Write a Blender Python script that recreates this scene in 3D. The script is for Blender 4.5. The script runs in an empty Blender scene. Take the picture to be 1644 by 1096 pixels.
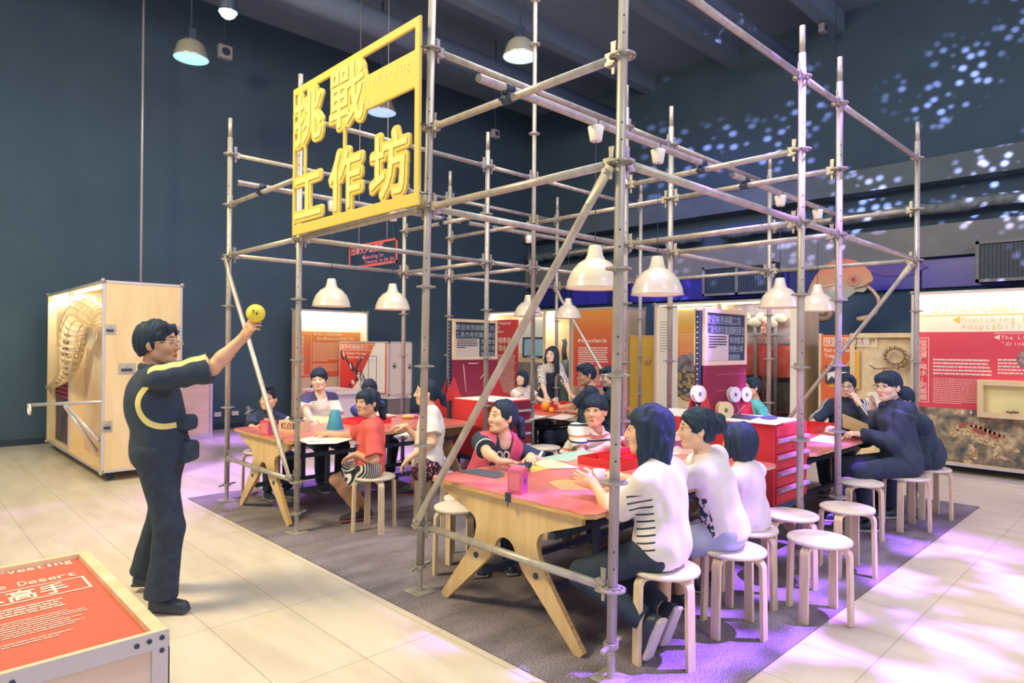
import bpy, bmesh, math, random
import numpy as np
from mathutils import Vector, Matrix
random.seed(7); np.random.seed(7)
S = bpy.context.scene
COL = S.collection

# ------------------------------------------------------------------ camera
# world axes follow the scaffold: +x runs along its right-hand side, +y along its sign side, z up (metres)
CAM = np.array([-2.498720, -1.866186, 1.5647]); FPX = 1054.2859
_p, _r, _y = .0048, .0079, .016
def _cam_rows():
    c, s = math.cos(_y), math.sin(_y); A = np.array([[c, s, 0], [-s, c, 0], [0, 0, 1]])
    c, s = math.cos(_p), math.sin(_p); B = np.array([[1, 0, 0], [0, c, s], [0, -s, c]])
    c, s = math.cos(_r), math.sin(_r); R = np.array([[c, 0, s], [0, 1, 0], [-s, 0, c]])
    W = np.array([[1, -1, 0], [1, 1, 0], [0, 0, 2 ** .5]]) / 2 ** .5
    return R @ B @ A @ W
ROWS = _cam_rows()
cam = bpy.data.cameras.new('camera'); cam.sensor_width = 36.0; cam.lens = FPX / 1644 * 36
cam.clip_start = .05; cam.clip_end = 100
co = bpy.data.objects.new('camera', cam); COL.objects.link(co)
m = Matrix.Identity(4)
for i in range(3):
    m[i][0] = ROWS[0][i]; m[i][1] = ROWS[2][i]; m[i][2] = -ROWS[1][i]; m[i][3] = CAM[i]
co.matrix_world = m
S.camera = co
# site survey helpers: a sight line of the camera met with a real plane of the place
def _ray(x, y): return ROWS.T @ np.array([(x - 822) / FPX, 1, -(y - 548) / FPX])
def AX(x, y, X): d = _ray(x, y); return CAM + d * (X - CAM[0]) / d[0]
def AY(x, y, Y): d = _ray(x, y); return CAM + d * (Y - CAM[1]) / d[1]
def AZ(x, y, Z): d = _ray(x, y); return CAM + d * (Z - CAM[2]) / d[2]
def AD(x, y, D): return CAM + D * _ray(x, y)
def depth(p): return float(ROWS[1] @ (np.asarray(p, float) - CAM))

# ------------------------------------------------------------------ view and render settings
S.view_settings.view_transform = 'Standard'
S.view_settings.look = 'None'
S.view_settings.exposure = 0.0
S.view_settings.gamma = 1.0
S.view_settings.use_curve_mapping = False
try:
    S.cycles.use_denoising = True
    S.cycles.max_bounces = 6
    S.cycles.diffuse_bounces = 3
    S.cycles.glossy_bounces = 3
    S.cycles.transmission_bounces = 4
    S.cycles.sample_clamp_indirect = 6
    S.cycles.caustics_reflective = False
    S.cycles.caustics_refractive = False
except Exception:
    pass

# ------------------------------------------------------------------ light
world = bpy.data.worlds.new('hall_air'); S.world = world; world.use_nodes = True
bg = world.node_tree.nodes['Background']
bg.inputs[0].default_value = (.86, .90, 1.0, 1); bg.inputs[1].default_value = .66

def lamp(name, kind, loc, target, energy, color, size=.5, spot=60, blend=.6, size_y=None):
    l = bpy.data.lights.new(name, kind); l.energy = energy; l.color = color
    if kind == 'AREA':
        l.size = size
        if size_y: l.shape = 'RECTANGLE'; l.size_y = size_y
    elif kind == 'SPOT':
        l.spot_size = math.radians(spot); l.spot_blend = blend; l.shadow_soft_size = size
    else:
        l.shadow_soft_size = size
    o = bpy.data.objects.new(name, l); COL.objects.link(o); o.location = loc
    if target is not None:
        o.rotation_euler = (Vector(target) - Vector(loc)).to_track_quat('-Z', 'Y').to_euler()
    return o
def gobo(o, scale, lo, hi, detail=2.0, voronoi=False):
    """a patterned slide in a projector: the lamp's own beam is broken up by its direction"""
    l = o.data; l.use_nodes = True; nt = l.node_tree; em = nt.nodes['Emission']
    tc = nt.nodes.new('ShaderNodeTexCoord'); mp = nt.nodes.new('ShaderNodeMapRange')
    if voronoi:
        tx = nt.nodes.new('ShaderNodeTexVoronoi'); tx.inputs['Scale'].default_value = scale
        out = tx.outputs['Distance']
    else:
        tx = nt.nodes.new('ShaderNodeTexNoise'); tx.inputs['Scale'].default_value = scale
        tx.inputs['Detail'].default_value = detail; out = tx.outputs['Fac']
    nt.links.new(tc.outputs['Normal'], tx.inputs['Vector'])
    nt.links.new(out, mp.inputs['Value'])
    mp.inputs['From Min'].default_value = lo; mp.inputs['From Max'].default_value = hi
    return nt, em, mp, tc

KEY = lamp('hall_lamp_warm', 'AREA', (-4.2, 3.6, 6.2), (1.2, 2.6, .2), 520, (1.0, .82, .44), 1.6)
TOP = lamp('hall_lamp_top', 'AREA', (1.5, 1.0, 7.0), (1.8, 1.6, 0), 330, (1.0, .96, .94), 4.0)
RGT = lamp('hall_lamp_right', 'AREA', (6.0, -4.2, 5.0), (2.5, .8, .8), 150, (.52, .28, 1.0), 1.2)
FRT = lamp('front_fill', 'AREA', (-1.0, -6.0, 5.6), (1.5, 1.0, .8), 190, (1.0, .95, .90), 2.5)  # added fill without a fixture, brightens the people from the front
PUR = lamp('violet_projector', 'SPOT', (2.6, -2.0, 6.8), (1.9, .0, .0), 11500, (.36, .14, 1.0), .06, 40, .6)
nt, em, mp, tc = gobo(PUR, 11.0, .50, .58)
nt.links.new(mp.outputs['Result'], em.inputs['Strength'])
PU2 = lamp('violet_wash', 'SPOT', (2.2, 7.8, 6.2), (1.0, 7.0, 0), 4200, (.46, .20, 1.0), .25, 62, .8)
nt, em, mp, tc = gobo(PU2, 4.0, .40, .62)
nt.links.new(mp.outputs['Result'], em.inputs['Strength'])
WSH = lamp('wall_wash', 'SPOT', (-4.0, 4.0, 5.0), (-.6, 10.3, 1.8), 150, (.9, 1.0, 1.0), .1, 62, .6)
CHA = lamp('cutout_spot', 'SPOT', (5.6, .2, 5.2), (8.4, 1.9, 2.5), 120, (1.0, .93, .86), .1, 32, .6)
BLU = lamp('blue_wall_wash', 'SPOT', (6.5, 3.8, 5.4), (10.0, 5.2, 2.9), 300, (.30, .28, 1.0), .2, 95, .9)
LOB = lamp('case_spot', 'SPOT', (.4, 8.2, 4.6), (3.9, 8.3, 1.1), 160, (1.0, .95, .88), .1, 34, .6)
STA = lamp('star_projector', 'SPOT', (2.2, -3.6, 5.2), (10.0, .9, 5.2), 46000, (.68, .58, 1.0), .02, 54, .35)
nt, em, mp, tc = gobo(STA, 58.0, .40, .16, voronoi=True)
nz = nt.nodes.new('ShaderNodeTexNoise'); nz.inputs['Scale'].default_value = 6.0; nz.inputs['Detail'].default_value = 1.0
nt.links.new(tc.outputs['Normal'], nz.inputs['Vector'])
m2 = nt.nodes.new('ShaderNodeMapRange'); m2.inputs['From Min'].default_value = .47; m2.inputs['From Max'].default_value = .66
nt.links.new(nz.outputs['Fac'], m2.inputs['Value'])
mu = nt.nodes.new('ShaderNodeMath'); mu.operation = 'MULTIPLY'
nt.links.new(mp.outputs['Result'], mu.inputs[0]); nt.links.new(m2.outputs['Result'], mu.inputs[1])
nt.links.new(mu.outputs[0], em.inputs['Strength'])

# ------------------------------------------------------------------ materials
def lin(h):
    if not isinstance(h, str): return tuple(h)
    h = h.lstrip('#'); v = [int(h[i:i + 2], 16) / 255 for i in (0, 2, 4)]
    return tuple(c / 12.92 if c <= .04045 else ((c + .055) / 1.055) ** 2.4 for c in v)
MATS = {}
class NT:
    def __init__(s, m): s.t = m.node_tree; s.b = m.node_tree.nodes['Principled BSDF']
    def n(s, kind, **kw):
        o = s.t.nodes.new('ShaderNode' + kind)
        for k, v in kw.items():
            if k.startswith('i_'):
                key = k[2:]; key = int(key) if key.isdigit() else key.replace('_', ' ')
                o.inputs[key].default_value = v
            else: setattr(o, k, v)
        return o
    def l(s, a, b): s.t.links.new(a, b)
    def ramp(s, src, stops):
        r = s.n('ValToRGB'); e = r.color_ramp.elements
        while len(e) < len(stops): e.new(.5)
        for k, (p, c) in zip(e, stops): k.position = p; k.color = (*lin(c), 1)
        s.l(src, r.inputs['Fac']); return r
    def bump(s, src, strength=.3, dist=.01):
        b = s.n('Bump', i_Strength=strength, i_Distance=dist); s.l(src, b.inputs['Height']); s.l(b.outputs[0], s.b.inputs['Normal'])
def mat(name, col, rough=.5, metal=0.0, spec=.5, emit=None, estr=1.0, alpha=None, coat=0.0):
    if name in MATS: return MATS[name]
    m = bpy.data.materials.new(name); m.use_nodes = True; MATS[name] = m
    b = m.node_tree.nodes['Principled BSDF']
    b.inputs['Base Color'].default_value = (*lin(col), 1)
    b.inputs['Roughness'].default_value = rough; b.inputs['Metallic'].default_value = metal
    b.inputs['Specular IOR Level'].default_value = spec
    if coat: b.inputs['Coat Weight'].default_value = coat; b.inputs['Coat Roughness'].default_value = .08
    if emit: b.inputs['Emission Color'].default_value = (*lin(emit), 1); b.inputs['Emission Strength'].default_value = estr
    return m
def nmat(name, c1, c2, scale=20, rough=.6, detail=3, stretch=(1, 1, 1), bump=0, metal=0, lo=.35, hi=.65, coord='Object', spec=.5, bdist=.01, coat=0):
    """two-tone noise material"""
    if name in MATS: return MATS[name]
    m = mat(name, c1, rough, metal, spec, coat=coat); t = NT(m)
    tc = t.n('TexCoord'); mp = t.n('Mapping', i_Scale=stretch); t.l(tc.outputs[coord], mp.inputs[0])
    nz = t.n('TexNoise', i_Scale=scale, i_Detail=detail); t.l(mp.outputs[0], nz.inputs['Vector'])
    r = t.ramp(nz.outputs['Fac'], [(lo, c1), (hi, c2)]); t.l(r.outputs[0], t.b.inputs['Base Color'])
    if bump: t.bump(nz.outputs['Fac'], bump, bdist)
    return m
def wood(name, c1, c2, axis=2, rough=.55, scale=3.0, coat=0):
    st = [14, 14, 14]; st[axis] = 1.2
    return nmat(name, c1, c2, scale, rough, 5, tuple(st), .05, lo=.3, hi=.7, coat=coat)
def pmat(name, stops, axis=2, lo=0, hi=1, rough=.6):
    """printed gradient along one axis of the print itself"""
    if name in MATS: return MATS[name]
    m = mat(name, stops[0][1], rough); t = NT(m)
    tc = t.n('TexCoord'); sp = t.n('SeparateXYZ'); t.l(tc.outputs['Object'], sp.inputs[0])
    mr = t.n('MapRange'); mr.inputs['From Min'].default_value = lo; mr.inputs['From Max'].default_value = hi
    t.l(sp.outputs[axis], mr.inputs['Value'])
    r = t.ramp(mr.outputs[0], stops); t.l(r.outputs[0], t.b.inputs['Base Color']); return m
def stripes(name, stops, axis=2, period=.1, rough=.8, warp=0.0, phase=0.0):
    """bands along one axis repeating every period; stops in 0..1 (constant)"""
    m = mat(name, stops[0][1], rough); t = NT(m)
    tc = t.n('TexCoord'); sp = t.n('SeparateXYZ'); src = tc.outputs['Object']
    if warp:
        nz = t.n('TexNoise', i_Scale=9.0); t.l(src, nz.inputs['Vector'])
        va = t.n('VectorMath', operation='MULTIPLY_ADD'); va.inputs[1].default_value = (warp,) * 3
        t.l(nz.outputs['Color'], va.inputs[0]); t.l(src, va.inputs[2]); src = va.outputs[0]
    t.l(src, sp.inputs[0])
    a = t.n('Math', operation='MULTIPLY_ADD'); a.inputs[1].default_value = 1 / period; a.inputs[2].default_value = phase; t.l(sp.outputs[axis], a.inputs[0])
    f = t.n('Math', operation='FRACT'); t.l(a.outputs[0], f.inputs[0])
    r = t.ramp(f.outputs[0], stops); r.color_ramp.interpolation = 'CONSTANT'; t.l(r.outputs[0], t.b.inputs['Base Color']); return m

def cond_mat(name, base, col, groups, rough=.9, noise=None):
    """cloth with crisp dyed marks: a mark is where every test of one group holds.
    tests: ('r', origin, axis, lo, hi) range along an axis; ('m', origin, axis, period, part) repeat; ('d', origin, axis, lo, hi) distance from an axis line"""
    if name in MATS: return MATS[name]
    m = mat(name, base, rough); t = NT(m); tc = t.n('TexCoord'); tot = None
    def rng(sock, lo, hi):
        a = t.n('Math', operation='GREATER_THAN'); a.inputs[1].default_value = lo; t.l(sock, a.inputs[0]); b = t.n('Math', operation='LESS_THAN'); b.inputs[1].default_value = hi; t.l(sock, b.inputs[0])
        c = t.n('Math', operation='MULTIPLY'); t.l(a.outputs[0], c.inputs[0]); t.l(b.outputs[0], c.inputs[1]); return c.outputs[0]
    for g in groups:
        acc = None
        for k, o, ax, p, q in g:
            s = t.n('VectorMath', operation='SUBTRACT'); t.l(tc.outputs['Object'], s.inputs[0]); s.inputs[1].default_value = tuple(float(v) for v in o)
            d = t.n('VectorMath', operation='DOT_PRODUCT'); t.l(s.outputs[0], d.inputs[0]); d.inputs[1].default_value = tuple(float(v) for v in ax)
            if k == 'r': x = rng(d.outputs['Value'], p, q)
            elif k == 'm':
                a = t.n('Math', operation='MULTIPLY'); a.inputs[1].default_value = 1 / p; t.l(d.outputs['Value'], a.inputs[0]); f = t.n('Math', operation='FRACT'); t.l(a.outputs[0], f.inputs[0]); x = rng(f.outputs[0], -1, q)
            else:
                sc = t.n('VectorMath', operation='SCALE'); sc.inputs[0].default_value = tuple(float(v) for v in ax); t.l(d.outputs['Value'], sc.inputs['Scale']); r = t.n('VectorMath', operation='SUBTRACT'); t.l(s.outputs[0], r.inputs[0]); t.l(sc.outputs[0], r.inputs[1])
                le = t.n('VectorMath', operation='LENGTH'); t.l(r.outputs[0], le.inputs[0]); x = rng(le.outputs['Value'], p, q)
            if acc is None: acc = x
            else: c = t.n('Math', operation='MULTIPLY'); t.l(acc, c.inputs[0]); t.l(x, c.inputs[1]); acc = c.outputs[0]
        if tot is None: tot = acc
        else: c = t.n('Math', operation='MAXIMUM'); t.l(tot, c.inputs[0]); t.l(acc, c.inputs[1]); tot = c.outputs[0]
    r = t.ramp(tot, [(.4, base), (.6, col)]); t.l(r.outputs[0], t.b.inputs['Base Color'])
    if noise: n = t.n('TexNoise', i_Scale=noise, i_Detail=3.0); t.l(tc.outputs['Object'], n.inputs['Vector']); t.bump(n.outputs['Fac'], .25)
    return m
def fbox(b, ax, d0, d1, u0, u1, v0, v1, t, mi=0):
    """four bars of a rectangular frame, butted at the corners; ax = axis of its thickness"""
    for a0, a1, c0, c1 in ((u0, u1, v0, v0 + t), (u0, u1, v1 - t, v1), (u0, u0 + t, v0 + t, v1 - t), (u1 - t, u1, v0 + t, v1 - t)):
        q = {'x': (d0, d1, a0, a1, c0, c1), 'y': (a0, a1, d0, d1, c0, c1), 'z': (a0, a1, c0, c1, d0, d1)}[ax]; b.box(*q, mi=mi)
    return b
STEEL = nmat('galvanised_steel', '#a5a099', '#c6c1b8', 14, .42, 6, (1, 1, .25), .02, metal=.35, lo=.3, hi=.72)
STEEL_D = nmat('cast_steel', '#9c9890', '#b8b3aa', 30, .45, 4, metal=.35)
ALU = mat('aluminium', '#cfcbd2', .38, .35)
CHROME = mat('bright_metal', '#d6d2c4', .25, .6)
BLACK_M = mat('black_steel', '#33435a', .5, .0)
BLACK = mat('black_plastic', '#2e3d52', .5)
PLY = nmat('birch_plywood', '#cfaf7c', '#e0c596', 2.2, .55, 5, (9, 9, 1.0), .03, lo=.3, hi=.7)
PLY_E = nmat('plywood_edge', '#b98d55', '#e0bd85', 5, .6, 2, (1, 1, 60))
PLY_H = nmat('pale_plywood', '#dcc39a', '#ecd8b4', 2.0, .55, 5, (1.0, 6, 6), .03, lo=.3, hi=.7)
BIRCH = nmat('birch_veneer', '#dcc6a3', '#ead8ba', 6, .45, 4, (1, 9, 1), lo=.3, hi=.7)
BIRCH_TOP = nmat('white_birch', '#e0d6c5', '#e9dfd0', 4, .38, 4, (1, 12, 1))
RED_TOP = nmat('red_laminate', '#d8706b', '#e08a80', 3, .18, 3, spec=.6)
RED = mat('red_paint', '#cc3f43', .6, 0, .25)
RED_D = mat('dark_red_paint', '#8e3046', .6, 0, .25)
WHITE = mat('white_paint', '#efeae2', .5)
WHITE_G = mat('white_enamel', '#e4dac8', .22, coat=.4)
PAPER = mat('white_paper', '#f3efe6', .8)
KRAFT = nmat('kraft_card', '#c3a26c', '#cfb07c', 40, .8)
INK = mat('printed_white', '#f7efe2', .7)
INK_K = mat('printed_black', '#2a3342', .7)
YEL = mat('sign_yellow', '#dcc465', .55)
YEL_L = mat('letter_yellow', '#e8da8c', .55)
NAVY = nmat('dark_wall_paint', '#41586c', '#465e72', 1.2, .85, 4)

# ------------------------------------------------------------------ mesh builder
class MB:
    def __init__(s): s.v = []; s.f = []; s.m = []; s.sm = []
    def add(s, vs, fs, mi=0, smooth=False):
        b = len(s.v); s.v += [tuple(map(float, p)) for p in vs]
        s.f += [tuple(b + i for i in f) for f in fs]; s.m += [mi] * len(fs); s.sm += [smooth] * len(fs); return s
    def box(s, x0, x1, y0, y1, z0, z1, mi=0, bev=0.0):
        x0, x1 = min(x0, x1), max(x0, x1); y0, y1 = min(y0, y1), max(y0, y1); z0, z1 = min(z0, z1), max(z0, z1)
        if bev <= 0:
            v = [(x, y, z) for z in (z0, z1) for y in (y0, y1) for x in (x0, x1)]
            return s.add(v, [(0, 2, 3, 1), (4, 5, 7, 6), (0, 1, 5, 4), (2, 6, 7, 3), (0, 4, 6, 2), (1, 3, 7, 5)], mi)
        bm = bmesh.new(); bmesh.ops.create_cube(bm, size=1)
        for p in bm.verts: p.co = ((x0 + x1) / 2 + p.co.x * (x1 - x0), (y0 + y1) / 2 + p.co.y * (y1 - y0), (z0 + z1) / 2 + p.co.z * (z1 - z0))
        bmesh.ops.bevel(bm, geom=bm.edges[:], offset=bev, segments=2, affect='EDGES', profile=.5)
        return s.bm(bm, mi)
    def bm(s, bm, mi=0, smooth=False):
        bm.verts.ensure_lookup_table(); bm.verts.index_update()
        s.add([p.co[:] for p in bm.verts], [[q.index for q in f.verts] for f in bm.faces], mi, smooth); bm.free(); return s
    def obox(s, c, R, h, mi=0):
        """oriented box: centre, 3 axes (rows), half sizes"""
        c = np.array(c, float); R = [np.array(r, float) / np.linalg.norm(r) for r in R]
        v = [c + R[0] * h[0] * a + R[1] * h[1] * b + R[2] * h[2] * d for d in (-1, 1) for b in (-1, 1) for a in (-1, 1)]
        return s.add(v, [(0, 2, 3, 1), (4, 5, 7, 6), (0, 1, 5, 4), (2, 6, 7, 3), (0, 4, 6, 2), (1, 3, 7, 5)], mi)
    def tube(s, pts, r, n=12, mi=0, cap=True, smooth=True, closed=False):
        pts = [Vector(p) for p in pts]; N = len(pts); rs = r if isinstance(r, (list, tuple)) else [r] * N
        vs = []; up = None
        for i, p in enumerate(pts):
            if closed: d = pts[(i + 1) % N] - pts[i - 1]
            else: d = pts[min(i + 1, N - 1)] - pts[max(i - 1, 0)]
            d.normalize()
            if up is None:
                up = Vector((0, 0, 1)) if abs(d.z) < .9 else Vector((1, 0, 0))
            a = (up - d * up.dot(d)).normalized(); up = a; b = d.cross(a)
            vs += [p + (a * math.cos(2 * math.pi * k / n) + b * math.sin(2 * math.pi * k / n)) * rs[i] for k in range(n)]
        fs = []
        for i in range(N if closed else N - 1):
            j = (i + 1) % N
            fs += [(i * n + k, i * n + (k + 1) % n, j * n + (k + 1) % n, j * n + k) for k in range(n)]
        s.add(vs, fs, mi, smooth)
        if cap and not closed:
            b = len(s.v) - len(vs)
            s.f += [tuple(b + k for k in reversed(range(n))), tuple(b + (N - 1) * n + k for k in range(n))]; s.m += [mi] * 2; s.sm += [False] * 2
        return s
    def lathe(s, prof, c=(0, 0, 0), n=32, mi=0, smooth=True, cap0=False, cap1=False):
        c = np.array(c, float); vs = []
        for r, z in prof: vs += [c + (r * math.cos(2 * math.pi * k / n), r * math.sin(2 * math.pi * k / n), z) for k in range(n)]
        fs = [(i * n + k, i * n + (k + 1) % n, (i + 1) * n + (k + 1) % n, (i + 1) * n + k) for i in range(len(prof) - 1) for k in range(n)]
        if cap0: fs.append(tuple(reversed(range(n))))
        if cap1: fs.append(tuple((len(prof) - 1) * n + k for k in range(n)))
        return s.add(vs, fs, mi, smooth)
    def prism(s, poly, o, ux, uy, uz, mi=0, me=None):
        """polygon (2D) swept from o along uz; caps triangulated; me = material of the edge"""
        o, ux, uy, uz = [np.array(a, float) for a in (o, ux, uy, uz)]; n = len(poly)
        from mathutils.geometry import tessellate_polygon
        tri = tessellate_polygon([[Vector((a, b, 0)) for a, b in poly]])
        A = [o + ux * a + uy * b for a, b in poly]; B = [p + uz for p in A]
        area = sum(poly[i][0] * poly[(i + 1) % n][1] - poly[(i + 1) % n][0] * poly[i][1] for i in range(n))
        flip = (np.dot(np.cross(ux, uy), uz) * area) < 0
        caps = []
        for t in tri:
            a, b, c = [poly[i] for i in t]
            ccw = (b[0] - a[0]) * (c[1] - a[1]) - (b[1] - a[1]) * (c[0] - a[0]) > 0
            t = tuple(t) if ccw == (area > 0) else tuple(reversed(t))
            caps += [tuple(reversed(t)) if not flip else t, tuple(n + i for i in (t if not flip else reversed(t)))]
        s.add(A + B, caps, mi)
        side = [(i, (i + 1) % n, n + (i + 1) % n, n + i) for i in range(n)]
        if flip: side = [tuple(reversed(q)) for q in side]
        return s.add(A + B, side, mi if me is None else me)
    def ball(s, c, r, n=16, mi=0, sc=(1, 1, 1)):
        bm = bmesh.new(); bmesh.ops.create_uvsphere(bm, u_segments=n, v_segments=max(6, n // 2), radius=1)
        for p in bm.verts: p.co = (c[0] + p.co.x * r * sc[0], c[1] + p.co.y * r * sc[1], c[2] + p.co.z * r * sc[2])
        return s.bm(bm, mi, True)
    def disc(s, c, nrm, r0, r1, h, n=20, mi=0):
        """washer/disc of thickness h about axis nrm"""
        c = np.array(c, float); w = np.array(nrm, float); w /= np.linalg.norm(w)
        a = np.cross(w, (0, 0, 1) if abs(w[2]) < .9 else (1, 0, 0)); a /= np.linalg.norm(a); b = np.cross(w, a)
        ring = lambda r, z: [c + w * z + (a * math.cos(2 * math.pi * k / n) + b * math.sin(2 * math.pi * k / n)) * r for k in range(n)]
        if r0 <= 0:
            vs = ring(r1, -h / 2) + ring(r1, h / 2)
            fs = [(k, (k + 1) % n, n + (k + 1) % n, n + k) for k in range(n)] + [tuple(reversed(range(n))), tuple(range(n, 2 * n))]
            return s.add(vs, fs, mi)
        vs = ring(r0, -h / 2) + ring(r1, -h / 2) + ring(r1, h / 2) + ring(r0, h / 2)
        fs = [(i * n + k, i * n + (k + 1) % n, ((i + 1) % 4) * n + (k + 1) % n, ((i + 1) % 4) * n + k) for i in range(4) for k in range(n)]
        return s.add(vs, fs, mi)
def mesh_of(name, mb, mats, off=(0, 0, 0)):
    me = bpy.data.meshes.new(name)
    off = np.array(off, float)
    me.from_pydata([tuple(np.array(v) - off) for v in mb.v], [], mb.f)
    for q in (mats if isinstance(mats, (list, tuple)) else [mats]): me.materials.append(q)
    me.polygons.foreach_set('material_index', mb.m); me.polygons.foreach_set('use_smooth', mb.sm)
    me.update(); return me
def wloc(o):
    p = np.zeros(3)
    while o is not None: p += np.array(o.location); o = o.parent
    return p
def tag(o, label=None, cat=None, group=None, kind=None):
    if label: o['label'] = label
    if cat: o['category'] = cat
    if group: o['group'] = group
    if kind: o['kind'] = kind
    return o
def thing(name, label, cat, loc=(0, 0, 0), group=None):
    o = bpy.data.objects.new(name, None); o.empty_display_size = .1; COL.objects.link(o); o.location = [float(a) for a in loc]
    return tag(o, label, cat, group)
def part(name, mb, mats, parent, label=None):
    o = bpy.data.objects.new(name, mesh_of(name, mb, mats, wloc(parent))); COL.objects.link(o); o.parent = parent
    return tag(o, label)
def solid(name, mb, mats, label=None, cat=None, group=None, kind=None, origin=None):
    v = np.array(mb.v)
    if origin is None: origin = ((v[:, 0].min() + v[:, 0].max()) / 2, (v[:, 1].min() + v[:, 1].max()) / 2, v[:, 2].min())
    o = bpy.data.objects.new(name, mesh_of(name, mb, mats, origin)); COL.objects.link(o); o.location = [float(a) for a in origin]
    return tag(o, label, cat, group, kind)
def struct(name, mb, mats): return solid(name, mb, mats, kind='structure')
def dup(root, loc, rotz=None, label=None, group=None):
    r = root.copy(); COL.objects.link(r); r.location = loc
    if rotz is not None: r.rotation_euler = (0, 0, rotz)
    if label: r['label'] = label
    if group: r['group'] = group
    def rec(a, b):
        for ch in list(a.children):
            c = ch.copy(); COL.objects.link(c); c.parent = b; rec(ch, c)
    rec(root, r); return r

# ------------------------------------------------------------------ lettering
_tc = {}
def text_tris(s, bold=0.0):
    """flat mesh of a string, height of a capital about .7, advance as the font has it"""
    key = (s, bold)
    if key in _tc: return _tc[key]
    cu = bpy.data.curves.new('t', 'FONT'); cu.body = s; cu.size = 1.0; cu.offset = bold; cu.resolution_u = 3
    ob = bpy.data.objects.new('t', cu); COL.objects.link(ob); dg = bpy.context.evaluated_depsgraph_get(); dg.update()
    me = bpy.data.meshes.new_from_object(ob.evaluated_get(dg)); me.calc_loop_triangles()
    v = np.array([p.co[:2] for p in me.vertices]) if len(me.vertices) else np.zeros((0, 2))
    t = [tuple(q.vertices) for q in me.loop_triangles]
    bpy.data.objects.remove(ob); bpy.data.curves.remove(cu); bpy.data.meshes.remove(me)
    _tc[key] = (v, t); return v, t
def put_text(mb, s, o, ux, uy, size, width=None, mi=0, bold=.015, lift=.002, align='l'):
    """write s on a plane: o = lower-left of the line, ux/uy unit axes; width squeezes the line to fit"""
    v, t = text_tris(s, bold)
    if not len(v): return mb
    o, ux, uy = [np.array(a, float) for a in (o, ux, uy)]; n = np.cross(ux, uy)
    x0, x1 = v[:, 0].min(), v[:, 0].max(); k = size; kx = (width / (x1 - x0)) if width else k
    sh = {'l': 0, 'c': -(x1 - x0) * kx / 2, 'r': -(x1 - x0) * kx}[align]
    P = [o + ux * ((a - x0) * kx + sh) + uy * (b * k) + n * lift for a, b in v]
    fs = []
    for q in t:
        a, b, c = [v[i] for i in q]
        fs.append(q if (b[0] - a[0]) * (c[1] - a[1]) - (b[1] - a[1]) * (c[0] - a[0]) > 0 else tuple(reversed(q)))
    return mb.add(P, fs, mi)
def put_col(mb, s, o, ux, uy, size, step=None, mi=0, bold=.02):
    """vertical column of characters, o = top-left corner"""
    o, ux, uy = [np.array(a, float) for a in (o, ux, uy)]; step = step or size * 1.15
    for i, ch in enumerate(s): put_text(mb, ch, o - uy * (size * .9 + i * step), ux, uy, size, mi=mi, bold=bold)
    return mb
def lines(mb, o, ux, uy, w, h, n, mi=0, fill=.5, lift=.002, seed=0, last=.5, dash=(.02, .06)):
    """small print too fine to read in the photograph: rows of broken strokes"""
    rnd = random.Random(seed); o, ux, uy = [np.array(a, float) for a in (o, ux, uy)]; nn = np.cross(ux, uy) * lift
    st = h / n
    for i in range(n):
        y = h - (i + .8) * st; x = 0; end = w * (last if i == n - 1 else rnd.uniform(.93, 1))
        while x < end:
            d = min(rnd.uniform(*dash), end - x)
            q = [o + ux * x + uy * y, o + ux * (x + d) + uy * y, o + ux * (x + d) + uy * (y + st * fill), o + ux * x + uy * (y + st * fill)]
            mb.add([p + nn for p in q], [(0, 1, 2, 3)], mi); x += d + rnd.uniform(.15, .4) * dash[0]
    return mb
def quad(mb, o, ux, uy, x0, x1, y0, y1, mi=0, lift=.0, t=0.0):
    o, ux, uy = [np.array(a, float) for a in (o, ux, uy)]; n = np.cross(ux, uy)
    q = [o + ux * a + uy * b + n * lift for a, b in ((x0, y0), (x1, y0), (x1, y1), (x0, y1))]
    return mb.add(q, [(0, 1, 2, 3)], mi)
def outline(mb, o, ux, uy, x0, x1, y0, y1, t, mi=0, lift=.002):
    for a in ((x0, x1, y0, y0 + t), (x0, x1, y1 - t, y1), (x0, x0 + t, y0 + t, y1 - t), (x1 - t, x1, y0 + t, y1 - t)): quad(mb, o, ux, uy, *a, mi=mi, lift=lift)
    return mb
def put_mono(mb, s, o, ux, uy, size, adv, mi=0, bold=.0, sx=1.0, lift=.002):
    """evenly spaced typewriter-like line"""
    o, ux, uy = [np.array(a, float) for a in (o, ux, uy)]
    for i, c in enumerate(s):
        if c != ' ':
            v, t = text_tris(c, bold); w = (v[:, 0].max() - v[:, 0].min()) * size
            wd = min(max(w * sx, adv * .42 if c not in 'il.,’“”j1' else w), adv * .86)
            put_text(mb, c, o + ux * (i * adv + adv / 2), ux, uy, size, wd, mi, bold, lift, 'c')
    return mb
# axes of the planes that are written on
FACE_NX = ((0, -1, 0), (0, 0, 1))     # a face looking to -x
FACE_NY = ((1, 0, 0), (0, 0, 1))      # a face looking to -y

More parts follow.
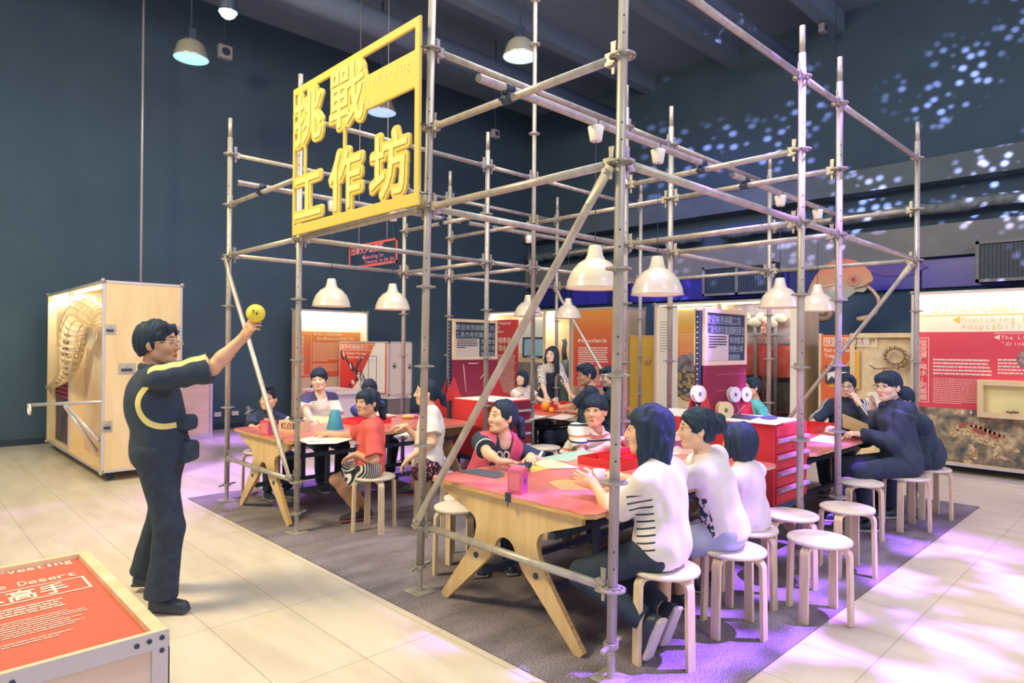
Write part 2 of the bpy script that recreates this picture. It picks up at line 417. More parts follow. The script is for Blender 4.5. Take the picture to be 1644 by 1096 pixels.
# ------------------------------------------------------------------ figures: one smooth surface grown round a posed skeleton
def nrm(a): a = np.array(a, float); return a / (np.linalg.norm(a) + 1e-9)
class Field:
    def __init__(s, lo, hi, h):
        s.h = h; s.lo = np.array(lo, float) - 3 * h; n = np.ceil((np.array(hi) + 3 * h - s.lo) / h).astype(int) + 1
        s.F = np.full(n, .5, np.float32); s.n = n
    def sub(s, lo, hi):
        a = np.clip(np.floor((np.array(lo) - s.lo) / s.h).astype(int), 0, s.n); b = np.clip(np.ceil((np.array(hi) - s.lo) / s.h).astype(int) + 1, 0, s.n)
        if (b <= a).any(): return None, None
        ax = [(s.lo[i] + np.arange(a[i], b[i]) * s.h).astype(np.float32) for i in range(3)]
        return tuple(slice(a[i], b[i]) for i in range(3)), np.meshgrid(*ax, indexing='ij')
    def put(s, prim, k=.02, op='u'):
        lo, hi, fn = prim; mg = k + 2.5 * s.h
        sl, X = s.sub(np.array(lo) - mg, np.array(hi) + mg)
        if sl is None: return
        d = fn(*X).astype(np.float32); F = s.F[sl]
        if op == 'u':
            h = np.clip(.5 + .5 * (F - d) / k, 0, 1); s.F[sl] = F * (1 - h) + d * h - k * h * (1 - h)
        else:
            d = -d; h = np.clip(.5 - .5 * (F - d) / k, 0, 1); s.F[sl] = F * (1 - h) + d * h + k * h * (1 - h)
    def plane(s, p, n, lo=None, hi=None):
        """keep what lies behind the plane through p with outward normal n (only inside the box lo..hi if given)"""
        sl, X = s.sub(s.lo if lo is None else lo, s.lo + s.n * s.h if hi is None else hi)
        if sl is None: return
        d = sum((X[i] - p[i]) * n[i] for i in range(3)); s.F[sl] = np.maximum(s.F[sl], d)
    def noise(s, amp, freq, seed=0, bias=0.0, zs=1.0):
        r = np.random.RandomState(seed); X = np.meshgrid(*[(s.lo[i] + np.arange(s.n[i]) * s.h).astype(np.float32) for i in range(3)], indexing='ij')
        g = 0
        for j in range(5):
            w = r.normal(size=3); w = w / np.linalg.norm(w) * freq * (.6 + .5 * j); w[2] *= zs; g = g + np.sin(w[0] * X[0] + w[1] * X[1] + w[2] * X[2] + r.uniform(0, 6)) / (1 + .4 * j)
        s.F += (amp * (g * .5 - bias)).astype(np.float32)
    def mesh(s):
        F = s.F; n = np.array(F.shape) - 1; I = F < 0
        cnt = np.zeros(n, np.int8)
        offs = [(a, b, c) for a in (0, 1) for b in (0, 1) for c in (0, 1)]
        for a, b, c in offs: cnt += I[a:a + n[0], b:b + n[1], c:c + n[2]]
        act = np.argwhere((cnt > 0) & (cnt < 8))
        if not len(act): return np.zeros((0, 3)), np.zeros((0, 4), int)
        idx = np.full(n, -1, np.int32); idx[tuple(act.T)] = np.arange(len(act))
        val = np.stack([F[act[:, 0] + a, act[:, 1] + b, act[:, 2] + c] for a, b, c in offs], 1)
        acc = np.zeros((len(act), 3)); num = np.zeros(len(act)); oa = np.array(offs, float)
        for i in range(8):
            for j in range(i + 1, 8):
                if np.abs(oa[i] - oa[j]).sum() == 1:
                    x = (val[:, i] < 0) != (val[:, j] < 0); t = val[:, i] / np.where(x, val[:, i] - val[:, j], 1)
                    p = oa[i] + (oa[j] - oa[i]) * t[:, None]; acc[x] += p[x]; num[x] += 1
        V = s.lo + (act + acc / num[:, None]) * s.h
        Q = []
        for ax in range(3):
            sl0 = [slice(None)] * 3; sl1 = [slice(None)] * 3; sl0[ax] = slice(0, -1); sl1[ax] = slice(1, None)
            A, B = I[tuple(sl0)], I[tuple(sl1)]; e = np.argwhere(A != B)
            u, v = (ax + 1) % 3, (ax + 2) % 3
            e = e[(e[:, u] > 0) & (e[:, v] > 0) & (e[:, u] < n[u]) & (e[:, v] < n[v])]
            q = []
            for du, dv in ((-1, -1), (0, -1), (0, 0), (-1, 0)):
                w = e.copy(); w[:, u] += du; w[:, v] += dv; q.append(idx[tuple(w.T)])
            q = np.stack(q, 1); fl = A[tuple(e.T)]; q[~fl] = q[~fl][:, ::-1]; Q.append(q)
        return V, np.concatenate(Q)
def p_rc(a, b, ra, rb=None, sq=None):
    """tapered limb from a to b"""
    a, b = np.array(a, float), np.array(b, float); rb = ra if rb is None else rb; r = max(ra, rb); d = b - a; L2 = max(float(d @ d), 1e-8)
    def fn(X, Y, Z):
        px, py, pz = X - a[0], Y - a[1], Z - a[2]; t = np.clip((px * d[0] + py * d[1] + pz * d[2]) / L2, 0, 1)
        return np.sqrt((px - t * d[0]) ** 2 + (py - t * d[1]) ** 2 + (pz - t * d[2]) ** 2) - (ra + (rb - ra) * t)
    return np.minimum(a, b) - r, np.maximum(a, b) + r, fn
def p_el(c, R, rad):
    """ellipsoid: centre, axes as rows, radii"""
    c = np.array(c, float); R = np.array(R, float); rad = np.array(rad, float); m = rad.max()
    e = np.sqrt(((R * rad[:, None]) ** 2).sum(0))
    def fn(X, Y, Z):
        q = [(R[i][0] * (X - c[0]) + R[i][1] * (Y - c[1]) + R[i][2] * (Z - c[2])) for i in range(3)]
        k0 = np.sqrt(sum((q[i] / rad[i]) ** 2 for i in range(3))); k1 = np.sqrt(sum((q[i] / rad[i] ** 2) ** 2 for i in range(3)))
        return k0 * (k0 - 1) / np.maximum(k1, 1e-6)
    return c - e, c + e, fn
def p_bx(c, R, hs, rd=.004):
    c = np.array(c, float); R = np.array(R, float); hs = np.array(hs, float); e = np.abs(R * hs[:, None]).sum(0)
    def fn(X, Y, Z):
        q = [np.abs(R[i][0] * (X - c[0]) + R[i][1] * (Y - c[1]) + R[i][2] * (Z - c[2])) - (hs[i] - rd) for i in range(3)]
        return np.sqrt(sum(np.maximum(a, 0) ** 2 for a in q)) + np.minimum(np.maximum(np.maximum(q[0], q[1]), q[2]), 0) - rd
    return c - e, c + e, fn
def p_cut(prim, p, n):
    """a primitive ended by a plane (outward normal n)"""
    lo, hi, fn = prim; p = np.array(p, float); n = nrm(n)
    return lo, hi, (lambda X, Y, Z: np.maximum(fn(X, Y, Z), (X - p[0]) * n[0] + (Y - p[1]) * n[1] + (Z - p[2]) * n[2]))
def grow(name, prims, h, mats, parent, label=None, cuts=(), planes=(), noise=None, index=None):
    """prims: [(prim, k)], cuts: [(prim, k)] removed, index(face centres) -> material numbers"""
    lo = np.min([p[0][0] for p in prims], 0); hi = np.max([p[0][1] for p in prims], 0)
    f = Field(lo - .01, hi + .01, h)
    for p, k in prims: f.put(p, k)
    for c in planes: f.plane(*c)
    for p, k in cuts: f.put(p, k, 'c')
    if noise: f.noise(*noise)
    V, Q = f.mesh()
    if not len(V): return None
    off = wloc(parent) if parent is not None else np.zeros(3)
    me = bpy.data.meshes.new(name); n = len(Q)
    me.vertices.add(len(V)); me.vertices.foreach_set('co', (V - off).astype(np.float32).ravel())
    me.loops.add(n * 4); me.loops.foreach_set('vertex_index', Q.astype(np.int32).ravel())
    me.polygons.add(n); me.polygons.foreach_set('loop_start', np.arange(0, n * 4, 4, dtype=np.int32)); 
    me.update(calc_edges=True); me.validate()
    for q in (mats if isinstance(mats, (list, tuple)) else [mats]): me.materials.append(q)
    me.polygons.foreach_set('use_smooth', np.ones(len(me.polygons), bool))
    if index is not None and len(me.polygons) == n:
        me.polygons.foreach_set('material_index', np.asarray(index(V[Q].mean(1)), np.int32))
    o = bpy.data.objects.new(name, me); COL.objects.link(o); o.parent = parent
    return tag(o, label)
def ik(a, b, l1, l2, pole):
    """middle joint of a two-bone limb; returns (joint, end)"""
    a, b = np.array(a, float), np.array(b, float); d = b - a; L = np.linalg.norm(d); u = d / L
    if L > (l1 + l2) * .995: L = (l1 + l2) * .995; b = a + u * L
    x = (l1 * l1 - l2 * l2 + L * L) / (2 * L); y = math.sqrt(max(l1 * l1 - x * x, 0))
    p = np.array(pole, float); p = p - u * (p @ u); return a + u * x + nrm(p) * y, b
def frame(yaw, pitch=0, roll=0):
    """forward, left, up rows; pitch>0 looks up, roll>0 tips to its right"""
    cy, sy = math.cos(yaw), math.sin(yaw); cp, sp = math.cos(pitch), math.sin(pitch)
    f = np.array([cy * cp, sy * cp, sp]); l = np.array([-sy, cy, 0.]); u = np.cross(f, l)
    c, s = math.cos(roll), math.sin(roll); l2 = l * c + u * s; return np.array([f, l2, np.cross(f, l2)])

SKINS = [mat('skin_warm', '#e9bf9e', .5), mat('skin_pale', '#f0d0b6', .5), mat('skin_tan', '#d9a888', .5)]
LIPS = [mat('lip_warm', '#c4796a', .45), mat('lip_pale', '#cf8579', .45), mat('lip_tan', '#ad6557', .45)]
EYEW = mat('eye_white', '#e9e4dc', .25); EYEK = mat('eye_dark', '#1c2430', .2)
HAIR = nmat('black_hair', '#263445', '#35465a', 60, .6, 3, (1, 1, .12), .15, spec=.18, lo=.4, hi=.75)
BROW = mat('brow_hair', '#2b3542', .7)

def hand(P, w, d, n, side, sz=1.0, curl=.35, thumb=.5, spread=.0):
    """palm, four fingers and a thumb; side +1 left hand, -1 right"""
    d = nrm(d); n = np.array(n, float); n = nrm(n - d * (n @ d)); a = np.cross(d, n) * (-side)   # a points to the thumb
    R = np.array([d, a, n])
    P.append((p_bx(w + d * .047 * sz, R, np.array([.047, .038, .0135]) * sz, .011 * sz), .012))
    P.append((p_rc(w - d * .01 * sz, w + d * .03 * sz, .024 * sz, .023 * sz), .02))
    cs = [curl] * 4 if not isinstance(curl, (list, tuple)) else curl
    for i, (off, L, r) in enumerate(((.029, .066, .0086), (.0098, .076, .0088), (-.0098, .071, .0086), (-.0285, .056, .0078))):
        b = w + (d * (.088 - .004 * abs(i - 1.2)) + a * off) * sz; ang = cs[i] * .55; q = b; dd = nrm(d + a * (off * 3.5 + spread * off * 20))
        for j, sl in enumerate((.46, .30, .24)):
            v = dd * math.cos(ang) + n * math.sin(ang); e = q + v * L * sl * sz; rr = r * sz * (1 - .09 * j)
            P.append((p_rc(q, e, rr, rr * .93), .004)); q = e; ang += cs[i] * (1.05 if j == 0 else .8)
    q = w + (d * .026 + a * .027 + n * .004) * sz; v = nrm(d * .55 + a * .8 + n * (.25 + .4 * thumb))
    e = q + v * .038 * sz; P.append((p_rc(q, e, .0125 * sz, .0105 * sz), .01))
    v = nrm(d * (.9) + a * (.45 - .6 * thumb) + n * (.2 + .6 * thumb)); q2 = e + v * .032 * sz; P.append((p_rc(e, q2, .0105 * sz, .0095 * sz), .004))
    P.append((p_rc(q2, q2 + nrm(v + n * .2 * thumb) * .024 * sz, .0095 * sz, .008 * sz), .004))

def head_prims(P, C, H, R, k, neck, nr):
    """skull, jaw, nose, lips, ears and neck; R rows forward/left/up, k scale"""
    g = lambda x, y, z: H + (R[0] * x + R[1] * y + R[2] * z) * k
    P.append((p_rc(g(-.022, 0, -.055), neck, nr * 1.0, nr * 1.12), .02))
    P.append((p_el(g(-.012, 0, .03), R, np.array([.098, .077, .088]) * k), .02))
    P.append((p_el(g(.020, 0, -.028), R, np.array([.070, .064, .086]) * k), .02))
    P.append((p_rc(g(.064, -.012, -.096), g(.064, .012, -.096), .019 * k), .03 * k))
    for s in (-1, 1):
        P.append((p_el(g(.052, s * .036, -.030), R, np.array([.032, .028, .030]) * k), .02))
        P.append((p_rc(g(.0, s * .056, -.06), g(.045, s * .028, -.092), .018 * k, .016 * k), .025))
        P.append((p_el(g(-.008, s * .079, -.012), np.array([nrm(R[0] - R[1] * s * .5), nrm(R[1] * s + R[0] * .5), R[2]]), np.array([.019, .008, .031]) * k), .006))
        P.append((p_rc(g(.082, s * .016, .019), g(.070, s * .045, .020), .009 * k, .008 * k), .012))
        C.append((p_el(g(.095, s * .031, .0), R, np.array([.013, .017, .010]) * k), .007))
    P.append((p_rc(g(.087, 0, .010), g(.1055, 0, -.031), .0075 * k, .0120 * k), .012))
    for s in (-1, 1): P.append((p_el(g(.097, s * .011, -.035), R, np.array([.010, .0085, .008]) * k), .006))
    P.append((p_rc(g(.0845, -.017, -.066), g(.0845, .017, -.066), .0050 * k), .008)); P.append((p_rc(g(.0885, -.006, -.065), g(.0885, .006, -.065), .0050 * k), .008))
    P.append((p_rc(g(.0835, -.012, -.0765), g(.0835, .012, -.0765), .0058 * k), .008))
    return g

def hair_prims(style, g, R, k, H):
    P, C, PL = [], [], []
    E = lambda x, y, z, a, b, c, kk=.02: P.append((p_el(g(x, y, z), R, np.array([a, b, c]) * k), kk))
    E(-.016, 0, .040, .106, .087, .092); E(-.026, 0, .004, .097, .0850, .100)
    fc = dict(short=.060, spiky=.066, fringe=.040, bowl=.030, bob=.034, long=.062, pony=.078, fringe_pony=.036, bun=.056, part=.062)[style]
    # the face opening
    C.append((p_el(g(.105, 0, fc - .100), R, np.array([.072, .074 if style in ('bob', 'bowl', 'fringe', 'fringe_pony') else .080, .100]) * k), .012))
    if style in ('short', 'spiky', 'fringe', 'bowl', 'part'):
        PL.append((g(-.05, 0, -.052 if style != 'bowl' else -.03), nrm(-R[2] * 1.0 + R[0] * .35)))
        C.append((p_bx(g(.066, 0, -.045), R, np.array([.052, .12, .045]) * k), .01))
        if style in ('short', 'part', 'spiky'):
            for i in range(9): a = -1 + i / 4; P.append((p_rc(g(.070 - .012 * a * a, a * .062, .088), g(.090 - .030 * a * a, a * .066 + .004 * math.sin(i * 2.1), .054 + .010 * math.sin(i * 1.9)), .014 * k, .006 * k), .008))
            for s in (-1, 1): P.append((p_rc(g(.036, s * .073, .045), g(.026, s * .079, -.022), .012 * k, .005 * k), .01))
        if style == 'spiky':
            for i in range(9): a = -1 + i / 4; P.append((p_rc(g(.05, a * .05, .105), g(.085, a * .045, .128), .022 * k, .012 * k), .015))
        if style in ('fringe', 'bowl'):
            E(.045, 0, .058 if style == 'fringe' else .05, .058, .080, .052)
            if style == 'bowl': E(-.03, 0, .035, .096, .094, .08)
        if style == 'part': E(.03, -.02, .085, .075, .075, .045)
    if style in ('pony', 'bun', 'fringe_pony'):
        C.append((p_bx(g(.05, 0, -.075), R, np.array([.075, .12, .055]) * k), .012))
        PL.append((g(-.05, 0, -.075), nrm(-R[2] + R[0] * .4)))
        if style == 'fringe_pony':
            E(.048, 0, .05, .056, .076, .05)
            for s in (-1, 1): P.append((p_rc(g(.062, s * .060, .03), g(.058, s * .066, -.045), .012 * k, .007 * k), .012))
    Z = np.array([0, 0, 1.])
    if style in ('pony', 'fringe_pony'):
        q = g(-.10, 0, .015); P.append((p_rc(g(-.08, 0, .02), q, .03 * k, .026 * k), .02)); b = -R[0] * np.array([1, 1, 0])
        e = q + nrm(b) * .055 * k - Z * .045; P.append((p_rc(q, e, .027 * k, .034 * k), .02)); e2 = e + nrm(b) * .02 - Z * .11; P.append((p_rc(e, e2, .034 * k, .03 * k), .02))
        P.append((p_rc(e2, e2 - Z * .085 - nrm(b) * .015, .03 * k, .012 * k), .02))
    if style == 'bun':
        for i in range(11):
            a = i * 2.4; r = .034; P.append((p_el(g(-.125 + .02 * math.cos(i * 1.7), r * math.cos(a), .035 + r * math.sin(a)), R, np.array([.032, .026, .026]) * k), .008))
        E(-.12, 0, .035, .045, .05, .05)
    if style == 'bob':
        E(-.035, 0, -.03, .088, .094, .125, .03); E(.045, 0, .055, .058, .08, .05)
        for s in (-1, 1): P.append((p_rc(g(.03, s * .078, .03), g(.025, s * .082, -.09), .022 * k, .02 * k), .02))
        PL.append((g(0, 0, -.135), -R[2]))
    if style == 'long':
        E(-.032, 0, -.02, .090, .097, .13, .03)
        dn = nrm(-Z - R[0] * .12)
        for s in (-1, 0, 1):
            a = g(-.06, s * .05, -.06); P.append((p_rc(a, a + dn * .20 * k, .046 * k, .04 * k), .03))
        for s in (-1, 1):
            a = g(.020, s * .076, .045); b = g(.016, s * .084, -.10); P.append((p_rc(a, b, .028 * k, .028 * k), .02)); P.append((p_rc(b, b + dn * (.20 if s > 0 else .13) + R[0] * .02, .026 * k, .014 * k), .02))
    return P, C, PL

def person(name, label, o):
    """o: pelvis P, head H, yaw (body), look (yaw, pitch, roll), k body scale, hk head scale, shoulders turn, hands, feet, clothes"""
    k = o.get('k', 1.0); hk = o.get('hk', 1.0); h = o.get('h', .006); sk = SKINS[o.get('skin', 0)]; lp = LIPS[o.get('skin', 0)]
    P0, H = np.array(o['P'], float), np.array(o['H'], float); yaw = o['yaw']; sy = o.get('syaw', yaw)
    HR = frame(*o['look']); B = frame(yaw); SB = frame(sy); f = B[0]; girth = o.get('girth', 1.0); w = o.get('wide', 1.0)
    neck = H + (HR[0] * -.03 + HR[2] * -.125) * hk + np.array([0, 0, -.012]); neck = neck - SB[0] * .012
    if 'neck' in o: neck = np.array(o['neck'], float)
    up = nrm(neck - P0); L = np.linalg.norm(neck - P0)
    T = lambda t, bend=0: P0 + (neck - P0) * t + SB[0] * bend
    sl = SB[1] - up * (SB[1] @ up); sl = nrm(sl); sf = np.cross(sl, up); TR = np.array([sf, sl, up])
    pl = B[1]; shd = o.get('drop', .088) * k
    hump = o.get('hump', .0)
    sh = {s: neck - up * shd + sl * s * .158 * k * w + sf * (-.015) + np.array(o.get('sh' + 'RL'[s > 0], (0, 0, 0)), float) for s in (-1, 1)}
    hip = {s: P0 + pl * s * .088 * k for s in (-1, 1)}
    ua, fa, th, sk_ = .285 * k, .245 * k, .425 * k, .405 * k
    arms, legs = {}, {}
    for s, nm in ((1, 'L'), (-1, 'R')):
        a = o['hands'][nm]; tgt = np.array(a['at'], float); pole = a.get('pole', -up * 1.0 + sl * s * .6 - sf * .25)
        el, wr = ik(sh[s], tgt, ua, fa, pole); arms[s] = (sh[s], el, wr, a)
        q = o['feet'][nm]; ank = np.array(q['at'], float); kp = q.get('pole', f * 1.0 + np.array([0, 0, .6]) + pl * s * .12)
        kn, an = ik(hip[s], ank, th, sk_, kp); legs[s] = (hip[s], kn, an, q)
    # --- the body: one surface
    P, C = [], []; th_in = o.get('inset', .012)
    chest = p_el(T(.62, hump - .01), TR, np.array([.108 * girth, .148 * w, .19]) * k - th_in)
    waist = p_el(T(.30, hump * .5), TR, np.array([.105 * girth, .128 * w * girth ** .5, .16]) * k - th_in)
    pel = p_el(P0 + up * .02, np.array([B[0], B[1], B[2]]), np.array([.115 * girth, .155 * girth ** .5, .115]) * k - th_in)
    P += [(pel, .05), (waist, .05), (chest, .05), (p_rc(sh[-1], sh[1], .040 * k, .040 * k), .05), (p_rc(neck - up * .045, sh[1], .032 * k, .034 * k), .04), (p_rc(neck - up * .045, sh[-1], .032 * k, .034 * k), .04), (p_rc(neck - up * .05, neck, .07 * k, .05 * k), .05)]
    for s in (-1, 1):
        a, e, wr, q = arms[s]; ax = o.get('arm', 1.0)
        P += [(p_rc(a, e, .047 * k * ax, .038 * k * ax), .03), (p_rc(e, e + (wr - e) * .35, .038 * k * ax, .037 * k * ax), .02), (p_rc(e + (wr - e) * .3, wr, .037 * k * ax, .025 * k * ax), .02)]
        d = q.get('dir', wr - e); hand(P, wr, d, q.get('n', (0, 0, -1)), s, o.get('hz', .98 * k ** .6), q.get('curl', .35), q.get('thumb', .5), q.get('spread', 0))
        a, e, an, q = legs[s]
        P += [(p_rc(a, e, .078 * k * girth ** .4, .052 * k), .03), (p_rc(e, e + (an - e) * .35 - f * .012, .050 * k, .050 * k), .03), (p_rc(e + (an - e) * .3 - f * .01, an, .05 * k, .033 * k), .03)]
        fd = nrm(np.array(q.get('dir', f))); P.append((p_rc(an - np.array([0, 0, .03]), an + fd * .11 * k - np.array([0, 0, .05 * k]), .033 * k, .026 * k), .03))
    g = head_prims(P, C, H, HR, hk, neck, (.052 if o.get('male') else .044) * (k ** .5))
    mc = g(.093, 0, -.071)
    def idx(c):
        q = (c - mc) @ HR.T / hk; return ((np.abs(q[:, 0]) < .016) & (np.abs(q[:, 1]) < .021) & (np.abs(q[:, 2]) < .0085 - 14 * q[:, 1] ** 2)).astype(int)
    body = bpy.data.objects.new(name, bpy.data.meshes.new('tmp'))
    lowest = min(legs[1][2][2], legs[-1][2][2])
    base = np.array([P0[0], P0[1], 0.]); bpy.data.objects.remove(body)
    tmp = bpy.data.objects.new('tmp_' + name, None); COL.objects.link(tmp); tmp.location = base
    body = grow(name, P, h, [sk, lp], tmp, None, C, index=idx); body.parent = None; body.location = base; bpy.data.objects.remove(tmp)
    tag(body, label, 'person', o.get('group'))
    # --- face
    for s in (-1, 1):
        e_ = MB(); b_ = MB()
        c = g(.0800, s * .031, .0); bm = bmesh.new(); bmesh.ops.create_uvsphere(bm, u_segments=14, v_segments=8, radius=1)
        for v_ in bm.verts: q = v_.co.copy(); v_.co = c + (HR[0] * q.x * .0120 + HR[1] * q.y * .0135 + HR[2] * q.z * .0068) * hk
        e_.bm(bm, 0, True)
        ir = c + (HR[0] * .0062 + HR[1] * s * -.0005) * hk; e_.ball(ir, .0064 * hk, 10, 1)
        pts = [g(.0905 - .25 * abs(t) * .02, s * (.031 + t * .017), .0062 - .006 * t * t) for t in (-1, -.5, 0, .5, 1)]
        e_.tube(pts, .0022 * hk, 6, 1)
        br = [g(.0895 - .004 * i, s * (.013 + .0115 * i), .0240 + (.004, .006, .0055, .001)[i]) for i in range(4)]
        b_.tube(br, [x * hk for x in (.0030, .0038, .0032, .0018)], 6)
        part('eye', e_, [EYEW, EYEK], body); part('eyebrow', b_, BROW, body)
    hp, hc, hpl = hair_prims(o['hair'], g, HR, hk, H)
    grow('hair', hp, max(.0045, h * .8), o.get('hairmat', HAIR), body, o.get('hairlabel'), hc, [(p, n) for p, n in hpl], noise=(.0050 * hk, 110, o.get('seed', 1), 0, 1.0 if o['hair'] == 'bun' else .12))
    if o.get('glasses'):
        gb = MB(); gr = .0017
        for s in (-1, 1):
            c = g(.109, s * .032, -.001); lo_ = [c + (HR[1] * .0235 * math.cos(t) + HR[2] * .0175 * math.sin(t)) * hk for t in np.linspace(0, 2 * math.pi, 20, endpoint=False)]
            gb.tube(lo_, gr, 6, closed=True); gb.tube([g(.107, s * .056, .004), g(.06, s * .080, .006), g(-.01, s * .084, .004)], gr, 6)
        gb.tube([g(.110, -.009, .003), g(.113, 0, .006), g(.110, .009, .003)], gr, 6)
        part('glasses', gb, o['glasses'], body)
    # --- clothes
    c = o.get('top')
    if c:
        t = c.get('t', .014); Q = []; nz = c.get('noise', .007); lo_t = c.get('hem', -.03)
        Q += [(p_el(T(.62, hump - .01), TR, np.array([.108 * girth, .148 * w, .19]) * k + t - .004), .05), (p_el(T(.30, hump * .5), TR, np.array([.108 * girth, .132 * w * girth ** .5, .17]) * k + t), .05),
              (p_el(P0 + up * .03, np.array([B[0], B[1], B[2]]), np.array([.118 * girth, .158 * girth ** .5, .13]) * k + t), .05),
              (p_rc(sh[-1], sh[1], .047 * k + t * .7), .05)] + [(p_rc(neck - up * .04, sh[q_], .042 * k + t * .6, .040 * k + t * .6), .04) for q_ in (-1, 1)]
        if c.get('skirted'): Q.append((p_el(P0 + up * -.02, np.array([B[0], B[1], B[2]]), np.array([.15, .19, .13]) * k + t), .05))
        for s in (-1, 1):
            a, e, wr, q = arms[s]; fr = c.get('sleeve', .6)
            if fr > 1:
                Q.append((p_rc(a, e, .048 * k + t * .8, .044 * k + t * .8), .03)); en = e + (wr - e) * (fr - 1)
                Q.append((p_cut(p_rc(e, en + (wr - e) * .05, .046 * k + t * .8, .031 * k + t * .9), en, wr - e), .02))
            elif fr > 0:
                en = a + (e - a) * fr; Q.append((p_cut(p_rc(a, a + (e - a) * (fr + .15), .047 * k + t * .8, (.050 + c.get('flare', .008)) * k + t), en, e - a), .02))
            else: pass
        if c.get('collar'):
            for i in range(12):
                a0, a1 = i * math.pi / 6, (i + 1) * math.pi / 6; rr = .066 * k; q = [neck + up * (.004 - .018 * math.cos(z_)) + sf * (rr * math.cos(z_) + .012) + sl * rr * math.sin(z_) for z_ in (a0, a1)]; Q.append((p_rc(q[0], q[1], .015), .012))
        if c.get('cuff'):
            for s in (-1, 1): a, e, wr, q = arms[s]; en = e + (wr - e) * (c.get('sleeve', 1.8) - 1.04); Q.append((p_rc(en - (wr - e) * .08, en - (wr - e) * .02, .037 * k + t * .9), .006))
        cut = []
        nk = c.get('neck', .0)
        cut.append((p_rc(neck - up * (.02 + nk * .3) + sf * nk * .9, neck + up * .09 + sf * .02, (.052 + nk * .55) * k, (.066) * k), .008))
        pls = [(P0 + up * lo_t, -nrm(up * .6 + np.array([0, 0, .4])))]
        if c.get('hemflat') is not None: pls = [(np.array([0, 0, c['hemflat']]), np.array([0, 0, -1.]))]
        ctx = dict(P0=P0 - base, up=up, sf=sf, sl=sl, neck=neck - base, arms={s_: tuple(np.array(v_) - base for v_ in arms[s_][:3]) for s_ in arms}, k=k)
        if callable(c['mat']): c['mat'] = c['mat'](ctx)
        top = grow('shirt' if 'name' not in c else c['name'], Q, h, c['mat'], body, c.get('label'), cut, pls, noise=(nz, 30, o.get('seed', 1) + 5, .7), index=c.get('index') and (lambda cc: c['index'](cc, dict(P0=P0, up=up, sf=sf, sl=sl, neck=neck, sh=sh, arms=arms, k=k, L=L))))
    for v in o.get('extra', ()):   # a layer over the shirt: vest, apron, jacket body
        t = v.get('t', .026)
        Q = [(p_el(T(.62, hump - .01), TR, np.array([.108 * girth, .148 * w, .19]) * k + t - .004), .05), (p_el(T(.30, hump * .5), TR, np.array([.108 * girth, .132 * w * girth ** .5, .17]) * k + t), .05),
             (p_el(P0 + up * .03, np.array([B[0], B[1], B[2]]), np.array([.118 * girth, .158 * girth ** .5, .13]) * k + t), .05), (p_rc(sh[-1] * .94 + sh[1] * .06, sh[1] * .94 + sh[-1] * .06, .056 * k + t * .6), .04)]
        cut = [(p_rc(neck - up * .12 + sf * .10, neck + up * .1 + sf * .02, .060 * k, .09 * k), .01)] if v.get('vneck', True) else []
        if v.get('front') == 'open': cut.append((p_bx(T(.45) + sf * .16 * k, TR, np.array([.14, v.get('gap', .05), .40]) * k), .01))
        pls = [(P0 + up * v.get('hem', -.02), -nrm(up))]
        if v.get('bib'): pls += [(T(.66) + sf * .02, -sf), (T(v['bib']), up)]
        if v.get('long'): Q += [(p_rc(hip[s_], legs[s_][0] + (legs[s_][1] - legs[s_][0]) * .9, .105 * k + t, .10 * k + t), .05) for s_ in (-1, 1)]; pls = pls[1:]
        grow(v['name'], Q, h, v['mat'], body, v.get('label'), cut, pls, noise=(v.get('noise', .004), 26, 3, .8), index=v.get('index') and (lambda cc: v['index'](cc, dict(P0=P0, up=up, sf=sf, sl=sl, neck=neck, sh=sh, k=k, L=L))))
    c = o.get('bottom')
    if c:
        t = c.get('t', .012); fr = c.get('len', 1.92); Q = [(p_el(P0 + up * .02, np.array([B[0], B[1], B[2]]), np.array([.116 * girth, .156 * girth ** .5, .118]) * k + t), .05)]
        for s in (-1, 1):
            a, e, an, q = legs[s]
            if fr > 1:
                Q.append((p_rc(a, e, .082 * k * girth ** .4 + t, .056 * k + t), .04)); en = e + (an - e) * (fr - 1)
                Q.append((p_cut(p_rc(e, en + (an - e) * .06, .056 * k + t, .042 * k + t + c.get('flare', .004)), en, an - e), .03))
            else:
                en = a + (e - a) * fr; Q.append((p_cut(p_rc(a, a + (e - a) * (fr + .1), .082 * k * girth ** .4 + t, (.075 + c.get('flare', .01)) * k + t), en, e - a), .05))
        if c.get('skirt'): 
            m0 = (legs[1][0] + legs[-1][0]) / 2; m1 = (legs[1][1] + legs[-1][1]) / 2; en = m0 + (m1 - m0) * fr
            Q.append((p_cut(p_el(m0 + (m1 - m0) * fr * .5, np.array([nrm(m1 - m0), B[1], np.cross(nrm(m1 - m0), B[1])]), np.array([.34 * fr, .19, .095]) * k), en, m1 - m0), .04))
        pls = [(P0 + up * .16 * k, up)]
        grow(c.get('name', 'trousers'), Q, h, c['mat'], body, c.get('label'), [], pls, noise=(c.get('noise', .004), 24, 9, .7))
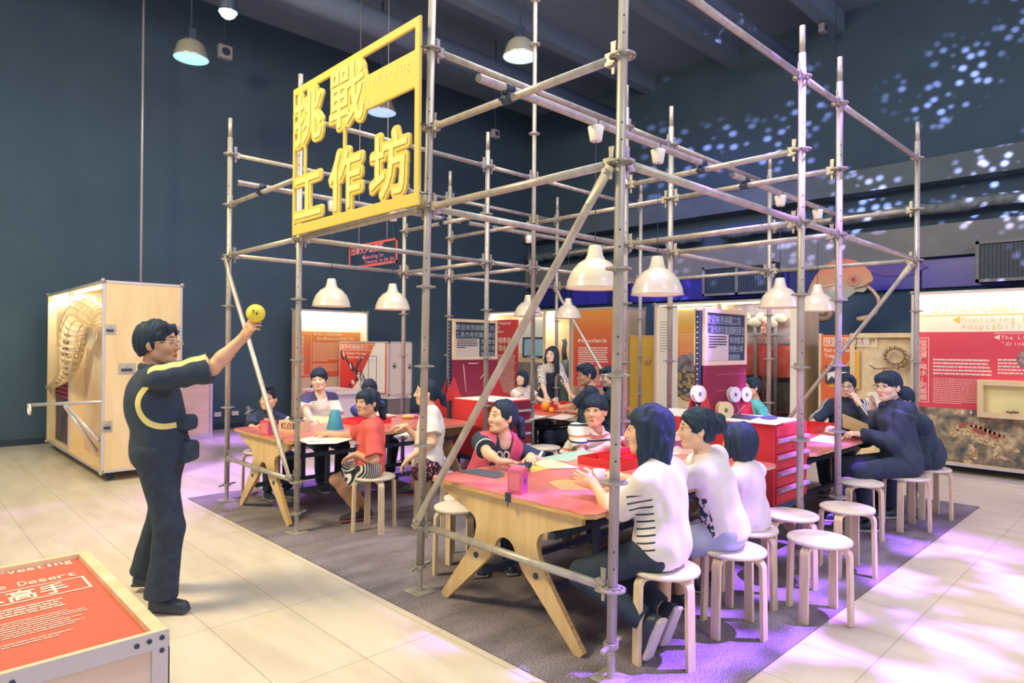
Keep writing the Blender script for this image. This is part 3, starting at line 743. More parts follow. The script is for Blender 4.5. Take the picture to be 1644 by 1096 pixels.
    if o.get('shoes'):
        sm = o['shoes']
        for s in (-1, 1):
            a, e, an, q = legs[s]; fd = np.array(q.get('dir', f), float); fd = nrm(fd); fup = np.array(q.get('up', (0, 0, 1)), float); fup = nrm(fup - fd * (fup @ fd)); fl = np.cross(fup, fd); R = np.array([fd, fl, fup]); z = .078 * k
            c0 = an - fup * z    # sole level under the ankle
            G = lambda x, y, zz: c0 + (fd * x + fl * y + fup * zz) * k
            Q = [(p_rc(G(-.035, 0, .035), G(.02, 0, .045), .036 * k, .040 * k), .02), (p_rc(G(.02, 0, .045), G(.135, 0, .032), .040 * k, .032 * k), .03), (p_rc(G(-.02, 0, .06), G(-.005, 0, .085), .036 * k, .038 * k), .02), (p_rc(G(.06, -.006, .03), G(.14, -.004, .026), .040 * k, .036 * k), .02)]
            Q.append((p_bx(G(.05, 0, .010), R, np.array([.118, .040, .011]) * k, .009), .006))
            def six(cc, c0=c0, fup=fup): return (((cc - c0) @ fup) < .021 * k).astype(int)
            grow('shoe', Q, .0048, sm, body, None, [], [(c0, -fup)], index=six)
    return body

# ------------------------------------------------------------------ the hall
fl = mat('vinyl_floor', '#e9e0cd', .32); t = NT(fl)
tc = t.n('TexCoord'); mp = t.n('Mapping', i_Location=(.735, .77, 0)); t.l(tc.outputs['Object'], mp.inputs[0])
br = t.n('TexBrick', offset=0.0, squash=1.0, i_Scale=1.0, i_Mortar_Size=.0035, i_Brick_Width=.44, i_Row_Height=.88, i_Bias=0.0)
br.inputs['Color1'].default_value = (*lin('#dfd6c6'), 1); br.inputs['Color2'].default_value = (*lin('#dcd3c1'), 1); br.inputs['Mortar'].default_value = (*lin('#b9b0a0'), 1)
t.l(mp.outputs[0], br.inputs['Vector'])
nz = t.n('TexNoise', i_Scale=2.4, i_Detail=6.0); mp2 = t.n('Mapping', i_Scale=(3, .8, 1)); t.l(tc.outputs['Object'], mp2.inputs[0]); t.l(mp2.outputs[0], nz.inputs['Vector'])
r = t.ramp(nz.outputs['Fac'], [(.35, '#d9d2c4'), (.6, '#ffffff')]); mx = t.n('Mix', data_type='RGBA', blend_type='MULTIPLY'); mx.inputs['Factor'].default_value = .4
t.l(br.outputs['Color'], mx.inputs['A']); t.l(r.outputs[0], mx.inputs['B']); t.l(mx.outputs['Result'], t.b.inputs['Base Color'])
t.bump(nz.outputs['Fac'], .03, .01)
struct('floor', MB().box(-12, 12, -9, 12.5, -.12, 0), fl)
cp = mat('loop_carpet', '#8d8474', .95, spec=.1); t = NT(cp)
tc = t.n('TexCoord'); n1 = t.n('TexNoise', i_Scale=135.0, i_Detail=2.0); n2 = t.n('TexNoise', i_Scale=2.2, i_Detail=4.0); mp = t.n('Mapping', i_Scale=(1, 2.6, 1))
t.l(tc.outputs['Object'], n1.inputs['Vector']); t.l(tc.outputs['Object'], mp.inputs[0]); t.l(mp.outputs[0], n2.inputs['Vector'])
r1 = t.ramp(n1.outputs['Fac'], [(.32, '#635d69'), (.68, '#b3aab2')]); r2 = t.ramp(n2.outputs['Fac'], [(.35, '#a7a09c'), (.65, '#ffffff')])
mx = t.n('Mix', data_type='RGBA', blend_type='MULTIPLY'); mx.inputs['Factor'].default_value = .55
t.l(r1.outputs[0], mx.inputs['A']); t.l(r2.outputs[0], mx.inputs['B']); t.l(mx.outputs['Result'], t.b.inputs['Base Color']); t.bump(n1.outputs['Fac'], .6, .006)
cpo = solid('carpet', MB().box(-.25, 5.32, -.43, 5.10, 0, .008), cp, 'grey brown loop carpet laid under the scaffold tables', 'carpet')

struct('wall_left', MB().box(-12, 10.2, 10.3, 10.5, 0, 8.0), NAVY)
struct('wall_back', MB().box(10.0, 10.2, -9, 10.3, 0, 8.0), NAVY)
DARK_C = nmat('ceiling_paint', '#76899d', '#7d90a4', 1.0, .9, 3)
struct('ceiling', MB().box(-12, 10.2, -9, 10.5, 7.6, 7.7), DARK_C)
struct('baseboard_left', MB().box(-12, 10, 10.28, 10.3, 0, .09), mat('base_black', '#2c3b4d', .5))
for i, y in enumerate((2.6, 4.6, 6.6, 8.8)): struct('trim_%d' % (i + 3), MB().box(-12, 10, y - .12, y + .12, 7.25, 7.6), DARK_C)
struct('trim_7', MB().tube([(-6, 7.6, 6.9), (10, 7.6, 6.9)], .22, 16).tube([(-6, 3.4, 7.0), (10, 3.4, 7.0)], .12, 12), DARK_C)
# projecting ledges of the back wall
LEDGE = nmat('ledge_grey', '#56656f', '#60707a', 2.0, .7, 3); LEDGE2 = nmat('ledge_stone', '#7d8286', '#898c8c', 2.0, .8, 3)
struct('trim_1', MB().box(9.6, 10.0, -9, 10.3, 4.22, 4.62, bev=.01), LEDGE)
struct('trim_2', MB().box(9.75, 10.0, -9, 10.3, 3.04, 3.55), LEDGE2)
foil = nmat('foil_lagging', '#56646d', '#7f8c90', 9, .6, 5, bump=.6)
fm = MB()
for y0, y1, z, r in ((-9, 4.7, 3.82, .10), (5.2, 10.2, 3.82, .10)): fm.tube([(9.72, y0 + (y1 - y0) * i / 40, z + .015 * math.sin(i * 1.7)) for i in range(41)], [r * (1 + .12 * math.sin(i * 2.3)) for i in range(41)], 12)
solid('lagged_pipe', fm, foil, 'grey lagged pipe run along the upper back wall between two ledges', 'pipe')
# blue lit panels below the ledge
BLUEP = mat('blue_panel', '#3f3b9c', .3, emit='#3a35b4', estr=.16); BLUED = mat('blue_print_dark', '#2b3672', .4, emit='#3a35b4', estr=.05)
bp = MB(); y = 9.9; i = 0
for w in (1.1, .5, .62, .62, 1.3, .8, .32, .9, .32, 1.4, .8, 1.2, 1.2):
    bp.box(9.90, 9.96, y - w + .03, y, 2.55, 3.02, 0 if i % 3 else 1); y -= w; i += 1
bl = solid('blue_panel_frieze', bp, [BLUEP, BLUED], 'row of glossy blue lit panels along the back wall above the display cases', 'panel')
# pale fish drawing on it
p_ = MB(); c0 = AX(1380, 432, 9.88)
p_.prism([(0, 0), (.12, .05), (.45, .02), (.9, .06), (1.05, -.04), (.8, -.16), (.4, -.15), (.15, -.05)], c0, (0, -1, 0), (0, 0, 1), (-.01, 0, 0))
part('fish_drawing', p_, mat('fish_violet', '#6a56b4', .5), bl)
# grilles
def grille(y0, y1, z0, z1, label):
    g = thing('air_grille', label, 'grille', (9.55, (y0 + y1) / 2, z0)); b = MB().box(9.5, 9.9, y0, y1, z0, z1); part('housing', b, BLACK_M, g)
    f = MB(); t = .045
    for a in ((y0, y1, z0, z0 + t), (y0, y1, z1 - t, z1), (y0, y0 + t, z0, z1), (y1 - t, y1, z0, z1), ((y0 + y1) / 2 - .03, (y0 + y1) / 2 + .03, z0, z1)): f.box(9.46, 9.5, a[0], a[1], a[2], a[3])
    part('frame', f, LEDGE2, g); s = MB()
    n = int((y1 - y0) / .05)
    for i in range(n): s.box(9.475, 9.5, y0 + .05 + i * .05, y0 + .058 + i * .05, z0 + .05, z1 - .05)
    part('bars', s, mat('grille_bar', '#52606b', .5), g)
a = AX(1129, 428, 9.5); b = AX(1243, 468, 9.5); grille(b[1], a[1], b[2] - .02, a[2] - .02, 'long grey framed air grille on the back wall above the orange insect case')
a = AX(1567, 388, 9.5); grille(-2.3, a[1], a[2] - .62, a[2], 'black air conditioning box high on the back wall at the right edge')
# small fittings on the left wall
def wallbox(px, py, w, h, label, m=WHITE, name='wall_socket', cat='socket'):
    c = AY(px, py, 10.28); return solid(name, MB().box(c[0] - w / 2, c[0] + w / 2, 10.25, 10.3, c[2] - h / 2, c[2] + h / 2, bev=.006), m, label, cat)
wallbox(349, 665, .12, .08, 'white double socket on the dark wall, left of the tall scaffold pole')
wallbox(377, 663, .12, .08, 'pinkish white socket on the dark wall, right of the outermost scaffold pole')
wallbox(322, 667, .06, .10, 'narrow white socket on the dark wall beside the low pale crate')
c = AY(397, 662, 10.27); k = MB().box(c[0] - .02, c[0] + .02, 10.22, 10.3, c[2] - .15, c[2] + .12)
k.tube([(c[0] - .08, 10.2, c[2] - .02), (c[0] + .08, 10.2, c[2] + .06)], .018, 8).tube([(c[0], 10.2, c[2] - .16), (c[0] + .02, 10.2, c[2] + .1)], .012, 8)
solid('valve', k, ALU, 'small silver valve with lever on the dark wall behind the boy in black', 'valve')
# low pale crate end against the wall behind the man
cr = MB().box(.95, 1.42, 9.2, 10.2, .06, 1.05, bev=.01)
e0 = thing('low_crate', 'low pale crate against the dark wall behind the standing man', 'crate', (1.2, 9.7, 0)); part('body', cr, PLY_H, e0)
part('edging', MB().box(1.40, 1.44, 9.18, 10.2, .04, 1.07).box(.93, .97, 9.18, 10.2, .04, 1.07).box(.93, 1.44, 9.17, 9.21, 1.03, 1.07).box(.93, 1.44, 9.17, 9.21, .0, .08), ALU, e0)
# hanging things overhead
def cable(px, ytop, ybot, Y, r, label, m=ALU, name='hanging_cable'):
    a = AY(px, ybot, Y); return solid(name, MB().tube([(a[0], Y, a[2]), (a[0], Y, 7.6)], r, 8), m, label, 'cable')
cable(226, 0, 452, 9.4, .018, 'thin pale vertical line hanging from the ceiling behind the tall crate')
def hibay(px, py, zz, label, r=.235, glass='#9fd8e6', on=1.4):
    c = AZ(px, py, zz); g = thing('high_bay_lamp', label, 'ceiling lamp', c, 'high bay lamps under the dark ceiling')
    part('dome', MB().lathe([(.05, .30), (.12, .285), (.19, .22), (r, .05), (r + .008, .03), (r, .028)], c, 32), CHROME, g)
    part('lens', MB().lathe([(.001, .0), (r * .6, .008), (r - .005, .034)], c, 32), mat('lens_' + glass[1:], glass, .2, emit=glass, estr=on), g)
    part('bracket', MB().box(c[0] - .05, c[0] + .05, c[1] - .05, c[1] + .05, c[2] + .30, c[2] + .46).tube([(c[0], c[1], c[2] + .46), (c[0], c[1], 7.6)], .012, 8), BLACK_M, g)
hibay(307, 98, 5.6, 'round chrome high bay lamp with pale blue lens at upper left')
hibay(835, 95, 5.7, 'round pale blue high bay lamp seen between the scaffold top rails', .25, '#bfeaf0', 1.5)
hibay(613, 184, 5.6, 'high bay lamp half hidden behind the yellow sign', .25, '#a9c3f2', 1.2)
c = AZ(366, 20, 5.7); sp = thing('spotlight', 'bright white spotlight glaring beneath the ceiling at upper left', 'spotlight', c)
part('can', MB().lathe([(.10, .22), (.11, .1), (.11, .0)], c, 20, cap0=True).tube([(c[0], c[1], c[2] + .2), (c[0], c[1], 7.6)], .012, 8), BLACK_M, sp)
part('bulb', MB().ball((c[0], c[1], c[2] + .02), .10, 16), mat('spot_bulb', '#ffffff', .3, emit='#fff6e6', estr=60), sp)
def wallsign(px, py, D, w, label):
    c = AD(px, py, D); g = thing('hanging_speaker', label, 'speaker', c, 'small pale boxes under the ceiling')
    part('box', MB().box(c[0] - w / 2, c[0] + w / 2, c[1] - .05, c[1] + .05, c[2] - w / 2, c[2] + w / 2, bev=.01), mat('grey_box', '#9a9a9c', .6), g)
    part('cone', MB().disc((c[0] - .0, c[1] - .055, c[2]), (0, 1, 0), 0, w * .3, .02, 20), BLACK, g)
    part('hanger', MB().tube([(c[0], c[1], c[2] + w / 2), (c[0], c[1], 7.6)], .01, 6), BLACK_M, g)
wallsign(361, 84, 11.0, .22, 'small pale square speaker under the ceiling right of the chrome lamp')
wallsign(795, 215, 13.0, .16, 'tiny grey square speaker on the far wall above the scaffold')
wallsign(1321, 46, 11.5, .16, 'dim grey box near the ceiling above the right scaffold poles')

# ------------------------------------------------------------------ scaffold
LU = [0, 1.4804, 3.2444, 4.7420]; LV = [0, 2.0768, 2.7744, 4.8288]; Z0, ZS = .4249, .5
def zk(k): return Z0 + ZS * k
LEAN = {(1, 0): (-.036, .008), (0, 0): (-.022, .018)}      # these two stand a little out of plumb: offset at foot / at 3.4 m
RT = ROWS[0] * np.array([1, 1, 0]); RT = RT / np.linalg.norm(RT)
def node(a, b, z):
    p = np.array([LV[b], LU[a], z])
    if (a, b) in LEAN: lo, hi = LEAN[(a, b)]; p[:2] += RT[:2] * (lo + (hi - lo) * z / 3.4)
    return p
scaf = thing('scaffold', 'large open scaffold of galvanised tubes standing around the four workshop tables', 'scaffold', (2.4, 2.4, 0))
ros_b = MB(); ros_b.disc((0, 0, 0), (0, 0, 1), .0245, .034, .022, 20).disc((0, 0, 0), (0, 0, 1), .050, .0625, .009, 28)
for i in range(8):
    a = i * math.pi / 4 + math.pi / 8; d = np.array([math.cos(a), math.sin(a), 0]); ros_b.obox(d * .042, (d, np.cross((0, 0, 1), d), (0, 0, 1)), (.012, .0065, .0045))
ros_m = mesh_of('rosette', ros_b, STEEL_D)
base_b = MB().box(-.075, .075, -.075, .075, 0, .006, bev=.002).tube([(0, 0, .006), (0, 0, .16)], .017, 14, 0, False)
for z in np.arange(.02, .155, .012): base_b.lathe([(.0165, z), (.0195, z + .003), (.0165, z + .006)], (0, 0, 0), 14)
for sx in (-1, 1):
    for sy in (-1, 1): base_b.disc((sx * .055, sy * .055, .007), (0, 0, 1), 0, .008, .004, 10)
base_m = mesh_of('base_plate', base_b, STEEL)
nut_b = MB().disc((0, 0, .165), (0, 0, 1), .018, .036, .022, 16).obox((.055, .01, .168), ((1, .2, .1), (-.2, 1, 0), (0, 0, 1)), (.03, .012, .006)).obox((-.055, -.01, .162), ((1, .2, .1), (-.2, 1, 0), (0, 0, 1)), (.03, .012, .006))
nut_m = mesh_of('wing_nut', nut_b, STEEL_D)
def inst(name, me, parent, loc):
    o = bpy.data.objects.new(name, me); COL.objects.link(o); o.parent = parent; o.location = [float(v) for v in (np.array(loc) - wloc(parent))]; return o
TOPS = {(1, 0): 4.35, (0, 0): 4.35, (2, 2): 7.4}
for a in range(4):
    for b in range(4):
        top = TOPS.get((a, b), 3.78); p0, p1 = node(a, b, .17), node(a, b, top - .19); pl = MB().tube([p0, p1], .0242, 18)
        pl.tube([p1, node(a, b, top)], .0195, 16)
        fr = (b == 0 or a == 0)
        for k_ in range(6):
            for dz in (.10, .18):
                q = node(a, b, zk(k_) + dz); d = np.array([-.7, -.7, 0]); pl.disc(q + d / np.linalg.norm(d) * .0238, d, 0, .005, .003, 8, 1)
        pole = part('pole', pl, [STEEL, BLACK], scaf)
        for k_ in range(0, int((top - .25 - Z0) / ZS) + 1): inst('rosette', ros_m, pole, node(a, b, zk(k_)))
        inst('base_plate', base_m, pole, node(a, b, 0.008)); inst('wing_nut', nut_m, pole, node(a, b, 0.0))
def ledger(n0, n1, k_):
    z = zk(k_); A, B = node(*n0, z), node(*n1, z); d = (B - A) / np.linalg.norm(B - A)
    o = part('ledger', MB().tube([A + d * .085, B - d * .085], .0215, 16), STEEL, scaf)
    for P_, s in ((A, 1), (B, -1)):
        u = d * s; w = np.cross((0, 0, 1), u); e = MB()
        e.obox(P_ + u * .068, (u, w, (0, 0, 1)), (.024, .017, .030)).obox(P_ + u * .050 + np.array([0, 0, .016]), (u, w, (0, 0, 1)), (.018, .020, .007)).obox(P_ + u * .050 - np.array([0, 0, .016]), (u, w, (0, 0, 1)), (.018, .020, .007))
        part('ledger_head', e, STEEL_D, o)
        wd = MB().prism([(-.014, .085), (.016, .085), (.010, -.07), (-.004, -.07)], P_ + u * .052 - w * .003, u, (0, 0, 1), w * .006)
        part('wedge', wd, STEEL_D, o)
for n0, n1, ks in [
    ((3, 0), (2, 0), (0, 4, 5)), ((2, 0), (1, 0), (4,)), ((1, 0), (0, 0), (0, 4, 5)),
    ((0, 0), (0, 1), (4, 6)), ((0, 1), (0, 2), (4, 6)), ((0, 2), (0, 3), (4, 6)),
    ((0, 1), (1, 1), (4, 5)), ((2, 1), (3, 1), (4, 5)), ((0, 2), (1, 2), (4, 5)), ((1, 2), (2, 2), (5,)), ((2, 2), (3, 2), (4, 5)),
    ((0, 3), (1, 3), (4, 5)), ((1, 3), (2, 3), (4,)), ((2, 3), (3, 3), (4, 5)),
    ((1, 0), (1, 1), (4, 6)), ((1, 1), (1, 2), (4, 6)), ((1, 2), (1, 3), (4, 6)),
    ((2, 0), (2, 1), (4, 6)), ((2, 1), (2, 2), (4, 6)), ((2, 2), (2, 3), (4, 6)),
    ((3, 0), (3, 1), (4, 6)), ((3, 1), (3, 2), (4, 6)), ((3, 2), (3, 3), (4, 6))]:
    for k_ in ks: ledger(n0, n1, k_)
def brace(n0, k0, n1, k1, off, flat=True):
    A, B = node(*n0, zk(k0)) + np.array(off), node(*n1, zk(k1)) + np.array(off); d = (B - A) / np.linalg.norm(B - A); A = A + d * .03; B = B - d * .03
    o = part('brace', MB().tube([A + d * .20, B - d * .20], .0212, 16, cap=False), STEEL, scaf)
    for P_, s in ((A, 1), (B, -1)):
        w = np.array(off) / np.linalg.norm(off); v = np.cross(w, d); e = MB()
        # flattened, creased ends with a pin
        n = 16; rings = []
        for t, fl_ in ((.0, .012), (.05, .012), (.12, .012), (.20, .0212)):
            rings.append([P_ + d * s * t + w * math.cos(2 * math.pi * i / n) * fl_ * (1 if fl_ > .02 else .6) + v * math.sin(2 * math.pi * i / n) * (.0212 if fl_ > .02 else .030) for i in range(n)])
        vs = [q for r_ in rings for q in r_]; e.add(vs, [(j * n + i, j * n + (i + 1) % n, (j + 1) * n + (i + 1) % n, (j + 1) * n + i) for j in range(3) for i in range(n)], 0, True); e.add(rings[0], [tuple(range(n))])
        e.disc(P_ + d * s * .03, w, 0, .012, .06, 12); part('brace_end', e, STEEL, o)
brace((3, 0), 4, (2, 0), 0, (-.055, -.0, 0)); brace((1, 0), 0, (0, 0), 4, (-.055, 0, 0))
brace((0, 3), 4, (1, 3), 0, (-.055, 0, 0)); brace((3, 3), 4, (2, 3), 0, (-.055, 0, 0))
# lamp pipes resting on the upper ledgers, held with swivel couplers
for x0, x1, y, cs in ((-.22, 2.32, .76, (0, LV[1])), (2.55, 5.02, .76, (LV[2], LV[3])), (-.22, 2.32, 3.99, (0, LV[1])), (2.45, 5.02, 3.99, (LV[2], LV[3]))):
    z = zk(5) + .052; pb = MB().tube([(x0, y, z), (x1, y, z)], .0242, 18, 0, False); pb.tube([(x0, y, z), (x0 + .01, y, z)], .0215, 18, 1); pb.tube([(x1 - .01, y, z), (x1, y, z)], .0215, 18, 1)
    o = part('lamp_pipe', pb, [STEEL, BLACK], scaf)
    for cx in cs:
        e = MB().tube([(cx - .03, y, z), (cx + .03, y, z)], .031, 16).tube([(cx, y - .03, z - .052), (cx, y + .03, z - .052)], .030, 16)
        e.box(cx - .045, cx + .045, y - .012, y + .012, z - .035, z - .015).tube([(cx + .03, y - .045, z - .03), (cx + .03, y + .045, z + .035)], .007, 8).tube([(cx - .04, y + .03, z - .06), (cx + .05, y + .035, z - .02)], .007, 8).ball((cx + .03, y - .045, z - .03), .012, 8)
        part('coupler', e, [BLACK_M], o)

# ------------------------------------------------------------------ pendant lamps
def pendant(x, y, z, zc, label):
    g = thing('pendant_lamp', label, 'pendant lamp', (x, y, z), 'white dome pendants over the workshop tables')
    O = (x, y, z)
    part('shade', MB().lathe([(.001, .272), (.036, .272), (.040, .268), (.052, .205), (.060, .196), (.060, .186), (.068, .182), (.105, .160), (.150, .108), (.176, .045), (.180, .010), (.188, .0), (.186, -.002), (.176, .010), (.170, .045), (.145, .103), (.10, .153), (.06, .18)], O, 40), WHITE_G, g)
    part('bulb', MB().ball((x, y, z + .07), .038, 16), mat('bulb_glow', '#ffffff', .4, emit='#fff3dc', estr=6), g)
    part('cord', MB().tube([(x, y, z + .27), (x, y, zc - .09)], .003, 6), BLACK, g)
    part('canopy', MB().lathe([(.001, -.095), (.034, -.095), (.038, -.09), (.052, -.004), (.048, .0), (.001, .0)], (x, y, zc), 28), WHITE, g)
    part('tie', MB().tube([(x - .005, y + .027 * math.cos(t_), zc + .026 + .03 * math.sin(t_)) for t_ in np.linspace(0, 2 * math.pi, 14)], .003, 5), BLACK, g)
    l = lamp('pendant_light', 'SPOT', (x, y, z + .055), (x, y, 0), 19, (1.0, .93, .82), .05, 150, .35); l.parent = g; l.location = (0, 0, .055)
ZC = zk(5) + .052 - .024
for px, py, Y, lab in [
    (955, 461, .76, 'white dome pendant over the nearest red table, closest to the front corner pole'),
    (1055, 472, .76, 'white dome pendant over the nearest red table, right of the front corner pole'),
    (1252, 492, .76, 'white dome pendant over the right rear table, in front of the glass case'),
    (1312, 497, .76, 'white dome pendant just in front of the chameleon cutout tail'),
    (532, 495, 3.99, 'white dome pendant over the left table, beside the pole under the yellow sign'),
    (630, 505, 3.99, 'white dome pendant over the left table, above the girl in the red shirt'),
    (848, 503, 3.99, 'white dome pendant half behind the long diagonal brace'),
    (912, 508, 3.99, 'white dome pendant above the woman in the apron')]:
    p = AY(px, py, Y); pendant(p[0], Y, 1.925, ZC, lab)

# ------------------------------------------------------------------ worktables
TZ = .74
def arc(cx, cy, r, a0, a1, n=8): return [(cx + r * math.cos(math.radians(a0 + (a1 - a0) * i / n)), cy + r * math.sin(math.radians(a0 + (a1 - a0) * i / n))) for i in range(n + 1)]
def trestle_profile():
    # half outline (offset from the middle, height), right-hand half then mirrored
    h = [(.0, .478)] + arc(.0, .395, .083, 85, 20, 6) + [(.13, .335), (.505, .0), (.545, .0), (.565, .022), (.30, .355), (.255, .44)] + arc(.315, .497, .072, 205, 120, 6) + [(.36, .59), (.55, .655), (.55, .716)]
    return h + [(-a, b) for a, b in reversed(h[1:])]
def table(x0, x1, y0, y1, label):
    g = thing('worktable', label, 'table', ((x0 + x1) / 2, (y0 + y1) / 2, .008), 'red topped plywood worktables inside the scaffold')
    c = .04; pts = [(x0 + c, y0), (x1 - c, y0), (x1, y0 + c), (x1, y1 - c), (x1 - c, y1), (x0 + c, y1), (x0, y1 - c), (x0, y0 + c)]
    part('tabletop', MB().prism(pts, (0, 0, TZ - .026), (1, 0, 0), (0, 1, 0), (0, 0, .020), 0, 0), PLY_E, g)
    part('laminate', MB().prism(pts, (0, 0, TZ - .0055), (1, 0, 0), (0, 1, 0), (0, 0, .0055), 0), RED_TOP, g)
    ym = (y0 + y1) / 2; sc = (y1 - y0) / 1.28
    for x in (x0 + .045, x1 - .075):
        pr = [(a * sc, b + .008 if b > .001 else .008) for a, b in trestle_profile()]
        t_ = part('trestle', MB().prism(pr, (x, ym, 0), (0, 1, 0), (0, 0, 1), (.03, 0, 0), 0, 1), [PLY, PLY_E], g)
        for s in (-1, 1): part('bolt', MB().disc((x + .015, ym + s * .24 * sc, .335), (1, 0, 0), 0, .017, .044, 16), BLACK, t_)
    for z, yy in ((.56, ym - .33), (.56, ym + .33), (.235, ym - .24), (.235, ym + .24)): part('stretcher', MB().box(x0 + .075, x1 - .075, yy - .018, yy + .018, z - .018, z + .018), BLACK_M, g)
    for x in (x0 + .55, x1 - .55):
        for ya in (ym - .262, ym + .226): part('leg_post', MB().box(x - .018, x + .018, ya, ya + .036, .235, .56), BLACK_M, g)
    return g
TF = (-.01, 2.08, .15, 1.44); TL = (-.02, 2.08, 3.36, 4.56); TR_ = (2.72, 4.80, .15, 1.44); TB = (2.74, 4.80, 3.30, 4.56)
table(*TF, 'nearest red topped plywood table, its splayed trestle end behind the front corner pole')
table(*TL, 'left rear red topped plywood table behind the yellow sign post')
table(*TR_, 'right hand red topped table where the man in the denim jacket sits')
table(*TB, 'farthest red topped table where the woman in the apron stands')

# ------------------------------------------------------------------ stools
def make_stool():
    g = thing('stool', 'x', 'stool', (0, 0, 0), 'round birch stools with bent legs')
    part('seat', MB().lathe([(.001, .452), (.166, .452), (.174, .448), (.176, .440), (.174, .431), (.166, .428), (.001, .428)], (0, 0, 0), 40, 0), BIRCH_TOP, g)
    for i in range(4):
        a = math.pi / 4 + i * math.pi / 2; d = np.array([math.cos(a), math.sin(a), 0]); w = np.array([-d[1], d[0], 0])
        path = [(.07, .427), (.125, .427)] + [(.130 + .052 * math.sin(t), .375 + .052 * math.cos(t)) for t in np.linspace(.05, 1.5, 8)] + [(.186, .20), (.190, .0)]
        th = .021; L = MB(); N = len(path); vs = []
        for j, (r_, z) in enumerate(path):
            q0 = path[max(j - 1, 0)]; q1 = path[min(j + 1, N - 1)]; tx, tz = q1[0] - q0[0], q1[1] - q0[1]; l_ = math.hypot(tx, tz); nx, nz_ = -tz / l_, tx / l_
            for s, o_ in ((-1, 0), (1, 0), (1, -th), (-1, -th)): vs.append(d * (r_ - nx * (-o_)) + w * .024 * s + np.array([0, 0, z - nz_ * (-o_)]))
        fs = [(j * 4 + k, j * 4 + (k + 1) % 4, (j + 1) * 4 + (k + 1) % 4, (j + 1) * 4 + k) for j in range(N - 1) for k in range(4)] + [(3, 2, 1, 0), tuple((N - 1) * 4 + k for k in range(4))]
        # turn faces outward whichever way the sweep runs
        L.add(vs, fs); bm = bmesh.new(); me = mesh_of('tmp', L, BIRCH); bm.from_mesh(me); bmesh.ops.recalc_face_normals(bm, faces=bm.faces[:]); bpy.data.meshes.remove(me)
        part('leg', MB().bm(bm), BIRCH, g)
    return g
STOOL = make_stool(); _first = [True]
def stool(x, y, label, rot=0.0, z=.008):
    if _first[0]:
        _first[0] = False; STOOL.location = (x, y, z); STOOL.rotation_euler = (0, 0, rot); STOOL['label'] = label; return STOOL
    return dup(STOOL, (x, y, z), rot, label)
STOOLS = [
    (.36, -.03, 'birch stool under the long haired girl, behind the front corner pole', .55),
    (.90, -.12, 'birch stool under the girl with the hair bun', .75),
    (1.36, .02, 'birch stool under the girl with the dark bob seen from behind', .62),
    (1.45, -.37, 'empty birch stool standing nearest the carpet edge, in front of the tool chest', .70),
    (1.88, -.02, 'empty birch stool half hidden beneath the tool chest drawers', .55),
    (2.36, -.21, 'empty birch stool between the two right hand scaffold poles', .80),
    (3.36, .03, 'empty birch stool with violet light across it, left of the man in denim', .6),
    (3.92, -.16, 'birch stool under the man in the denim jacket', .8),
    (4.52, -.19, 'birch stool farthest right, under the person behind the denim jacket man', .7),
    (.39, 1.62, 'birch stool peeking out left of the nearest trestle', .5),
    (.60, 1.62 + .16, 'birch stool under the girl in the pink vest', .8),
    (1.55, 1.72, 'birch stool under the boy in the striped polo shirt', .8),
    (.52, 2.90, 'birch stool under the girl in the red shirt', .55),
    (.95, 2.62, 'birch stool under the girl in the white hooded top', .5),
    (.36, 4.78, 'birch stool under the boy in black at the left table', .6),
    (1.02, 4.80, 'birch stool under the boy in the white printed shirt', .4),
    (1.66, 4.80, 'birch stool under the boy in the blue shirt', .5),
    (2.74, 3.02, 'empty birch stool at the near side of the farthest table', .75),
    (3.46, 2.98, 'birch stool under the man with dark glasses at the farthest table', .4),
    (3.88, 2.92, 'birch stool under the second man at the farthest table', .6),
    (4.20, 4.78, 'birch stool under the small girl in white at the farthest table', .4),
    (4.84, 1.72, 'birch stool under the boy in turquoise', .4),
    (5.12, .78, 'birch stool under the man in the striped track jacket', .4)]
for x, y, lab, r_ in STOOLS: stool(x, y, lab, r_)

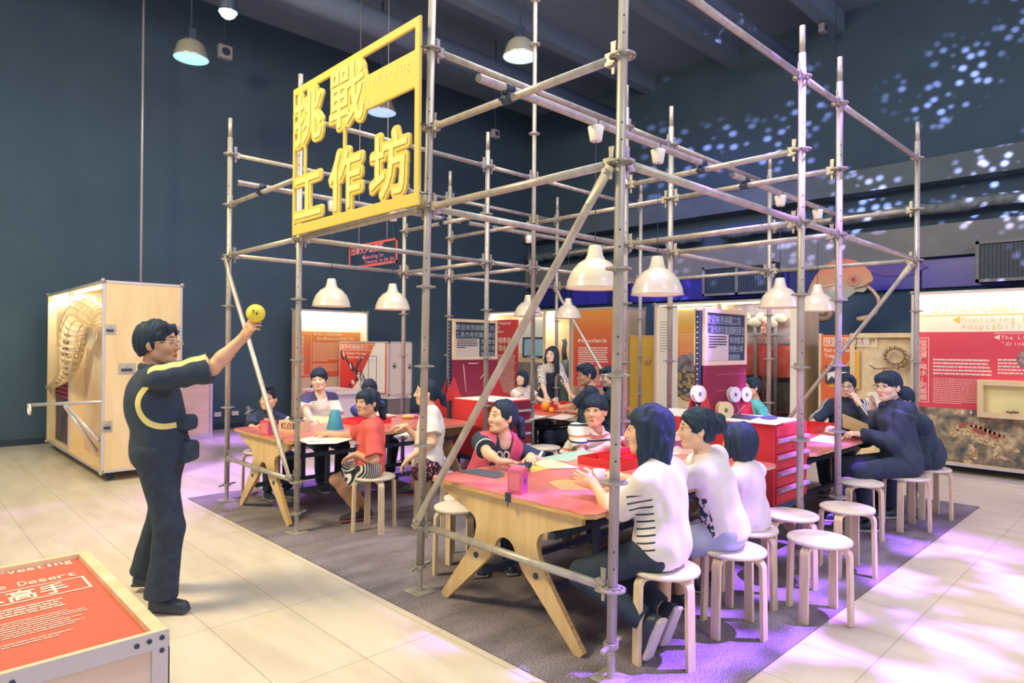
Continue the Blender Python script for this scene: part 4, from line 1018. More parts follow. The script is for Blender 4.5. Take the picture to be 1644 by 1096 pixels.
# ------------------------------------------------------------------ tool chests with their display boards
CHALK = mat('chalk', '#aebdc2', .9); BOARD = mat('chalkboard', '#30424d', .8)
HOLE = mat('hole_dark', '#3d1626', .8); HOLE_W = mat('hole_painted_light', '#e8dcd8', .6)  # pale hole colour paints in the light showing through the pegboard
DRAWER_PULL = mat('pull_aluminium', '#c9bfd0', .35, .6)
def chest(x0, y0, y1, z0, z1, label, red, front=RED, zl=TZ):
    x1 = x0 + .56; g = thing('tool_chest', label, 'tool chest', ((x0 + x1) / 2, (y0 + y1) / 2, .008), 'red tool chests between the worktables')
    part('body', MB().box(x0, x1, y0 + .02, y1 - .02, z0, z1, bev=.006), red, g)
    part('worktop', MB().box(x0 + .01, x1 - .01, y0 + .05, y1 - .05, z1, z1 + .006), PAPER, g)
    st = MB()
    for x in (x0 + .02, x1 - .02):
        for y in (y0 + .05, y1 - .05): st.box(x - .02, x + .02, y - .02, y + .02, .008, z0)
    st.box(x0, x1, y0 + .03, y1 - .03, z0 - .05, z0); part('stand', st, BLACK_M, g)
    for yy, s in ((y0 + .02, -1), (y1 - .02, 1)):
        b = MB().box(x0 + .015, x1 - .015, yy, yy + s * .012, z1 - .085, z1 - .01); part('lock_rail', b.disc((x1 - .17, yy + s * .014, z1 - .05), (0, 1, 0), 0, .016, .006, 16), front, g)
        n = 4; zt = z1 - .092; hgt = (zt - z0 - .01) / n
        for i in range(n):
            za = zt - (i + 1) * hgt + .008; zb = zt - i * hgt
            d = part('drawer', MB().box(x0 + .018, x1 - .018, yy, yy + s * .014, za, zb, bev=.003), front, g)
            pr = [(0, 0), (.030, -.004), (.034, -.020), (.012, -.032), (0, -.032)]
            part('pull', MB().prism(pr, (x0 + .03, yy + s * .012, zb - .006), (0, s, 0), (0, 0, 1), (x1 - x0 - .06, 0, 0)), DRAWER_PULL, d)
    return g
chest(2.12, .18, 1.42, .42, 1.00, 'red tool chest with aluminium drawer pulls at the end of the nearest table', RED)
chest(2.14, 3.18, 4.48, .36, .96, 'red tool chest with dark drawers at the end of the left rear table', RED, RED_D)
def display(x0, x1, ym, zb, ztop, zmid, label, rows, notice, paint_hole_light):
    g = thing('display_board', label, 'display board', ((x0 + x1) / 2, ym, zb), 'pegboards with blackboards on the tool chests')
    for s, yy in ((-1, ym - .035), (1, ym + .035)):
        ux, uy = ((1, 0, 0), (0, 0, 1)) if s < 0 else ((-1, 0, 0), (0, 0, 1)); xo = x0 if s < 0 else x1; W = x1 - x0
        pb = MB().box(x0, x1, yy - .008, yy + .008, zb, zmid, bev=.002); o = (xo, yy + s * .008, zb); nx = int(W / .045); nz_ = int((zmid - zb) / .045)
        for i in range(nx):
            for j in range(nz_):
                c = np.array(o) + np.array(ux) * (.03 + i * (W - .06) / (nx - 1)) + np.array((0, 0, .03 + j * (zmid - zb - .06) / (nz_ - 1))) + np.array((0, s * .0008, 0))
                r_ = .0045; pb.add([c + np.array(ux) * r_ * math.cos(t_) + np.array(uy) * r_ * math.sin(t_) for t_ in np.linspace(0, 2 * math.pi, 8, endpoint=False)], [tuple(range(8))], 2 if (paint_hole_light and j > nz_ - 6 and i > 3 and (j % 3 == 1)) else 1)
        part('pegboard', pb, [RED_D, HOLE, HOLE_W], g)
        bb = part('blackboard', MB().box(x0 + .03, x1 - .03, yy - .006, yy + .006, zmid + .03, ztop - .03), BOARD, g)
        f = MB(); t_ = .034
        fbox(f, 'y', yy - .013, yy + .013, x0, x1, zmid, ztop, t_)
        part('board_frame', f, PLY_H, bb)
        o = np.array((xo, yy + s * .006, 0.)) ; H_ = ztop - zmid; tx = MB()
        for txt, fx, fz, hgt, wd in rows: put_text(tx, txt, o + np.array(ux) * (W * fx) + np.array((0, 0, zmid + H_ * fz)), ux, uy, hgt, wd * W, bold=.0)
        part('chalk_writing', tx, CHALK, bb)
        nb = MB(); a0, a1, b0, b1 = notice; nb.box(xo + ux[0] * W * a0, xo + ux[0] * W * a1, yy + s * .006, yy + s * .009, zmid + H_ * b0, zmid + H_ * b1)
        lines(nb, o + np.array(ux) * (W * (a0 + .03)) + np.array((0, s * .0035, zmid + H_ * (b0 + .22))), ux, uy, W * (a1 - a0 - .06), H_ * (b1 - b0) * .5, 5, 1, .5, .001, 3, .4, (.012, .03))
        part('notice', nb, [mat('card_grey', '#d3c9bb', .8), INK_K], bb)
        for x_, sg in ((x0 - .002, -1), (x1 + .002, 1)): part('gusset', MB().prism([(-.02 * sg, .22), (.0, .22), (.13 * sg, -.03), (-.13 * sg, -.03)], (x_, yy + s * .012, zb), (1, 0, 0), (0, 0, 1), (0, s * .004, 0)), RED, g)
    for xa, x_ in ((x0 - .03, x0 - .03), (x1 - .01, x1 + .03)):
        up = MB().box(xa, xa + .04, ym - .018, ym + .018, zb - .3, ztop - .02); n = int((ztop - zb) / .04)
        for i in range(n): up.disc((x_, ym, zb - .02 + i * .04), (1, 0, 0), 0, .006, .003, 8, 1)
        part('upright', up, [BLACK_M, INK], g)
    return g
display(2.07, 2.755, .77, 1.01, 1.86, 1.415, 'double sided blackboard and dark red pegboard on the right tool chest, hung with string spools',
        [('歡迎來到挑戰工坊', .05, .74, .075, .80), ('工具作用完畢請歸回原位', .05, .56, .075, .90), ('保持整潔', .57, .40, .06, .36), ('快樂分享', .57, .24, .06, .34), ('敬請愛護', .57, .09, .055, .26)], (.06, .55, .08, .55), True)
display(2.13, 2.80, 3.90, .97, 1.85, 1.39, 'double sided blackboard and red pegboard on the left tool chest, with sticks on the pegs',
        [('歡迎來到挑戰工坊', .05, .74, .07, .88), ('工具作用完畢請歸位', .05, .56, .07, .92), ('保持整潔', .62, .40, .06, .32), ('快樂分享', .62, .24, .06, .32), ('敬請愛護', .62, .09, .055, .3)], (.05, .58, .06, .52), False)
# spools of string on pegs
def spool(px, py, Y, r, w, label, cream=False):
    c = AY(px, py, Y); g = thing('string_spool', label, 'spool', c, 'string spools on the right pegboard')
    ax = nrm((-.5, -.85, .05)) if cream else nrm((-.25, -.95, .05)); c = np.array(c)
    m1 = mat('cream_thread', '#e2cfa0', .8) if cream else PAPER
    part('flange', MB().disc(c - ax * 0 + ax * w / 2, ax, 0, r, .006, 28).disc(c - ax * w / 2, ax, 0, r, .006, 28).disc(c + ax * (w / 2 + .002), ax, 0, r * .22, .008, 14, 1), [mat('spool_white', '#efe9de', .6) if not cream else m1, BLACK], g)
    part('thread', MB().disc(c, ax, 0, r * (.96 if cream else .6), w, 28), m1, g)
    part('peg', MB().tube([c + ax * (w / 2 + .02), c - ax * .10], .005, 8), STEEL, g)
spool(1160, 658, .69, .068, .10, 'large cream roll of string on the right pegboard', True)
spool(1178, 633, .69, .062, .035, 'white string spool seen face on, right part of the pegboard')
spool(1196, 633, .72, .062, .035, 'white string spool at the pegboard edge beside the boy in turquoise')
spool(1121, 632, .66, .062, .035, 'white string spool at the left edge of the right pegboard')
for i, (a, b, lab) in enumerate((((1183, 650), (1190, 690), 'loose pale string hanging from the spool facing the viewer'), ((1197, 650), (1180, 688), 'loose pale string hanging from the spool at the pegboard edge'))):
    p0, p1 = AY(*a, .66), AY(*b, .66); p1[2] = max(p1[2], 1.012)
    solid('string', MB().tube([p0 + (p1 - p0) * t_ + np.array([.012 * math.sin(t_ * 7 + i * 2), 0, 0]) for t_ in np.linspace(0, 1, 14)], .0022, 6), mat('string_pink', '#dcc0b0', .8), lab, 'string')
for a, b, lab in (((744, 585), (748, 628), 'long pale stick hooked on the left pegboard'), ((752, 583), (768, 583), 'short pale stick lying level on the left pegboard'), ((771, 608), (777, 600), 'small tilted stick at the right of the left pegboard')):
    solid('wooden_stick', MB().tube([AY(*a, 3.84), AY(*b, 3.84)], .004, 6), mat('stick', '#e6d5cc', .7), lab, 'stick')

# ------------------------------------------------------------------ the big yellow sign
from mathutils.geometry import tessellate_polygon
def raster(tris, v, res, lo, n):
    M = np.zeros(n, bool)
    for t_ in tris:
        a, b, c = [(v[i] - lo) / res for i in t_]; x0, y0 = np.floor(np.minimum(np.minimum(a, b), c)).astype(int); x1, y1 = np.ceil(np.maximum(np.maximum(a, b), c)).astype(int) + 1
        x0, y0 = max(x0, 0), max(y0, 0); x1, y1 = min(x1, n[0]), min(y1, n[1])
        if x1 <= x0 or y1 <= y0: continue
        X, Y = np.meshgrid(np.arange(x0, x1), np.arange(y0, y1), indexing='ij'); den = (b[1] - c[1]) * (a[0] - c[0]) + (c[0] - b[0]) * (a[1] - c[1])
        if abs(den) < 1e-9: continue
        w0 = ((b[1] - c[1]) * (X - c[0]) + (c[0] - b[0]) * (Y - c[1])) / den; w1 = ((c[1] - a[1]) * (X - c[0]) + (a[0] - c[0]) * (Y - c[1])) / den
        M[x0:x1, y0:y1] |= (w0 >= 0) & (w1 >= 0) & (w0 + w1 <= 1)
    return M
def edt(M):
    """distance to the nearest set cell"""
    n, m_ = M.shape; G = np.full(M.shape, 1e6)
    for i in range(m_):
        k = np.where(M[:, i])[0]
        if len(k): G[:, i] = np.abs(np.arange(n)[:, None] - k[None]).min(1)
    D = np.empty(M.shape); jj = np.arange(m_)
    for i in range(n): D[i] = ((G[i][None, :] ** 2) + (jj[:, None] - jj[None, :]) ** 2).min(1)
    return np.sqrt(D)
SX = -.075; SY = 3.185; RES = .0055
sign = thing('sign_board', 'big openwork yellow sign with raised Chinese characters hung on the scaffold front', 'sign', (SX, 2.33, 2.42))
n2 = (int(1.75 / RES), int(1.24 / RES)); lo2 = np.array([0, 2.40])
D1 = np.full(n2, 1e3)
for ch, y0, y1, z0, z1 in (('挑', 3.13, 2.70, 3.13, 3.52), ('戰', 2.56, 2.10, 3.13, 3.55), ('工', 3.13, 2.70, 2.55, 2.86), ('作', 2.56, 2.13, 2.53, 2.95), ('坊', 2.00, 1.58, 2.53, 2.95)):
    v, t_ = text_tris(ch, 0.0); a, b = v.min(0), v.max(0); w = np.array([SY - y0, z0]) + (v - a) / (b - a) * np.array([y0 - y1, z1 - z0])
    D1 = np.minimum(D1, edt(raster(t_, w, RES, lo2, n2)) * RES)
def plate(name, D2, t0, t1, m_, parent):
    """plate grown where D2 < 0, from depth t0 to t1 in front of the sign plane"""
    nz = 6; hz = (t1 - t0) / (nz - 3); zz = (np.arange(nz) - 1) * hz
    F = np.maximum(D2[:, :, None], np.maximum(-zz, zz - (t1 - t0))[None, None, :] ).astype(np.float32) + 1e-5
    f = Field.__new__(Field); f.F = F; f.lo = np.zeros(3); f.h = 1.0; V, Q = f.mesh()
    W = np.stack([np.full(len(V), SX) - (t0 + (V[:, 2] - 1) * hz), SY - (lo2[0] + V[:, 0] * RES), lo2[1] + V[:, 1] * RES], 1)
    b = MB().add(W, [tuple(q) for q in Q]); o = part(name, b, m_, parent)
    bm = bmesh.new(); bm.from_mesh(o.data); bmesh.ops.recalc_face_normals(bm, faces=bm.faces[:]); bm.to_mesh(o.data); bm.free(); return o
gx, gz = np.meshgrid(np.arange(n2[0]) * RES, lo2[1] + np.arange(n2[1]) * RES, indexing='ij')
def rect(a0, a1, b0, b1): return np.maximum(np.maximum(a0 - gx, gx - a1), np.maximum(b0 - gz, gz - b1))
fr = np.maximum(rect(.008, 1.728, 2.425, 3.605), -(np.maximum(np.maximum(.045 - gx, gx - 1.675), np.maximum(2.51 - gz, gz - 3.545))))
band = rect(1.00, 1.70, 3.165, 3.405); links = np.minimum(rect(.195, .225, 2.8, 3.15), rect(.80, .835, 2.9, 3.2))
for q in (rect(.03, .12, 3.14, 3.5), rect(.9, 1.0, 3.5, 3.58), rect(.0, .1, 2.5, 2.6), rect(.6, .66, 2.5, 2.6), rect(.98, 1.02, 2.5, 2.6)): pass
pad = [np.full((n2[0], n2[1]), 9.)]
D_ = np.minimum(np.minimum(fr, band), np.minimum(links, D1 - .036)); D_[0, :] = D_[-1, :] = 9; D_[:, 0] = D_[:, -1] = 9
plate('board', D_, 0, .022, YEL, sign); plate('characters', D1 - .009, .022, .030, YEL_L, sign)
tx = MB(); put_mono(tx, 'Tinkering', (SX - .022, SY - 1.05, 3.305), *FACE_NX, .105, .066); put_mono(tx, 'Area', (SX - .022, SY - 1.05, 3.195), *FACE_NX, .105, .066)
part('lettering', tx, YEL_L, sign)
tw = MB()
for z in (3.41, 2.93, 2.50): tw.tube([(SX - .01, 1.50, z), (SX - .01, 1.455, z), (-.03, 1.44, z)], .004, 6)
for z in (3.41, 2.93, 2.44): tw.tube([(SX - .01, 3.165, z), (SX - .01, 3.21, z), (-.03, 3.25, z)], .004, 6)
part('tie_wire', tw, BLACK, sign)

# ------------------------------------------------------------------ hanging black sign with a red frame
ORANGE = mat('frame_coral', '#e2705c', .5)
g = thing('hanging_sign', 'black hanging sign in a coral frame pointing to sea treasures, behind the yellow sign', 'sign', (2.8, 7.3, 2.75))
hy0, hy1, hz0, hz1, hx = 6.25, 7.62, 2.76, 3.13, 3.0
part('panel', MB().box(hx, hx + .03, hy0, hy1, hz0, hz1), mat('sign_black', '#2c4050', .6), g)
f = MB(); o = (hx, hy1, hz0); outline(f, o, *FACE_NX, 0, hy1 - hy0, 0, hz1 - hz0, .035, lift=.004)
for a in ((hy0, hy1, hz0, hz0 + .035), (hy0, hy1, hz1 - .035, hz1), (hy0, hy0 + .035, hz0, hz1), (hy1 - .035, hy1, hz0, hz1)): f.box(hx - .008, hx, *a)
part('frame', f, ORANGE, g)
tx = MB(); W_ = hy1 - hy0
put_text(tx, '找尋大海的寶藏', (hx - .002, hy1 - .06, hz0 + .225), *FACE_NX, .13, .95, bold=.02)
put_text(tx, '◀', (hx - .002, hy1 - .40, hz0 + .125), *FACE_NX, .085); put_mono(tx, 'Searching for', (hx - .002, hy1 - .48, hz0 + .125), *FACE_NX, .08, .041, bold=.01); put_mono(tx, 'Treasures in the Sea', (hx - .002, hy1 - .48, hz0 + .05), *FACE_NX, .08, .041, bold=.01)
part('lettering', tx, mat('sign_ink', '#f0a090', .6), g)
wr_ = MB()
for y in (7.35, 6.55): wr_.tube([(hx + .015, y, hz1), (hx + .015, y, 7.6)], .006, 6)
part('cable', wr_, ALU, g)

# ------------------------------------------------------------------ display cases (flight-case style boxes)
PLYV = nmat('case_plywood', '#dcc193', '#e9d3a8', 1.6, .55, 5, (5, 5, 1.0), .03, lo=.3, hi=.7)
LED = mat('strip_light', '#ffffff', .5, emit='#fff4df', estr=4)
def glow(name, loc, target, sx, sy, e, parent, col=(1, .95, .86)):
    l = lamp(name, 'AREA', loc, target, e, col, sx, size_y=sy); return l
def shell(name, label, x0, x1, y0, y1, z0, z1, face, th=.03, cat='display case', casters=True, mat_=None, strip=12.8):
    """open-fronted case; face '-x' or '-y' is the open side"""
    g = thing(name, label, cat, ((x0 + x1) / 2, (y0 + y1) / 2, 0)); b = MB(); m_ = mat_ or PLYV
    b.box(x0, x1, y0, y1, z0, z0 + th).box(x0, x1, y0, y1, z1 - th, z1)
    if face == '-x': b.box(x0, x1, y0, y0 + th, z0 + th, z1 - th).box(x0, x1, y1 - th, y1, z0 + th, z1 - th).box(x1 - th, x1, y0 + th, y1 - th, z0 + th, z1 - th)
    else: b.box(x0, x0 + th, y0, y1, z0 + th, z1 - th).box(x1 - th, x1, y0, y1, z0 + th, z1 - th).box(x0 + th, x1 - th, y1 - th, y1, z0 + th, z1 - th)
    part('carcass', b, m_, g); e = MB(); a = .028; q = .004
    for x in (x0, x1):
        for y in (y0, y1): e.box(x - (q if x == x0 else a - q), x + (a - q if x == x0 else q), y - (q if y == y0 else a - q), y + (a - q if y == y0 else q), z0, z1)
    for z in (z0, z1):
        zz = (z - q, z + a - q) if z == z0 else (z - a + q, z + q)
        for y in (y0, y1): yy = (y - q, y + a - q) if y == y0 else (y - a + q, y + q); e.box(x0, x1, *yy, *zz)
        for x in (x0, x1): xx = (x - q, x + a - q) if x == x0 else (x - a + q, x + q); e.box(*xx, y0, y1, *zz)
    part('edging', e, ALU, g); cc = MB()
    for x in (x0, x1):
        for y in (y0, y1):
            for z in (z0, z1): cc.ball((x, y, z), .026, 8)
    part('corner_cap', cc, STEEL_D, g)
    if casters:
        for x in (x0 + .12, x1 - .12):
            for y in (y0 + .15, y1 - .15):
                part('caster', MB().disc((x, y, .05), (0, 1, 0), 0, .046, .03, 16).box(x - .03, x + .03, y - .03, y + .03, .07, z0), BLACK, g)
    if strip:
        if face == '-x': part('strip_light', MB().box(x0 + .05, x0 + .08, y0 + .06, y1 - .06, z1 - th - .03, z1 - th - .005), LED, g); l = glow(name + '_light', (x0 + .08, (y0 + y1) / 2, z1 - th - .04), ((x0 + x1) / 2 + .1, (y0 + y1) / 2, z0), y1 - y0 - .1, .08, strip * (y1 - y0), g); l.rotation_euler = (0, math.radians(-24), math.radians(0)); l.data.size, l.data.size_y = .08, y1 - y0 - .1
        else: part('strip_light', MB().box(x0 + .06, x1 - .06, y0 + .05, y0 + .08, z1 - th - .03, z1 - th - .005), LED, g); l = glow(name + '_light', ((x0 + x1) / 2, y0 + .08, z1 - th - .04), None, x1 - x0 - .1, .08, strip * (x1 - x0), g); l.rotation_euler = (math.radians(24), 0, 0)
    return g
def latch(g, c, ax, w=.13, h=.10):
    """recessed butterfly latch on a face with normal ax"""
    c = np.array(c, float); ax = np.array(ax, float); u = np.cross((0, 0, 1), ax); e = MB()
    e.obox(c + ax * .003, (u, (0, 0, 1), ax), (w / 2, h / 2, .003)); e.obox(c + ax * .012 - np.array((0, 0, h * .12)), (u, (0, 0, 1), ax), (w * .32, h * .12, .010), 1); e.disc(c + ax * .010 + np.array((0, 0, h * .2)), ax, .012, .024, .012, 16)
    part('latch', e, [CHROME, BLACK], g)

# --- tall crate at the left with the wooden trunk
cx0, cx1, cy0, cy1, cz0, cz1 = -.70, .12, 6.50, 9.72, .11, 2.24
g = shell('exhibit_crate', 'tall plywood exhibit crate at the left, open side showing a wooden elephant trunk', cx0, cx1, cy0, cy1, cz0, cz1, '-x', strip=8.0)
latch(g, (cx0 + .07, cy0, 1.70), (0, -1, 0), .11, .11); latch(g, (cx0 + .24, cy0, 1.26), (0, -1, 0), .17, .12); latch(g, (cx0 + .05, cy0, .62), (0, -1, 0), .10, .12); latch(g, (cx1 - .07, cy0, 1.70), (0, -1, 0), .11, .11)
part('divider', MB().box(cx0 + .02, cx1 - .03, 8.22, 8.26, cz0 + .03, cz1 - .03), PLYV, g)
part('divider_edge', MB().box(cx0 - .004, cx0 + .02, 8.22, 8.26, cz0, cz1), ALU, g)
part('inner_board', MB().box(cx0 + .18, cx0 + .21, 7.05, 8.2, cz0 + .03, 1.75), nmat('pinkish_ply', '#d8b592', '#ecd6bb', 1.5, .6, 4, (1, 1, 1)), g)
part('red_board', MB().box(cx0 + .30, cx0 + .33, 6.6, 7.0, cz0 + .03, 1.05).box(cx0 + .05, cx0 + .07, 8.42, 8.6, cz0 + .03, 1.0), mat('board_red', '#cf3a49', .6), g)
part('photo_board', MB().box(cx0 + .10, cx0 + .13, 8.28, 9.68, cz0 + .03, 1.0).box(cx0 + .08, cx0 + .10, 8.9, 9.35, 1.05, 1.55), nmat('dark_photo', '#39424f', '#6d5962', 3, .5, 3), g)
part('striped_print', MB().box(cx0 + .07, cx0 + .10, 8.75, 9.55, .78, 1.05), stripes('red_lines', [(0, '#b9525c'), (.5, '#5d2a3c')], 2, .06), g)
o = (cx0 + .02, 9.66, 0)
part('header_board', MB().box(cx0 + .10, cx0 + .12, 8.28, 9.68, 1.52, cz1 - .04), PLYV, g)
tb = MB(); lines(tb, (cx0 + .095, 9.0, 1.2), *FACE_NX, .5, .75, 14, 0, .4, .001, 4); part('small_print', tb, mat('print_brown', '#a08468', .8), g)
# the trunk: thin ribs strung on a curved spine, its own thing
tr = thing('trunk_model', 'articulated wooden elephant trunk model of thin ribs curling out of the tall crate', 'model', (-.6, 7.9, .9))
px = [(166, 515, .20), (150, 505, .22), (133, 500, .235), (121, 522, .24), (115, 550, .235), (112, 575, .20), (108, 596, .15), (97, 610, .10), (84, 619, .065), (76, 621, .035)]
sp = [AX(a, b, -.66 - .10 * math.sin(i / 9 * 3.1)) for i, (a, b, r_) in enumerate(px)]; M_ = 46
def spl(t):
    f = t * (len(sp) - 1); i = min(int(f), len(sp) - 2); u = f - i; p0, p1, p2, p3 = sp[max(i - 1, 0)], sp[i], sp[i + 1], sp[min(i + 2, len(sp) - 1)]
    r_ = px[i][2] * (1 - u) + px[i + 1][2] * u
    return .5 * ((2 * p1) + (-p0 + p2) * u + (2 * p0 - 5 * p1 + 4 * p2 - p3) * u * u + (-p0 + 3 * p1 - 3 * p2 + p3) * u ** 3), r_
SPINE = [spl(i / (M_ - 1)) for i in range(M_)]
for i in range(0, M_, 2):
    p_, r_ = SPINE[i]; d = SPINE[min(i + 1, M_ - 1)][0] - SPINE[max(i - 1, 0)][0]; part('rib', MB().disc(p_, d, r_ * .40, r_ * .62, .012, 24), PLY_H if i % 4 else PLYV, tr)
for k_ in range(10):
    a = k_ * 2 * math.pi / 10; pts = []
    for i in range(M_):
        p_, r_ = SPINE[i]; d = nrm(SPINE[min(i + 1, M_ - 1)][0] - SPINE[max(i - 1, 0)][0]); u = nrm(np.cross(d, (1, 0, 0))); w = np.cross(d, u); pts.append(p_ + (u * math.cos(a) + w * math.sin(a)) * r_ * .63)
    part('lath', MB().tube(pts, .006, 5), PLY_H, tr)
ear = MB().prism([(0, 0), (.28, .10), (.62, .12), (.80, -.02), (.74, -.38), (.45, -.52), (.12, -.42)], AX(141, 494, -.62) + np.array((0, .25, 0)), (0, -1, 0), (0, 0, 1), (-.01, 0, 0)); part('ear_sheet', ear, mat('cream_canvas', '#efe3c6', .8), tr)
# pull bar with a white ring
hb = thing('pull_bar', 'steel pull bar with white ring and two struts reaching out of the tall crate', 'handle', (-.9, 7.3, .9))
A_ = AX(160, 645, -.70); Bp = AX(45, 650, -1.22); Cp = AX(103, 648, -.95)
part('bar', MB().tube([A_ + np.array((.3, 0, 0)), Bp], .02, 12), ALU, hb)
part('strut', MB().tube([Cp, AX(160, 707, -.70)], .02, 12).tube([Cp - np.array((0, .03, .02)), AX(156, 725, -.66)], .02, 12), ALU, hb)
c = AX(47, 657, -1.22); part('ring', MB().tube([c + np.array((0, .065 * math.cos(t_), .055 * math.sin(t_))) for t_ in np.linspace(0, 2 * math.pi, 24, endpoint=False)], .012, 8, closed=True), WHITE, hb)

# --- orange printed case against the left wall
g = shell('orange_case', 'tall display case with an orange swimsuit text panel against the left wall', 3.06, 4.55, 9.55, 9.75, .10, 2.19, '-y', strip=9.6)
og = pmat('orange_print', [(0, '#d8604e'), (.55, '#e0784c'), (1, '#e3a348')], 2, .9, 1.9)
part('back_panel', MB().box(3.09, 4.52, 9.66, 9.68, .13, 2.16), nmat('cream_print', '#f3eee2', '#efe9da', 1, .7), g)
part('text_panel', MB().box(3.05, 4.44, 9.645, 9.66, .92, 1.78), og, g)
tx = MB(); o = (3.05, 9.645, 0)
put_text(tx, '◀ Fiber infused with', (3.42, 9.645, 1.71), *FACE_NY, .075, .60); put_text(tx, 'the efficiency of sharks’ skin', (3.50, 9.645, 1.63), *FACE_NY, .075, .80)
outline(tx, o, *FACE_NY, .13, .34, .96, 1.74, .008); put_col(tx, '高效能的鯊魚感泳裝', (3.165, 9.645, 1.71), *FACE_NY, .085, .083, bold=.01)
lines(tx, (3.42, 9.645, 1.22), *FACE_NY, .62, .36, 12, 0, .4, .002, 1); lines(tx, (3.42, 9.645, 1.0), *FACE_NY, .55, .18, 6, 0, .4, .002, 2)
part('lettering', tx, mat('ink_cream', '#f2d9ad', .7), g)
part('photo', MB().box(3.05, 4.44, 9.645, 9.66, .13, .92), nmat('skin_photo', '#c7a88b', '#e1cbb3', 1.2, .6, 2), g)
ph = MB(); ph.prism([(.22, .36), (.42, .62), (.55, .60), (.62, .40), (.95, .48), (1.35, .32), (1.35, .22), (.9, .34), (.60, .22), (.45, .18)], (3.05, 9.640, .25), (1, 0, 0), (0, 0, 1), (0, .004, 0)); part('swimsuit_print', ph, mat('print_slate', '#4e5866', .6), g)

# --- white lobster case on a stand
P1 = AD(545, 590, 11.5); g = thing('lobster_case', 'white case with a red lobster graphic and pink latched end behind the left table', 'display case', (3.6, 8.2, 0))
bx0 = AD(625, 590, 11.4)[0]; by0 = AD(625, 590, 11.4)[1]; bx1 = AY(661, 590, by0)[0]; by1 = AX(545, 590, bx0)[1]; bz0, bz1 = .66, 1.60
b = MB().box(bx0 + .02, bx1, by0, by1, bz0, bz1); part('carcass', b, mat('pinkish_white', '#e4d3cf', .55), g)
part('front_print', MB().box(bx0, bx0 + .02, by0 + .12, by1 - .01, bz0 + .02, bz1 - .02), pmat('lobster_ground', [(0, '#d9303c'), (.7, '#dd4a3a'), (1, '#e58f4c')], 2, .66, 1.6), g)
LW = (by1 - by0 - .14) / .75; wp = MB(); wp.prism([(.60, .90), (.75, .90), (.75, .02), (.22, .02), (.36, .26)], (bx0 - .001, by1 - .01, bz0 + .02), (0, -LW, 0), (0, 0, 1), (-.003, 0, 0)); part('white_print', wp, PAPER, g)
lob = MB()
def lb(x_, z_, a_, b_, rot, dz, mi=0):
    cr, sr = math.cos(math.radians(rot)), math.sin(math.radians(rot)); P2 = [(a_ * math.cos(t_), b_ * math.sin(t_)) for t_ in np.linspace(0, 2 * math.pi, 14, endpoint=False)]
    lob.prism([(u_ * cr - w_ * sr, u_ * sr + w_ * cr) for u_, w_ in P2], (bx0 - .001, by1 - .01 - x_ * LW, bz0 + .02 + z_), (0, -1, 0), (0, 0, 1), (-dz, 0, 0), mi)
for q in ((.05, .66, .045, .10, 25, .005, 0), (.12, .60, .03, .07, 35, .006, 0), (.16, .52, .025, .07, 40, .005, 0), (.22, .44, .055, .10, 30, .006, 0), (.29, .38, .05, .07, 20, .007, 0), (.32, .50, .03, .08, -30, .006, 0), (.37, .58, .025, .05, -50, .007, 0), (.34, .30, .045, .06, 10, .008, 1), (.30, .22, .04, .05, 40, .008, 0), (.24, .16, .035, .05, 60, .009, 1), (.19, .10, .03, .05, 75, .008, 0), (.20, .46, .02, .06, 30, .009, 1), (.07, .68, .015, .06, 25, .009, 1)): lb(*q)
for i_ in range(4): lob.tube([(bx0 - .008, by1 - .01 - (.30 + .02 * i_) * LW, bz0 + .40 - .05 * i_), (bx0 - .008, by1 - .01 - (.40 + .02 * i_) * LW, bz0 + .36 - .06 * i_), (bx0 - .008, by1 - .01 - (.44 + .01 * i_) * LW, bz0 + .26 - .05 * i_)], .007, 5)
part('lobster_print', lob, [mat('print_dark', '#39404a', .6), PAPER], g)
tx = MB(); o = (bx0 - .001, by1 - .01, bz0); put_text(tx, '深海的無敵武士', (bx0 - .003, by1 - .04, bz0 + .80), *FACE_NX, .085, .48 * LW, bold=.006); outline(tx, o, *FACE_NX, .02, .56 * LW, .775, .885, .007)
put_text(tx, 'Lobsters: The most', (bx0 - .003, by1 - .12 * LW, bz0 + .70), *FACE_NX, .06, .34 * LW); put_text(tx, 'undersea warriors', (bx0 - .003, by1 - .12 * LW, bz0 + .63), *FACE_NX, .06, .30 * LW); part('lettering', tx, INK, g)
e = MB()
for y in (by0, by1 - .02):
    for z in (bz0, bz1 - .02): e.box(bx0 - .006, bx1 + .004, y - .003, y + .023, z - .003, z + .023)
for z in (bz0, bz1 - .02): e.box(bx0 - .006, bx0 + .018, by0, by1, z - .003, z + .023)
for y in (by0, by1 - .02): e.box(bx0 - .006, bx0 + .018, y - .003, y + .023, bz0, bz1); 
e.box(bx1 - .02, bx1 + .004, by0 - .003, by0 + .02, bz0, bz1); part('edging', e, ALU, g); latch(g, (bx0 + .10, by0, bz0 + .52), (0, -1, 0), .07, .10); latch(g, (bx1 - .05, by0, bz0 + .50), (0, -1, 0), .07, .10)
st = MB(); st.box(bx0, bx1, by0, by1, .60, .66)
part('stand', st, mat('stand_pale', '#d9d0d2', .5), g); [part('leg', MB().box(bx0 + .02, bx1 - .02, y_, y_ + .05, 0, .60), mat('stand_brown', '#7d7378', .6), g) for y_ in (by0 + .02, by1 - .08)]
rk = MB(); rx = bx0 - .12
for y in (by0 + .22, by0 + .48, by0 + .74): rk.tube([(rx, y, bz0), (rx, y, 1.34)], .006, 6)
rk.tube([(rx, by0 + .22, 1.34), (rx, by0 + .74, 1.34)], .006, 6); rk.tube([(rx, by0 + .22, bz0), (rx, by0 + .74, bz0)], .006, 6)
part('wire_frame', rk, BLACK_M, g)
